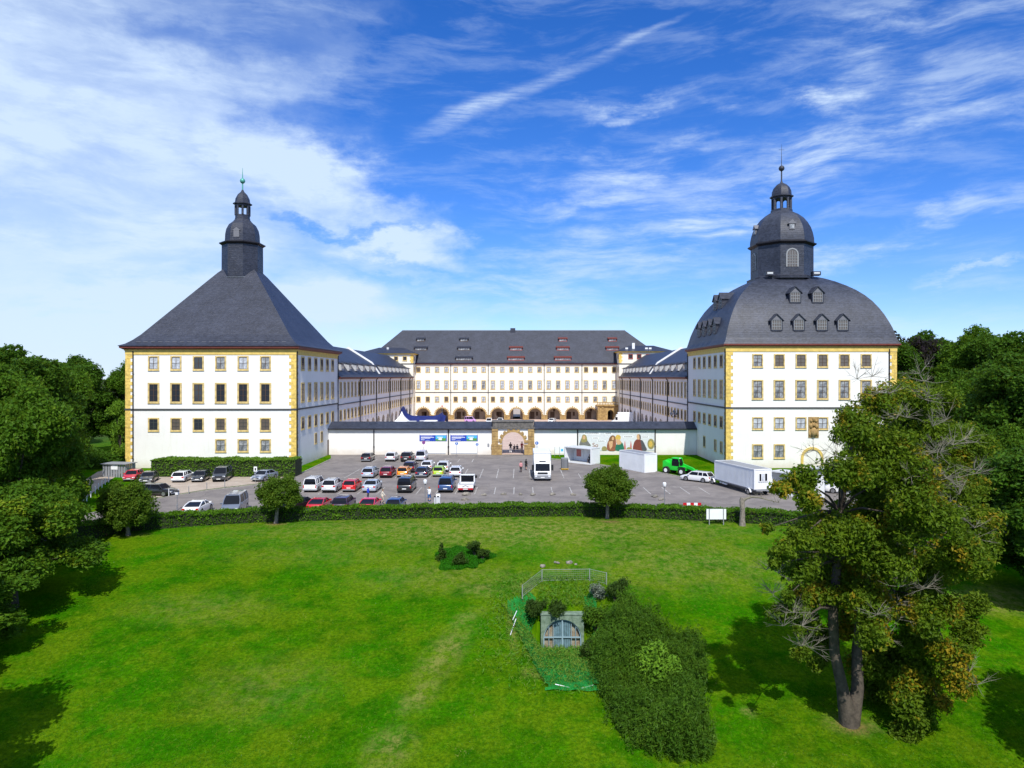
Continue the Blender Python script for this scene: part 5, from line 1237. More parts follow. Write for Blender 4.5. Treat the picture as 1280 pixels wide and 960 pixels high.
xl, yl = xa+5.8*math.cos(R(ang1)), ya+5.8*math.sin(R(ang1))
C1 = open_cabin('open-fronted white cabin with a poster inside, next to the roll container', (xl, yl), 5.8, ang1-180)
b = MB(); b.box(.7, 1.7, 2.36, 2.41, .9, 2.1); obj('poster', b, M['p_pink'], C1); b = MB(); b.box(1.9, 2.25, 2.36, 2.41, .6, 2.2); obj('window_slot', b, M['wpaint'], C1)
def closed_cabin(label, pa, ln, ang, W_=2.5, H=2.8, z=.02, group='white site cabins'):
    rt = thing('site_cabin', label, 'cabin', (pa[0], pa[1], z), R(ang), group)
    b = MB(); b.box(.05, ln-.05, .05, W_-.05, .1, H-.12)
    for x_ in np.arange(.15, ln-.15, .30):
        b.box(x_, x_+.15, .015, .05, .18, H-.2); b.box(x_, x_+.15, W_-.05, W_-.015, .18, H-.2)
    for y_ in np.arange(.2, W_-.2, .30): b.box(.015, .05, y_, y_+.15, .18, H-.2); b.box(ln-.05, ln-.015, y_, y_+.15, .18, H-.2)
    obj('wall', b, M['wpanel'], rt)
    b = MB()
    for x_ in (0, ln-.14):
        for y_ in (0, W_-.14): b.box(x_, x_+.14, y_, y_+.14, 0, H)
    for z_ in (0, H-.14): 
        b.box(.14, ln-.14, 0, .12, z_+.002, z_+.138); b.box(.14, ln-.14, W_-.12, W_, z_+.002, z_+.138); b.box(0, .12, .14, W_-.14, z_+.002, z_+.138); b.box(ln-.12, ln, .14, W_-.14, z_+.002, z_+.138)
    obj('frame', b, M['wpaint'], rt)
    obj('roof', MB().box(.12, ln-.12, .12, W_-.12, H-.12, H-.03), M['grey'], rt)
    return rt
xn, yn = G(805.5, 591.2); a2 = 118
closed_cabin('closed white corrugated container cabin behind the right-hand ball tree', (xn+6.6*math.cos(R(a2)), yn+6.6*math.sin(R(a2))), 6.6, a2-180, H=2.95)
# cabin on a trailer
pa, pb = G(893, 606), G(942.8, 620.5)
a3 = math.degrees(math.atan2(pb[1]-pa[1], pb[0]-pa[0])); l3 = math.hypot(pb[0]-pa[0], pb[1]-pa[1])
CB = closed_cabin('white cabin with a small end window, loaded on a trailer', pa, l3, a3, H=2.55, z=.85, group=None)
b = MB(); b.box(l3+.002, l3+.06, .55, 1.95, .95, 2.05); b.box(l3+.06, l3+.075, .7, .95, 1.05, 1.95, 1); b.box(l3+.06, l3+.075, 1.5, 1.8, 1.05, 1.95, 1); b.box(l3+.06, l3+.075, 1.02, 1.42, 1.05, 1.95, 2)
obj('end_window', b, [M['wpaint'], M['carglass'], M['glass_w']], CB)
TL = thing('trailer', 'low white-edged trailer carrying the white cabin', 'trailer', (pa[0], pa[1], .02), R(a3))
obj('chassis', MB().box(-1.0, l3+.1, .25, 2.25, .62, .80), M['grey'], TL)
b = MB(); b.box(-1.05, -.98, .2, 2.3, .55, .85); obj('headboard', b, M['wpaint'], TL)
for xx in (-.35, l3-1.2):
    for yy, s in ((.15, -1), (2.2, 1)):
        t = MB(); t.tube([(xx, yy, .38), (xx, yy+.28*s, .38)], .38, 18); wo = obj('wheel', t, M['rubber'], TL); m = MB(); m.tube([(xx, yy+.28*s, .38), (xx, yy+.3*s, .38)], .24, 14); obj('rim', m, M['rim'], wo)
        t = MB(); 
        pts = [(xx+.5*math.cos(a_), .38+.5*math.sin(a_)) for a_ in np.linspace(.1, 3.04, 9)]
        t.loft([[(p[0], min(yy, yy+.32*s), p[1]), (p[0], max(yy, yy+.32*s), p[1]), (p[0]*1, max(yy, yy+.32*s), p[1]-.04), (p[0], min(yy, yy+.32*s), p[1]-.04)] for p in pts]); obj('mudguard', t, M['wpaint'], TL)
b = MB(); b.box(1.2, 1.6, .1, .24, .45, .6); b.box(1.8, 3.0, .1, .24, .42, .6); obj('side_box', b, M['wpaint'], TL)
# open cabins near the right tower
pa4, pb4 = G(963, 616.5), G(1027, 627)
a4 = math.degrees(math.atan2(pb4[1]-pa4[1], pb4[0]-pa4[0]))
open_cabin('large open-fronted white cabin partly hidden by the big tree', pa4, 6.0, a4, 2.5, 2.9)
nx_, ny_ = -math.sin(R(a4)), math.cos(R(a4))
open_cabin('second open-fronted white cabin behind the first, below the arched doorway', (pa4[0]+nx_*6+1.5, pa4[1]+ny_*6), 6.0, a4, 2.5, 2.9)
x, y = G(1058, 618); car('mpv', 'white van glimpsed through the big tree beside the open cabins', x, y+1, 70, WHT, group=None, name='parked_van', cat='van')
x, y = G(1156, 646); car('mpv', 'white van glimpsed through the big tree at the right', x, y+1, 80, WHT, group=None, name='parked_van', cat='van')

# ---------------------------------------------------------------- green telehandler
M['tgreen'] = pmat('bright green paint', (.012, .58, .035), .35, coat=.6)
xa, ya = G(838.8, 592.5); xb, yb = G(859, 595)
ah = math.degrees(math.atan2(yb-ya, xb-xa))       # local +X = forward
TH = thing('telehandler', 'bright green telehandler with a low boom parked at the grass edge', 'telehandler', ((xa+xb)/2, (ya+yb)/2+1.0, .0), R(ah))
b = MB(); b.loft([[(x_, y_, z) for y_, z in ((-.75, .65), (.75, .65), (.8, 1.0), (.75, 1.25+dz), (-.75, 1.25+dz), (-.8, 1.0))] for x_, dz in ((-2.0, .35), (-1.7, .45), (-.4, .35), (1.0, .1), (1.5, 0))]); obj('body', b, M['tgreen'], TH, smooth=True, ang=35)
b = MB(); b.loft([[(x_, y_, z) for y_, z in ((.1, z0), (.85, z0), (.85, z1), (.1, z1))] for x_, z0, z1 in ((-2.25, 1.2, 2.0), (-1.9, 1.1, 2.15), (-1.2, 1.3, 2.0))]); b.loft([[(x_, y_, z) for y_, z in ((-.7, z0), (.1, z0), (.1, z1), (-.7, z1))] for x_, z0, z1 in ((-2.25, .9, 1.9), (-1.9, .8, 2.05), (-1.3, 1.1, 1.7))]); obj('engine_cover', b, M['tgreen'], TH)
obj('boom', MB().loft([[(x_, y_, z) for y_, z in ((.12, z0), (.45, z0), (.45, z1), (.12, z1))] for x_, z0, z1 in ((-1.9, 1.85, 2.2), (.6, 1.35, 1.75), (2.6, .75, 1.15), (3.0, .45, .9))]), M['tgreen'], TH)
b = MB(); b.loft([rect(.72, .5, 1.3, (.15, -.28)), rect(.72, .5, 1.9, (.15, -.28)), rect(.58, .44, 2.42, (.1, -.28))]); obj('cab_glass', b, M['carglass'], TH)
b = MB(); b.loft([rect(.66, .52, 2.42, (.08, -.28)), rect(.66, .52, 2.52, (.08, -.28)), rect(.5, .4, 2.6, (.08, -.28))])
for sx in (-1, 1):
    for s_ in (-1, 1): b.tube([(.15+sx*.72, -.28+s_*.5, 1.3), (.15+sx*.72, -.28+s_*.5, 1.9), (.1+sx*.58, -.28+s_*.44, 2.44)], .05, 5)
obj('cab_frame', b, M['tgreen'], TH)
for xx in (-1.4, 1.4):
    for s in (-1, 1):
        t = MB(); t.tube([(xx, s*.78, .58), (xx, s*1.15, .58)], .58, 20); wo = obj('wheel', t, M['rubber'], TH); m = MB(); m.tube([(xx, s*1.15, .58), (xx, s*1.17, .58)], .3, 14); obj('rim', m, M['wpaint'], wo)
b = MB(); b.box(2.95, 3.1, -.55, .8, .15, .95); b.box(3.1, 3.9, -.35, -.25, .12, .18); b.box(3.1, 3.9, .45, .55, .12, .18); obj('fork_carriage', b, M['tgreen'], TH)
b = MB(); b.loft([[(x_, y_, z) for y_, z in ((-1.15, z0), (-.76, z0), (-.76, z0+.06), (-1.15, z0+.06))] for x_, z0 in ((.7, 1.0), (.95, 1.22), (1.8, 1.24), (2.1, 1.0))]); obj('mudguard', b, M['black'], TH)
obj('mirror', MB().box(1.05, 1.2, -.95, -.8, 1.9, 2.3), M['black'], TH); obj('work_light', MB().box(.7, .82, -.6, -.4, 2.45, 2.6), M['headl'], TH)

# rocks along the near edge of the car park
def rock(x, y, z, r, label, group, sq=.5):
    me = MB(); me.sphere((0,0,0), r, 6)
    for i, v in enumerate(me.v):
        v = Vector(v); n = 1+.28*math.sin(v.x*9/r*.3+v.y*7/r*.3+x)+.18*random.uniform(-1, 1); v *= n; me.v[i] = (v.x*1.25, v.y*.9, max(v.z*sq, -.12))
    o = obj('stone', me, M['rock'], None, (x, y, z+r*sq*.5), random.uniform(0, 6), smooth=True); tag(o, label, 'stone', group)
edge = [(583, 619.3, .45, 'large pale boulder behind the flatbed truck at the lot edge'), (581, 625.5, .4, 'low boulder just behind the hedge below the flatbed truck'), (604.6, 619.3, .3, 'flat stone right of the large pale boulder'), (630, 618.5, .33, 'dark flat stone third along the lot edge'),
        (650.7, 618.8, .3, 'stone at the lot edge below the gate axis'), (666, 619.3, .33, 'stone at the lot edge just left of the box truck'), (690.6, 618.8, .35, 'stone at the lot edge just right of the box truck'), (716.5, 619.3, .3, 'stone at the lot edge left of the right ball tree'),
        (791, 620, .28, 'stone at the lot edge right of the right ball tree'), (818, 621.3, .4, 'dark long stone at the lot edge left of the lamp'), (826.5, 625.3, .35, 'dark round stone next to the lamp behind the hedge')]
for px, py, r, lb in edge: x, y = G(px, py); rock(x, y, .02, r, lb, 'stones along the car park edge')
for px, py, r, lb in ((678, 708, .26, 'pale round stone on the lawn left above the wire fence'), (696, 704, .2, 'small grey stone on the lawn between the pale stone and the patch'), (712, 703.5, .26, 'pale stone at the bare patch above the wire fence'), (720, 706, .13, 'tiny white stone right of the bare patch above the fence')):
    x, y, z = T(px, py); rock(x, y, z, r, lb, 'stones on the lawn')
# red-white barrier boards
x, y = G(855, 632.5); rt = thing('barrier_board', 'low red and white barrier board behind the hedge', 'barrier', (x, 76.6, .02))
for i in range(5): obj('striped_board', MB().box(-1+.4*i, -.6+.4*i, -.02, .02, .75, 1.05), M['signred'] if i % 2 == 0 else M['wpaint'], rt)
for s in (-.9, .9): obj('foot', MB().box(s-.05, s+.05, -.2, .2, 0, .75), M['grey'], rt)

# ================================================================ PEOPLE
def capsules_mesh(name, chains, mats, vox=.014):
    b = MB()
    for pts, rad in chains: 
        b.tube(pts, rad, 10)
        for p, r in ((pts[0], rad[0]), (pts[-1], rad[-1])): b.sphere(p, r, 6)
    me = mesh_from(name, b, mats); o = bpy.data.objects.new(name+'_tmp', me); COL.objects.link(o)
    md = o.modifiers.new('r', 'REMESH'); md.mode = 'VOXEL'; md.voxel_size = vox; md.use_smooth_shade = True
    sm = o.modifiers.new('s', 'SMOOTH'); sm.iterations = 3
    dg = bpy.context.evaluated_depsgraph_get(); dg.update()
    nm = bpy.data.meshes.new_from_object(o.evaluated_get(dg)); nm.name = name
    bpy.data.objects.remove(o)
    return nm
M['skin'] = pmat('skin', (.50, .29, .20), .55)
def V(*a): return Vector(a)
def person(label, x, y, rz, top, legs, hair, pose='stand', z=.02, long_hair=False, cap=None, h=1.74):
    rt = thing('person', label, 'person', (x, y, z), R(rz))
    k = h/1.74
    if pose == 'sit':
        hip, kn, an = [V(s*.10, 0, .47) for s in (-1, 1)], [V(s*.13, -.42, .50) for s in (-1, 1)], [V(s*.12, -.45, .09) for s in (-1, 1)]; ch = V(0, .02, .90); nk = V(0, .0, 1.05); hd = V(0, -.03, 1.22)
        sh = [V(s*.19, .02, .98) for s in (-1, 1)]; elb = [V(s*.24, -.12, .75) for s in (-1, 1)]; wr = [V(s*.13, -.36, .62) for s in (-1, 1)]; pel = V(0, .02, .52)
    else:
        st = {'stand': (0, 0), 'walk': (.22, -.22), 'lean': (.08, -.05)}[pose]
        hip = [V(s*.095, 0, .90) for s in (-1, 1)]; kn = [V(s*.10, -.03+st[i]*-.35, .49) for i, s in enumerate((-1, 1))]; an = [V(s*.11, st[i]*.8, .09) for i, s in enumerate((-1, 1))]
        pel = V(0, 0, .95); ch = V(0, 0, 1.28); nk = V(0, -.01, 1.46); hd = V(0, -.03, 1.62); sh = [V(s*.19, 0, 1.40) for s in (-1, 1)]
        if pose == 'walk': elb = [V(-.25, .12, 1.12), V(.25, -.12, 1.12)]; wr = [V(-.25, .02, .90), V(.24, -.28, .95)]
        elif pose == 'lean': elb = [V(-.25, -.05, 1.13), V(.26, -.05, 1.13)]; wr = [V(-.1, -.25, 1.15), V(.12, -.27, 1.22)]
        else: elb = [V(s*.25, .03, 1.12) for s in (-1, 1)]; wr = [V(s*.25, -.04, .87) for s in (-1, 1)]
    ch_ = [([pel, (pel+ch)/2, ch, V(0, ch.y, nk.z-.08)], [.135, .115, .135, .09]), ([ch+V(0,0,.05), nk, hd-V(0,0,.06)], [.08, .055, .06]), ([hd-V(0,.005,.055), hd+V(0,0,.03), hd+V(0,.012,.075)], [.072, .088, .075])]
    ch_ += [([hd+V(0,-.09,.0), hd+V(0,-.105,-.02)], [.012, .016])] + [([hd+V(s*.086,.01,-.01), hd+V(s*.092,.015,.02)], [.014, .016]) for s in (-1, 1)]
    for i, s in enumerate((-1, 1)):
        ch_.append(([hip[i], (hip[i]+kn[i])/2, kn[i], (kn[i]*2+an[i])/3+V(0,.02,0), an[i]], [.095, .08, .058, .057, .04]))
        ch_.append(([an[i], an[i]+V(0,-.10,-.045), an[i]+V(0,-.17,-.055)], [.04, .036, .028])); ch_.append(([an[i], an[i]+V(0,.04,-.05)], [.035, .032]))
        ch_.append(([V(0, sh[i].y, sh[i].z-.02), sh[i], elb[i], wr[i]], [.07, .058, .043, .028]))
        d = (wr[i]-elb[i]).normalized(); u = V(1,0,0) if abs(d.x) < .8 else V(0,1,0)
        fwd = d.cross(u).normalized()
        p = wr[i]+d*.05; ch_.append(([wr[i], p, p+d*.03], [.026, .032, .03]))
        for j in range(4):
            o_ = fwd*(.027*(j-1.5)); ln = (.07, .08, .075, .06)[j]; ch_.append(([p+d*.03+o_, p+d*(.03+ln*.55)+o_, p+d*(.03+ln*.9)+o_-u*s*.02], [.0105, .0098, .009]))
        ch_.append(([p-d*.02-fwd*.03, p+d*.015-fwd*.055, p+d*.045-fwd*.06], [.0125, .011, .0095]))
    body = obj('body', capsules_mesh('body', ch_, M['skin'], .011), None, rt)
    tm = pmat('clothes', top, .85, var=.25, vscale=6); lm = pmat('trousers', legs, .85, var=.25, vscale=6)
    sh_ = [([pel+V(0,0,.0), (pel+ch)/2, ch, V(0, ch.y, nk.z-.07)], [.158, .14, .155, .10])]
    for i in (0, 1): sh_.append(([V(0, sh[i].y, sh[i].z-.02), sh[i], elb[i], elb[i]+(wr[i]-elb[i])*.7], [.085, .075, .06, .048]))
    obj('shirt', capsules_mesh('shirt', sh_, tm), None, rt)
    lg_ = []
    for i in (0, 1): lg_.append(([pel-V(0,0,.02), hip[i], (hip[i]+kn[i])/2, kn[i], an[i]+(kn[i]-an[i])*.12], [.12, .112, .098, .078, .066]))
    obj('trousers', capsules_mesh('trousers', lg_, lm), None, rt)
    for i in (0, 1): obj('shoe', capsules_mesh('shoe', [([an[i]+V(0,.05,-.05), an[i]+V(0,-.08,-.052), an[i]+V(0,-.18,-.06)], [.042, .044, .033])], M['black']), None, rt)
    hm = pmat('hair', hair, .8)
    hr = [([hd+V(0,.02,.02), hd+V(0,.015,.07)], [.098, .09])] + ([([hd+V(0,.05,0), hd+V(0,.08,-.16)], [.09, .06])] if long_hair else [])
    obj('hair', capsules_mesh('hair', hr, hm), None, rt)
    for s in (-1, 1): obj('eye', MB().sphere((s*.03+hd.x, hd.y-.083, hd.z+.012), .011, 5), M['black'], rt)
    obj('mouth', MB().box(hd.x-.022, hd.x+.022, hd.y-.088, hd.y-.072, hd.z-.052, hd.z-.044), M['p_pink'], rt)
    if cap: b = MB(); b.lathe([(.105, hd.z+.04), (.1, hd.z+.1), (.05, hd.z+.135)], (hd.x, hd.y, 0), 14); b.box(hd.x-.07, hd.x+.07, hd.y-.19, hd.y-.06, hd.z+.045, hd.z+.06); obj('cap', b, pmat('cap', cap, .8), rt)
    rt.scale = (k, k, k)
    return rt
def at(px, py): return G(px, py)
x, y = at(536.5, 627); person('person in white shirt, red cap and blue jeans beside the lamp', x, y, 160, (.75, .75, .75), (.03, .12, .32), (.3, .2, .1), 'walk', cap=(.45, .03, .03))
x, y = at(458.3, 627); person('person in a blue jacket and white cap behind the silver-blue saloon', x, y+.8, -100, (.02, .06, .5), (.05, .05, .08), (.5, .5, .5), 'stand', cap=(.75, .75, .75))
x, y = at(479.5, 629); person('person in a cream top right of the pinkish red car', x, y-.6, 90, (.68, .62, .5), (.5, .45, .35), (.15, .1, .05), 'walk')
x, y = at(651.2, 590.5); person('person in a pink top and dark trousers left of the box truck', x, y, 200, (.68, .30, .32), (.03, .03, .04), (.12, .06, .03), 'stand')
x, y = at(657.6, 587.6); person('person all in black with dark hair at the side of the box truck', x, y, 150, (.012, .012, .014), (.015, .015, .02), (.01, .01, .01), 'walk', long_hair=True)
def atz(px, Y): return PX(px, Y), Y
x, y = atz(638.2, 136.2); person('person in a dark top and white trousers under the gate arch', x, y, 180, (.03, .02, .025), (.75, .75, .75), (.02, .015, .01), 'lean', long_hair=True, h=2.1)
x, y = atz(652.4, 137.5); person('person in a red top and pale trousers at the right side of the gate arch', x, y, 150, (.40, .03, .04), (.55, .42, .36), (.05, .03, .02), 'lean', h=2.1)
x, y = atz(642.9, 139.5); person('person in dark clothes seated left on the bench in the gate passage', x, y, 190, (.03, .03, .06), (.03, .03, .07), (.02, .02, .02), 'sit')
x, y = atz(646.4, 140.2); person('person in dark blue seated right on the gate passage bench', x, y, 170, (.04, .05, .12), (.03, .03, .07), (.02, .02, .02), 'sit')
rt = thing('bench', 'low dark bench in the gate passage carrying two seated people', 'bench', (PX(644.6, 140), 140.1, .0)); obj('seat', MB().box(-1.1, 1.1, -.35, .3, .38, .45), M['bars'], rt)
for s in (-1, 1): obj('leg', MB().box(s*.9-.05, s*.9+.05, -.25, .25, 0, .38), M['dark'], rt)
cx_, cy_ = C1.location.x + 4.3*math.cos(R(ang1-180)) - 1.5*math.sin(R(ang1-180)), C1.location.y + 4.3*math.sin(R(ang1-180)) + 1.5*math.cos(R(ang1-180))
person('person in black sitting inside the open-fronted cabin', cx_, cy_, -40, (.012, .012, .012), (.012, .012, .014), (.01, .01, .01), 'sit', z=.17)
rt = thing('stool', 'small dark stool under the seated person in the open cabin', 'stool', (cx_, cy_, .17), R(-40)); obj('seat', MB().box(-.2, .2, -.16, .2, .34, .39), M['dark'], rt)
for sx in (-1, 1):
    for s_ in (-1, 1): obj('leg', MB().box(sx*.16-.02, sx*.16+.02, s_*.14-.02, s_*.14+.02, 0, .34), M['dark'], rt)

# left corner: shed with notice, bollards of the grass triangle
x, y = G(148, 598); SH = thing('bin_shelter', 'grey slatted bin shelter with a white notice beside the left tower', 'shelter', (x-1.2, y+2.2, 0), R(-8))
b = MB()
for i in range(9): b.box(-1.9+i*.43, -1.9+i*.43+.3, -1.0, -.94, 0, 1.9)
for i in range(5): b.box(-1.92, -1.86, -.9+i*.42, -.9+i*.42+.3, 0, 1.9); b.box(1.86, 1.92, -.9+i*.42, -.9+i*.42+.3, 0, 1.9)
obj('slatted_wall', b, M['grey'], SH); obj('roof', MB().loft([rect(2.1, 1.3, 1.95), rect(2.1, 1.3, 2.03)]), M['grey'], SH); obj('notice', MB().box(-.5, .6, -1.05, -1.0, 1.15, 1.85), M['wpaint'], SH)
n = 0
poles = [(104, 632), (108.5, 627), (113.5, 622), (119, 617), (123, 613), (127.5, 609.5), (131.5, 606), (136, 603)]
for px, py in poles:
    x, y = G(px, py); b = MB(); b.tube([(0,0,0), (0,0,.9), (0,0,1.0)], [.05, .05, .02], 8); o = obj('marker_post', b, M['wpaint'], None, (x, y, 0)); tag(o, 'thin white marker post in the row beside the gravel path at the far left', 'post', 'white marker posts beside the gravel path')
for px, py, lb in ((211, 621, 'white marker post right of the black estate car'), (236, 617.5, 'thin post at the gravel edge below the white estate car'), (258.5, 613, 'thin post at the gravel edge below the dark people carrier'), (281, 609.5, 'thin post at the gravel edge furthest right')):
    x, y = G(px, py); b = MB(); b.tube([(0,0,0), (0,0,.95), (0,0,1.05)], [.045, .045, .02], 8); o = obj('marker_post', b, M['wpaint'] if 'white marker' in lb else M['metal'], None, (x, y, 0)); tag(o, lb, 'post', 'posts along the gravel edge')
# ================================================================ VEGETATION
def leaf_mesh(name, P, Nn, size, mat, flat=.5, asp=.62, jit=.35):
    """one rhombic leaf (spray) face per point, tilted round the outward normal"""
    n = len(P); r = rng.normal(size=(n, 3)); Nn = Nn/np.maximum(1e-6, np.linalg.norm(Nn, axis=1, keepdims=True))
    nn = Nn*flat + r*(1-flat)*.8; nn /= np.linalg.norm(nn, axis=1, keepdims=True)
    t = np.cross(nn, rng.normal(size=(n, 3))); t /= np.maximum(1e-6, np.linalg.norm(t, axis=1, keepdims=True)); bt = np.cross(nn, t)
    s = size*(1+jit*rng.uniform(-1, 1, size=(n, 1)))
    a = P + t*s*.62; c = P - t*s*.62; b = P + bt*s*asp*.5 + nn*s*.12; d = P - bt*s*asp*.5 + nn*s*.12
    v = np.stack([a, b, c, d], 1).reshape(-1, 3); f = np.arange(4*n).reshape(-1, 4)
    me = bpy.data.meshes.new(name); quads_into(me, v, f); me.materials.append(mat); return me
def clump_points(c, r, n, hollow=.55, sq=.8):
    u = rng.normal(size=(n, 3)); u /= np.linalg.norm(u, axis=1, keepdims=True)
    rad = r*(hollow+(1-hollow)*rng.uniform(0, 1, size=(n, 1))**.6)
    lump = 1 + .22*np.sin(u[:, :1]*5+c[0]*3) * np.cos(u[:, 1:2]*4+c[1]*2) + .15*np.sin(u[:, 2:3]*9+c[2])
    p = u*rad*lump; p[:, 2] *= sq
    return p + np.array(c), u
def crown_from(clumps, per_m2, size, mat, name='crown', sub=5, flat=.45, hollow=.5):
    Ps, Ns = [], []
    for (x, y, z, r) in clumps:
        # each clump is itself several uneven sprays
        for _ in range(sub):
            d = rng.normal(size=3); d /= np.linalg.norm(d); q = r*rng.uniform(.42, .68); cc = np.array([x, y, z]) + d*np.array([1, 1, .8])*(r*rng.uniform(.3, .68))
            n = int(per_m2*q*q*4); p, u = clump_points(cc, q, n, hollow); Ps.append(p); Ns.append(u*.7+np.array([0, 0, .5]))
    return leaf_mesh(name, np.concatenate(Ps), np.concatenate(Ns), size, mat, flat)
def limbs(b, base, clumps, r0, fork=.35, k=8):
    base = Vector(base)
    for c in clumps[:k]:
        e = Vector(c[:3]); m = base.lerp(e, .5) + Vector((random.uniform(-.4, .4), random.uniform(-.4, .4), .4))
        b.tube([base, m, e], [r0, r0*.55, r0*.15], 6)
def bigtree_proto(H, Rr, nc, size, per, lm, seed, squash=.62):
    random.seed(seed); cl = []
    for i in range(nc):
        t = random.uniform(0, 1); z = H*(.22+.68*t); rr = Rr*math.sqrt(max(.06, 1-((t-.38)/.66)**2)); a = random.uniform(0, 6.283); q = rr*random.uniform(.45, .85)
        cl.append((q*math.cos(a), q*math.sin(a), z, Rr*random.uniform(.26, .42)))
    cl.append((0, 0, H*.80, Rr*.45)); cl.append((0, 0, H*.5, Rr*.55))
    cm = crown_from(cl, per, size, lm)
    b = MB(); b.tube([(0,0,-.4), (.05,.05,H*.12), (.1,0,H*.3), (0,0,H*.62)], [Rr*.085, Rr*.06, Rr*.05, Rr*.02], 10); limbs(b, (0, 0, H*.28), cl, Rr*.03, k=12)
    return cm, mesh_from('trunk', b, M['bark'], True)
TP = {'a': bigtree_proto(18, 7.5, 38, .34, 48, M['leaf_a'], 1), 'b': bigtree_proto(19, 7.0, 36, .36, 44, M['leaf_b'], 2), 'c': bigtree_proto(12, 5.5, 30, .27, 75, M['leaf_a'], 3), 'p': bigtree_proto(19, 6.5, 28, .5, 16, M['leaf_p'], 4), 'y': bigtree_proto(9, 3.6, 16, .36, 26, M['leaf_y'], 5)}
def tree(k, x, y, s, label, rz=0., group=None, sz=None, z=None, name='tree'):
    t = thing(name, label, 'tree', (x, y, tz(x, y) if z is None else z), rz, group)
    obj('crown', TP[k][0], None, t); obj('trunk', TP[k][1], None, t); t.scale = (s, s, sz or s); return t
# left-hand park
gl = 'park trees at the left edge'
tree('b', -73, 92, 1.0, 'tall broad tree at the far left edge reaching highest into the sky', 0, gl, 1.06)
tree('a', -66.5, 99, .86, 'tree with a bright rounded top, second in from the left edge', 2, gl, .98)
tree('b', -83, 132, 1.0, 'dark tree behind, between the left tree mass and the left tower', 1, gl, 1.0)
tree('a', -74.5, 136, .80, 'tree whose top stands just left of the left tower roof corner', 4, gl, 1.02)
tree('y', -67.2, 119, .75, 'bright yellow-green small tree touching the left tower corner', 1, gl, 1.3)
tree('b', -57.5, 83, 1.0, 'dark broad tree with a deep shaded crown behind the front left tree', 3, gl, .98)
tree('a', -53, 69, .9, 'light green tree at the left edge between the front tree and the tall ones', 2, gl, .95)
tree('a', -41.5, 59.5, .74, 'broad tree in front at the left reaching towards the ball tree', 1, gl, .86)
tree('c', -36.2, 51.5, 1.0, 'nearest low tree at the left frame edge above the lawn shadow', 5, gl, .78)
tree('c', -34.5, 43, .95, 'low dark tree at the left frame edge below the nearest tree', 3, gl, .62)
tree('b', -100, 150, 1.0, 'dark distant tree low between the left trees', 1, gl, .9)
tree('c', -73, 108, .95, 'bushy tree above the gravel path at the left', 2, gl, .95)
tree('c', -26.4, 27.6, .95, 'tree out of frame that shades the lower left of the lawn', 2, None, 1.36)
# right-hand park
gr2 = 'park trees at the right edge of the view'
tree('p', 79, 139, 1.05, 'dark copper-leaved tree directly behind the right tower corner', 0, gr2, 1.30)
tree('a', 78, 119, 1.12, 'tall green tree right of the copper tree behind the right tower', 1, gr2, 1.34)
tree('b', 74, 99, 1.1, 'large dark tree at the right frame edge', 2, gr2, 1.12)
tree('b', 70.5, 128, .9, 'dark tree filling the gap directly right of the right tower wall', 4, gr2, 1.12)
tree('a', 63.5, 90, .85, 'broad tree between the right tower and the big near tree', 4, gr2, .88)
tree('b', 57.5, 76, 1.05, 'dark tree behind the lower right of the big near tree', 1, gr2, .92)
tree('a', 49.5, 66.5, .62, 'smaller tree in shade at the right behind the big near tree', 3, gr2, .60)
tree('a', 89, 96, 1.0, 'tree at the far right edge in the park', 5, gr2, 1.05)
tree('b', 100, 130, 1.1, 'distant tree at the far right skyline', 2, gr2, 1.15)
tree('y', 54.5, 106, .9, 'bright tree at the foot of the right tower', 1, gr2, 1.0)
tree('b', 90, 148, 1.15, 'far dark tree seen between the copper tree and the tall green tree', 2, gr2, 1.30)
tree('b', 76.5, 112, .9, 'dark tree closing the gap between the right tower and the park', 3, gr2, 1.14)
tree('a', 33.0, 28.5, .82, 'tree out of frame that shades the lower right of the lawn', 3, None, .85)
tree('b', 40.8, 52, .88, 'dark tree at the right edge above the dry grass patch', 5, gr2, .66)
tree('c', 46, 44, 1.0, 'tree at the right frame edge shading the lawn', 1, None, .9)

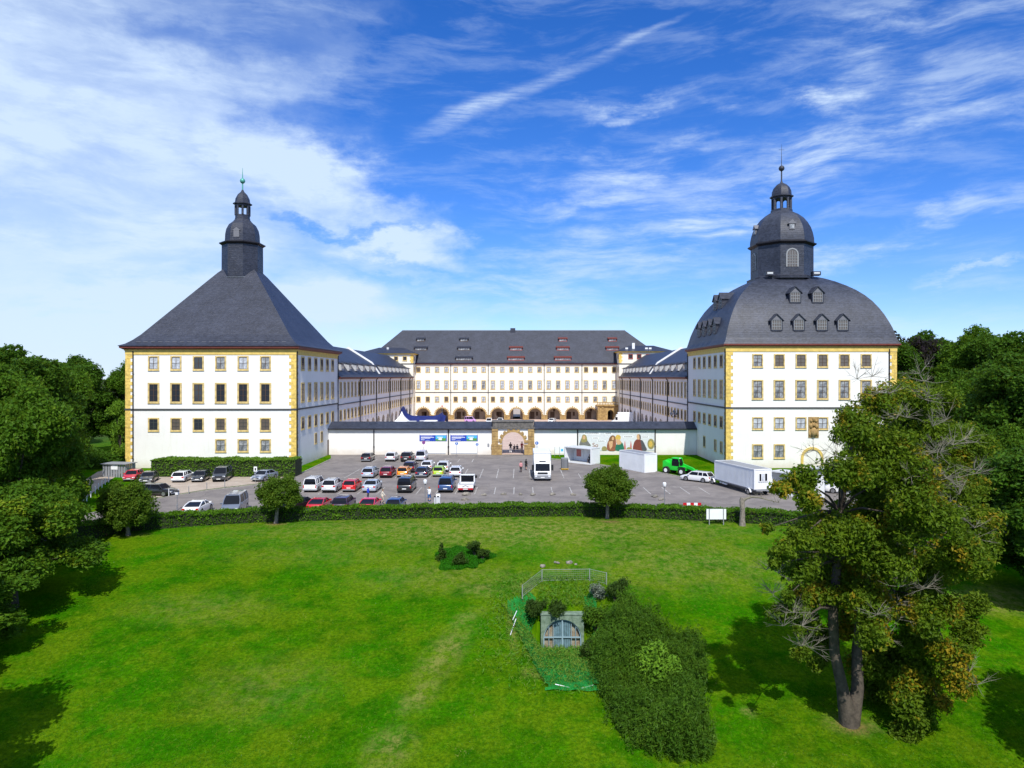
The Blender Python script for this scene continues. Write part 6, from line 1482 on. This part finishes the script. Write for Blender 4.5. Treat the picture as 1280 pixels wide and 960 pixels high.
# big near tree on the right, built bough by bough
bx_, by_, bz_ = T(1062, 905)
NT = thing('big_tree', 'large ragged tree with two leaning stems and yellowing leaves on the right of the lawn', 'tree', (bx_, by_, bz_))
spots = [(1135, 497, 30, 2), (1175, 505, 24, 5), (1100, 505, 26, 0), (1075, 520, 24, -2), (1150, 540, 38, 3), (1100, 555, 36, -1), (1060, 545, 22, -3), (1195, 550, 34, 5), (1050, 590, 28, -3), (1075, 600, 36, 2), (1130, 600, 40, -3), (1175, 600, 36, 3), (1205, 610, 26, 6),
         (1000, 602, 20, -3), (978, 612, 14, -5), (1010, 625, 18, -4), (1105, 640, 40, 0), (1155, 650, 40, -4), (1205, 655, 34, 2), (1060, 645, 26, 3), (1035, 668, 30, -2), (1000, 672, 22, -4), (978, 690, 15, -5), (1005, 712, 26, -3), (1050, 708, 30, 1),
         (1105, 700, 36, -3), (1155, 705, 38, 0), (1200, 700, 34, -4), (1225, 680, 20, 4), (1030, 740, 24, 0), (1085, 755, 28, -2), (1130, 760, 32, 2), (1175, 770, 30, -3), (1150, 800, 26, 0), (1185, 815, 24, -2), (1200, 855, 18, -3), (1190, 835, 18, 1), (1095, 795, 20, -3), (1060, 780, 18, 2),
          (1132, 912, 17, -1), (1125, 855, 25, 0), (1142, 885, 24, -1), (1100, 835, 22, 2), (1160, 862, 20, 1), (1085, 830, 20, 1), (1115, 820, 24, 2), (1150, 840, 22, 0), (1010, 770, 22, 1), (1030, 800, 18, 2), (1000, 815, 12, 0), (990, 760, 16, -2), (1060, 730, 30, 3), (1125, 850, 18, 1), (1175, 880, 12, -1), (1090, 700, 30, 3), (1075, 770, 22, 3), (1100, 800, 24, 2.5), (1045, 740, 24, 2.5), (1020, 700, 30, 1), (1060, 672, 32, -2.5), (1000, 742, 20, -1), (975, 768, 13, -2), (1022, 832, 13, 1), (1090, 860, 16, 2.5), (1205, 760, 24, 1), (1215, 790, 18, 0), (985, 745, 9, -5), (1000, 790, 9, -4), (960, 660, 8, -6), (968, 704, 9, -5)]
cl = []
for px, py, r, dy in spots:
    Y = by_+dy*.95; q = r*Y/F_PX*1.22; cl.append((PX(px, Y)-bx_, Y-by_, PZ(py, Y)-bz_, q))
low = [c for c in cl]
obj('crown', crown_from(cl, 165, .175, M['leaf_r'], sub=8, hollow=.3), None, NT)
b = MB()
def loc(px, py, dy=0.): Y = by_+dy; return (PX(px, Y)-bx_, dy, PZ(py, Y)-bz_)
stems = [[loc(1062, 910), loc(1053, 860, -.1), loc(1043, 815, -.2), loc(1041, 760, -.3), loc(1047, 700, -.2), loc(1050, 640, 0), loc(1062, 570, .4), loc(1080, 515, .8)],
         [loc(1063, 910), loc(1072, 860, .3), loc(1071, 810, .6), loc(1080, 740, 1), loc(1100, 660, 1.6), loc(1125, 580, 2.0), loc(1140, 510, 2.4)]]
b.tube(stems[0], [.52, .31, .27, .25, .23, .19, .12, .04], 12); b.tube(stems[1], [.46, .32, .26, .22, .19, .14, .04], 12)
forks = [Vector(stems[0][3]), Vector(stems[0][4]), Vector(stems[0][5]), Vector(stems[1][2]), Vector(stems[1][3]), Vector(stems[1][4]), Vector(stems[1][5])]
for c in cl:
    e = Vector(c[:3]); f = min(forks, key=lambda p: (p-e).length + (2.5 if p.z > e.z+1.5 else 0))
    up = [Vector(q[:3]) for q in cl if q[2] > e.z+.7]
    if e.z < 6.0 and up: f = min(up, key=lambda p: (p-e).length)
    m = f.lerp(e, .55)+Vector((random.uniform(-.3, .3), random.uniform(-.3, .3), .25)); b.tube([f, f.lerp(m, .55)+Vector((0,0,.2)), m, e], [.085, .06, .04, .012], 6)
obj('trunk', b, M['bark'], NT, smooth=True)
b = MB()
tw = [(1190, 560), (1180, 600), (1165, 560), (1200, 620), (1170, 530), (1205, 590), (1150, 590), (1120, 520), (1195, 640), (1215, 670), (1130, 690), (1100, 790), (1130, 745), (965, 715), (985, 765), (990, 785), (1025, 575), (1055, 560), (1080, 480), (1160, 490), (975, 735), (1165, 740), (1180, 560), (1110, 770), (1150, 470), (1100, 480), (1210, 850), (1010, 800)]
for px, py in tw*2:
    e = Vector(loc(px+random.uniform(-15, 15), py+random.uniform(-12, 12), random.uniform(-4.2, -2.0)))
    for _ in range(9):
        d = Vector((random.uniform(-1, 1), random.uniform(-.6, .5), random.uniform(-.2, 1))).normalized(); ln = random.uniform(.5, 1.3)
        p1 = e+d*ln*.5+Vector((0, 0, random.uniform(-.1, .1))); p2 = e+d*ln; b.tube([e, p1, p2], [.012, .008, .003], 4)
        for _ in range(3):
            d2 = (d+Vector((random.uniform(-1, 1), random.uniform(-1, 1), random.uniform(-1, 1)))*.8).normalized(); b.tube([p1, p1+d2*.4], [.006, .002], 3)
obj('bare_twigs', b, M['twig'], NT)

# clipped ball trees
def ball_proto(rad, seed):
    random.seed(seed); cl = []
    for i in range(40):
        a = i*2.39996; zz = -.85+1.75*(i+.5)/40; q = math.sqrt(1-min(.9, zz*zz))*.68*rad
        cl.append((q*math.cos(a), q*math.sin(a), zz*rad*.66, rad*random.uniform(.30, .44)))
    return cl
def ball_tree(px, pybase, pxc, pyc, rad, label, seed):
    x, y, z = T(px, pybase); t = thing('ball_tree', label, 'tree', (x, y, z), 0, 'small round-headed trees along the hedge')
    zc = PZ(pyc, y)-z; xc = PX(pxc, y)-x
    cl = [(a+xc, c, d*.95+zc, e) for a, c, d, e in ball_proto(rad, seed)]
    cl.append((xc, 0, zc, rad*.65))
    obj('crown', crown_from(cl, 95, .18, M['leaf_s'], sub=4, hollow=.45), None, t)
    b = MB(); b.tube([(0,0,-.2), (0,0,.15), (xc*.3, 0, zc*.45), (xc, 0, zc*.9)], [.30, .2, .17, .1], 10); limbs(b, (xc*.4, 0, zc*.5), cl, .08, k=10); obj('trunk', b, M['barkg'], t, smooth=True)
ball_tree(160, 669, 158, 631, 2.75, 'round-headed tree at the left in front of the long hedge, half in shade', 11)
ball_tree(345, 654, 350, 616, 2.35, 'round-headed tree with a pale trunk in front of the hedge below the left tower', 12)
ball_tree(759, 648, 761, 608, 2.75, 'round-headed tree in front of the hedge below the white cabins', 13)

# broken dead trunk
x, y, z = T(927.8, 657); st = thing('dead_trunk', 'broken pale dead tree trunk with one bare side branch in front of the hedge', 'tree trunk', (x, y, z))
b = MB(); b.tube([(.02,0,-.2), (0,0,.5), (.03,0,1.6), (-.03,0,2.5), (.02,0,2.85)], [.36, .28, .24, .25, .2], 10); obj('trunk', b, M['barkg'], st, smooth=True)
b = MB(); pts = [(0,0,2.4), (.35,-.1,2.75), (.9,-.2,2.95), (1.7,-.3,2.9), (2.6,-.4,2.65), (3.6,-.5,2.4)]; b.tube(pts, [.16, .13, .10, .08, .05, .02], 8)
for _ in range(46):
    i = random.randint(1, 4); e = Vector(pts[i]).lerp(Vector(pts[i+1]), random.random()); d = Vector((random.uniform(-.5, 1), random.uniform(-.6, .6), random.uniform(-.5, .8))).normalized(); b.tube([e, e+d*random.uniform(.3, .9)], [.022, .006], 4)
obj('bare_branch', b, M['twig'], st)

# hedges
def hedge(name, label, pts, th, h, mat, dens, size, zb=0., cat='hedge', off=1):
    """pts: front foot line; th thickness to the back"""
    b = MB(); P, Nn = [], []; rr = []
    n = len(pts)
    for i, (x, y) in enumerate(pts):
        a = pts[max(0, i-1)]; c = pts[min(n-1, i+1)]; d = Vector((c[0]-a[0], c[1]-a[1], 0)).normalized(); nv = Vector((-d.y, d.x, 0))
        z = min(tzn(x, y), tzn(x+nv.x*th, y+nv.y*th)); p = Vector((x, y, 0)); q = p+nv*th
        rr.append([(p.x+nv.x*.12, p.y+nv.y*.12, z-.2), (p.x+nv.x*.12, p.y+nv.y*.12, zb+h-.12), (q.x-nv.x*.12, q.y-nv.y*.12, zb+h-.12), (q.x-nv.x*.12, q.y-nv.y*.12, z-.2)])
    b.loft(rr)
    for (a, c) in zip(pts[:-1], pts[1:]):
        a = np.array([a[0], a[1], 0.]); c = np.array([c[0], c[1], 0.]); ln = np.linalg.norm(c-a); d = (c-a)/ln; nv = np.array([-d[1], d[0], 0])
        for side, area in (('f', ln*(h+.1)*.5), ('t', ln*(th+.2)), ('b', ln*h*.6)):  # front leaves thinned so the dark core shows through as the face's shade
            m = int(area*dens); t = rng.uniform(0, 1, (m, 1)); base = a + (c-a)*t
            zl = np.array([[tzn(q[0], q[1])] for q in base[:: max(1, m//12)]]).mean() if m else 0
            wv_ = .07*np.sin(base[:, 0]*1.9)+.06*np.sin(base[:, 0]*.73+1)+.04*np.sin(base[:, 0]*4.3)
            if side == 't': p = base + nv*rng.uniform(-.2, th, (m, 1)); p[:, 2] = zb+h+wv_+rng.normal(0, .05, m); no = np.tile([0, -.15, 1.], (m, 1))
            elif side == 'f': p = base + nv*(rng.normal(.03, .07, (m, 1))); p[:, 2] = zl + rng.uniform(0, 1, m)*(zb+h-zl+wv_); no = np.tile(-nv+np.array([0, 0, .15]), (m, 1))
            else: p = base + nv*(th+rng.normal(0, .07, (m, 1))); p[:, 2] = zb+h*rng.uniform(.3, 1, m); no = np.tile(nv, (m, 1))
            P.append(p); Nn.append(no)
    t = thing(name, label, cat, (0, 0, 0))
    obj('foliage', leaf_mesh('foliage', np.concatenate(P), np.concatenate(Nn), size, mat, .42), None, t)
    obj('dark_core', b, M['core'], t)
    return t
hp = []
for (a, c) in zip(HP[:-1], HP[1:]):
    for k in range(4): hp.append((a[0]+(c[0]-a[0])*k/4, a[1]+(c[1]-a[1])*k/4))
hp.append(HP[-1])
hedge('long_hedge', 'long low clipped hedge between the lawn and the car park', hp, 2.0, 1.16, M['leaf_h'], 130, .16, zb=.0)
xa = PX(187, 103.6); xb = PX(368.5, 103.6)
hedge('tall_hedge', 'tall bright clipped hedge in front of the left tower', [(xa, 103.9), (xa+7, 103.8), (xa+14, 103.8), (xb, 103.8)], 3.2, 2.55, M['leaf_h2'], 70, .24)
# weeds sticking out of the long hedge
def shrub(x, y, z, r, h, label, mat, size=.16, dens=90, name='shrub', cat='shrub', group=None, spiky=False):
    t = thing(name, label, cat, (x, y, z), 0, group); cl = []
    for i in range(9): a = random.uniform(0, 6.28); q = r*random.uniform(.1, .6); cl.append((q*math.cos(a), q*math.sin(a), h*random.uniform(.3, .75), r*random.uniform(.32, .5)))
    if spiky: cl = [(0, 0, h*.2, r*.9), (0, 0, h*.38, r*.75), (0, 0, h*.55, r*.6), (0, 0, h*.72, r*.42), (0, 0, h*.86, r*.28)]
    obj('foliage', crown_from(cl, dens, size, mat, sub=5), None, t)
    b = MB(); 
    for c in cl: b.tube([(0,0,-.1), (c[0]*.4, c[1]*.4, c[2]*.5), (c[0], c[1], c[2])], [.04, .03, .01], 5)
    obj('stems', b, M['bark'], t); return t
for px, py, lb in ((305, 653, 'bright weed clump growing at the hedge foot left of the middle ball tree'), (420, 650, 'pale-leaved sprouts at the hedge foot below the red cars'), (498, 647, 'pale-leaved sprouts at the hedge foot below the dark blue hatchback'), (952, 652, 'bright weeds at the hedge foot right of the dead trunk'), (918, 652, 'small weed clump at the hedge foot left of the dead trunk')):
    x, y, z = T(px, py); shrub(x, y-.15, z, .6, .9, lb, M['weed_y'], .14, 110, 'weed_clump', 'weeds')
# island of shrubs on the lawn
for px, py, r, h, lb, sp in ((552, 701, .62, 1.75, 'small pointed conifer at the left of the lawn shrub island', True), (594, 697, 1.05, 1.75, 'tallest dark rounded shrub at the back of the lawn island', False), (603, 701, .9, 1.2, 'dark low shrub at the right of the lawn island', False), (576, 706, 1.15, 1.1, 'dark spreading shrub at the front of the lawn island', False)):
    x, y, z = T(px, py); shrub(x, y, z, r, h, lb, M['leaf_d'], .15, 130, group='shrubs of the lawn island', spiky=sp)
P, Nn = [], []
ix, iy, iz = T(578, 698)
n = 14000; a = rng.uniform(0, 6.283, n); q = np.sqrt(rng.uniform(0, 1, n)); q = q*(1+.16*np.sin(3*a+1)+.12*np.sin(5*a)+.07*np.sin(11*a)); X_ = ix+q*2.3*np.cos(a); Y_ = iy+q*2.5*np.sin(a); Z_ = zn(X_, Y_)+rng.uniform(0, .38, n)*(1-q*.6)
gp = leaf_mesh('tall_grass', np.stack([X_, Y_, Z_], 1), np.tile([0, -.4, .3], (n, 1)), .22, leafmat('long grass', (.04, .22, .006), (.02, .13, .004), None), .2, .3); o = bpy.data.objects.new('tall_grass', gp); COL.objects.link(o); tag(o, 'longer bright grass round the shrub island', 'grass', kind='stuff')

# ---------------------------------------------------------------- cellar entrance
yW = CUTY-.4
EN = thing('cellar_entrance', 'small stone gateway sunk in the lawn with an arched blue-grey barred double door', 'gateway', (CUTX, yW, -5.35))
b = MB(); aw = 1.42
arcade(b, -1.6, 1.6, 2.6, [0], aw, .85, .36, 0.); b.box(-1.6, 1.6, .37, .8, -.3, 2.6); b.box(-1.66, 1.66, -.05, .85, 2.6, 2.68); obj('wall', b, pmat('pale lime stone', (.22, .29, .22), .9, col2=(.09, .14, .09), vscale=1.8, bump=.5), EN)
M['bluegrey'] = pmat('blue-grey door paint', (.13, .22, .26), .6, var=.3, vscale=3)
b = MB(); 
b.poly([(p[0], .34, p[1]) for p in [(aw, -.1)]+arch_pts(aw, 0, .85, 16)+[(-aw, -.1)]][::-1]); obj('back_boards', b, pmat('old masonry infill', (.34, .32, .24), .9, col2=(.20, .14, .09), vscale=3, bump=.5), EN)
for s in (-1, 1):
    x0, x1 = sorted((s*.04, s*.62)); b = MB()
    for i in range(4): xx = x0+(x1-x0)*i/4; b.box(xx+.01, xx+(x1-x0)/4-.01, .22, .32, -.05, 2.2)
    obj('door', b, M['bluegrey'], EN)
b = MB(); arch_band(b, aw-.08, aw-.002, 0, .85, .08, .16, -.1, 16); b.box(-.05, .05, .08, .16, -.1, 2.3); b.box(-aw, aw, .1, .18, .86, .94)
for xx in (-1.0, -.68, .68, 1.0): b.box(xx-.02, xx+.02, .12, .17, -.05, 1.9)
obj('bars', b, pmat('pale blue ironwork', (.25, .36, .42), .5), EN)
# fence panels above it
def wire_panel(b, p0, p1, h):
    p0, p1 = Vector(p0), Vector(p1); n = int((p1-p0).length/.16)
    for i in range(n+1): q = p0.lerp(p1, i/n); b.tube([q+Vector((0,0,.08)), q+Vector((0,0,h))], .004, 3)
    for j in range(6): z = .1+(h-.1)*j/5; b.tube([p0+Vector((0,0,z)), p1+Vector((0,0,z))], .005 if j not in (0, 5) else .017, 4)
M['fencem'] = pmat('dull fence wire', (.24, .27, .25), .6, .2)
FN = thing('wire_fence', 'low three-sided galvanised wire fence around the top of the sunken gateway', 'fence', (0, 0, 0))
fp = [T(653, 747), T(677.5, 727), T(737, 726), T(758, 731)]
for a, c in zip(fp[:-1], fp[1:]): b = MB(); wire_panel(b, a, c, .95); obj('fence_panel', b, M['fencem'], FN)
for p in fp: obj('post', MB().box(p[0]-.04, p[0]+.04, p[1]-.04, p[1]+.04, p[2]-.1, p[2]+.98), M['fencem'], FN)
# green safety net draped over the left bank and the floor of the cutting
def net_mat():
    m, nt = nmat('green net'); tc = nt.nodes.new('ShaderNodeTexCoord'); g = tc.outputs['Object']
    d = nt.nodes.new('ShaderNodeBsdfDiffuse'); L(nt, mixc(nt, noise(nt, g, 2, 4), (.012, .20, .022), (.03, .28, .07)), d.inputs[0]); t = nt.nodes.new('ShaderNodeBsdfTransparent')
    f = math_(nt, 'ADD', maprange(nt, noise(nt, g, 1.1, 5, .7), .3, .7, .18, .72), mul2(nt, maprange(nt, noise(nt, g, 14, 3, .7), .45, .6), .3))
    mx = nt.nodes.new('ShaderNodeMixShader'); L(nt, f, mx.inputs[0]); L(nt, t.outputs[0], mx.inputs[1]); L(nt, d.outputs[0], mx.inputs[2])
    o = nt.nodes.new('ShaderNodeOutputMaterial'); L(nt, mx.outputs[0], o.inputs[0]); return m
b = MB(); gx = np.arange(.6, 8.0, .22); gy = np.arange(40.6, 54.4, .22)
idx = {}
for i, x in enumerate(gx):
    for j, y in enumerate(gy):
        idx[i, j] = len(b.v); b.v.append((x, y, tz(x, y)+.16+.04*math.sin(x*5+y*3)+(.05*math.sin(y*2.3))))
for i in range(len(gx)-1):
    for j in range(len(gy)-1):
        x, y = gx[i]+.11, gy[j]+.11
        z = tz(x, y); dpt = tzn(x, y)-z
        ok = dpt > .12 and y < 54.6 and x < CUTX+2.8 and not (abs(x-CUTX) < 1.85 and y > CUTY-.6)
        if not ok and y < 43 and abs(x-CUTX+.1) < 1.5+.3*math.sin(y*3): ok = True
        if ok: b.f.append((idx[i, j], idx[i+1, j], idx[i+1, j+1], idx[i, j+1])); b.m.append(0)
o = obj('safety_net', b, net_mat(), smooth=True); tag(o, 'green safety netting draped over the left bank and path of the sunken gateway', 'netting')
EN.location.z = -5.35
# rubble strip edges of the net
b = MB(); 
for (p, q) in (((694, 857), (712, 861)), ((727, 862), (742, 858)), ((646, 765), (641, 776)), ((645, 775), (638, 795))): a_, c_ = T(*p), T(*q); b.tube([Vector(a_)+Vector((0,0,.08)), Vector(c_)+Vector((0,0,.08))], .03, 5)
o = obj('white_tape', b, M['wpaint']); tag(o, 'short lengths of white edging tape round the green netting', 'tape')

# shrubs and thicket round the entrance
def at_cut(px, py):
    z = -2.
    for _ in range(50): x, y = G(px, py, z); z += (tz(x, y)-z)*.4
    return x, y, z
def bush_on(px, py, r, h, lb, mat, size=.16, dens=95, cat='shrub'):
    x, y, z = at_cut(px, py); return shrub(x, y, z, r, h, lb, mat, size, dens, cat=cat)
bush_on(672, 769, 1.35, 1.15, 'dark low shrub hanging over the sunken gateway at its left', M['leaf_d'], .14, 130)
bush_on(692, 771, 1.25, .8, 'dark shrub over the middle of the sunken gateway', M['leaf_d'], .14, 130)
bush_on(722, 768, 1.3, 1.3, 'leafy green shrub over the right corner of the sunken gateway', M['weed'], .15, 110)
bush_on(748, 750, 1.0, 1.5, 'silvery-leaved shrub behind the sunken gateway', M['leaf_w'], .12, 150)
bush_on(768, 752, 1.3, 1.9, 'dark pointed shrub behind the right of the sunken gateway', M['leaf_d'], .15, 110)
bush_on(745, 790, 1.9, 2.0, 'dense dark shrub right beside the gateway door', M['weed'], .16, 90)
bush_on(738, 822, 1.4, 1.3, 'dark low shrub beside the path end right of the netting', M['leaf_d'], .15, 110)
bush_on(815, 850, 2.1, 1.9, 'bright yellow-green bush in the middle of the weed thicket', M['weed_y'], .20, 80)
def inpoly(x, y, poly):
    c = np.zeros(len(x), bool); j = len(poly)-1
    for i in range(len(poly)):
        xi, yi = poly[i]; xj, yj = poly[j]
        c ^= ((yi > y) != (yj > y)) & (x < (xj-xi)*(y-yi)/(yj-yi+1e-12)+xi); j = i
    return c
poly = [T(px, py)[:2] for px, py in ((772, 757), (800, 778), (840, 800), (872, 808), (880, 850), (866, 880), (888, 930), (880, 955), (846, 950), (800, 938), (770, 905), (755, 870), (748, 835), (742, 800), (755, 770))]
px_, py_ = np.array([p[0] for p in poly]), np.array([p[1] for p in poly])
X0 = rng.uniform(px_.min(), px_.max(), 9000); Y0_ = rng.uniform(py_.min(), py_.max(), 9000); k = inpoly(X0, Y0_, poly); X0, Y0_ = X0[k]+rng.normal(0, .22, k.sum()), Y0_[k]+rng.normal(0, .3, k.sum()); nS = len(X0)
hh = (1.05+.5*np.sin(X0*1.7+1)*np.cos(Y0_*1.3)+.45*np.sin(X0*.7-Y0_*.5)+.35*rng.uniform(-1, 1, nS)+.9*(rng.uniform(0, 1, nS) > .955)).clip(.3, 2.9); Z0 = terr(X0, Y0_)
m = 22; tt = rng.uniform(.05, 1, (nS, m)); lean = rng.normal(0, .10, (nS, 2))
P = np.stack([X0[:, None]+lean[:, :1]*tt*hh[:, None]+rng.normal(0, .07, (nS, m)), Y0_[:, None]+lean[:, 1:]*tt*hh[:, None]+rng.normal(0, .07, (nS, m)), Z0[:, None]+tt*hh[:, None]], -1).reshape(-1, 3)
me = leaf_mesh('weed_thicket', P, np.tile([0, -.5, .5], (len(P), 1)), .17, M['weed'], .25, .34)
o = bpy.data.objects.new('weed_thicket', me); COL.objects.link(o); tag(o, 'dense thicket of tall dark weeds running down the lawn right of the sunken gateway', 'weeds', kind='stuff')
# rough grass tufts: long grass standing in the lawn near the gateway and over the whole lawn surface
def tufts(name, label, X, Y, hmax, size, mat, nat=True):
    Z = (zn if nat else terr)(X, Y)+rng.uniform(.2, 1, len(X))*hmax
    me = leaf_mesh(name, np.stack([X, Y, Z], 1), np.tile([0, -.7, .2], (len(X), 1)), size, mat, .25, .22)
    o = bpy.data.objects.new(name, me); COL.objects.link(o); tag(o, label, 'grass', kind='stuff')
n = 13000; X = rng.normal(CUTX, 2.8, n); Y = rng.normal(50, 4.5, n); kk = (np.abs(X-CUTX) < 6) & (Y > 40) & (Y < 57) & ~((Y > 51.2) & (Y < 52.6) & (np.abs(X-CUTX) < 2)); tufts('rough_grass', 'rough unmown grass round the sunken gateway', X[kk], Y[kk], .42, .22, leafmat('rough grass', (.035, .22, .012), (.15, .22, .03), None, patch=1.2), False)
n = 150000; X = rng.uniform(-34, 34, n); Y = 34+ (rng.uniform(0, 1, n)**1.3)*40; tufts('lawn_blades', 'short grass blades standing up from the lawn', X, Y, .045, .10, leafmat('lawn blades', (.028, .135, .002), (.075, .20, .003), (.24, .26, .05), .60, .2, .5), False)
# undergrowth along the far left and right park edges
def under(name, label, x0, x1, y0, y1, n, h, mat):
    X = rng.uniform(x0, x1, n); Y = rng.uniform(y0, y1, n); H_ = h*(.55+.45*np.sin(X*.7)*np.cos(Y*.6)); Z = terr(X, Y)+rng.uniform(0, 1, n)*H_
    me = leaf_mesh(name, np.stack([X, Y, Z], 1), np.tile([0, -.5, .7], (n, 1)), .36, mat, .4); o = bpy.data.objects.new(name, me); COL.objects.link(o); tag(o, label, 'undergrowth', kind='stuff')
under('undergrowth', 'shady undergrowth below the trees left of the left tower', -84, -66, 112, 124, 14000, 3.4, M['leaf_b'])
under('undergrowth', 'shady undergrowth below the park trees right of the right tower', 66, 100, 96, 112, 16000, 4.0, M['leaf_b'])
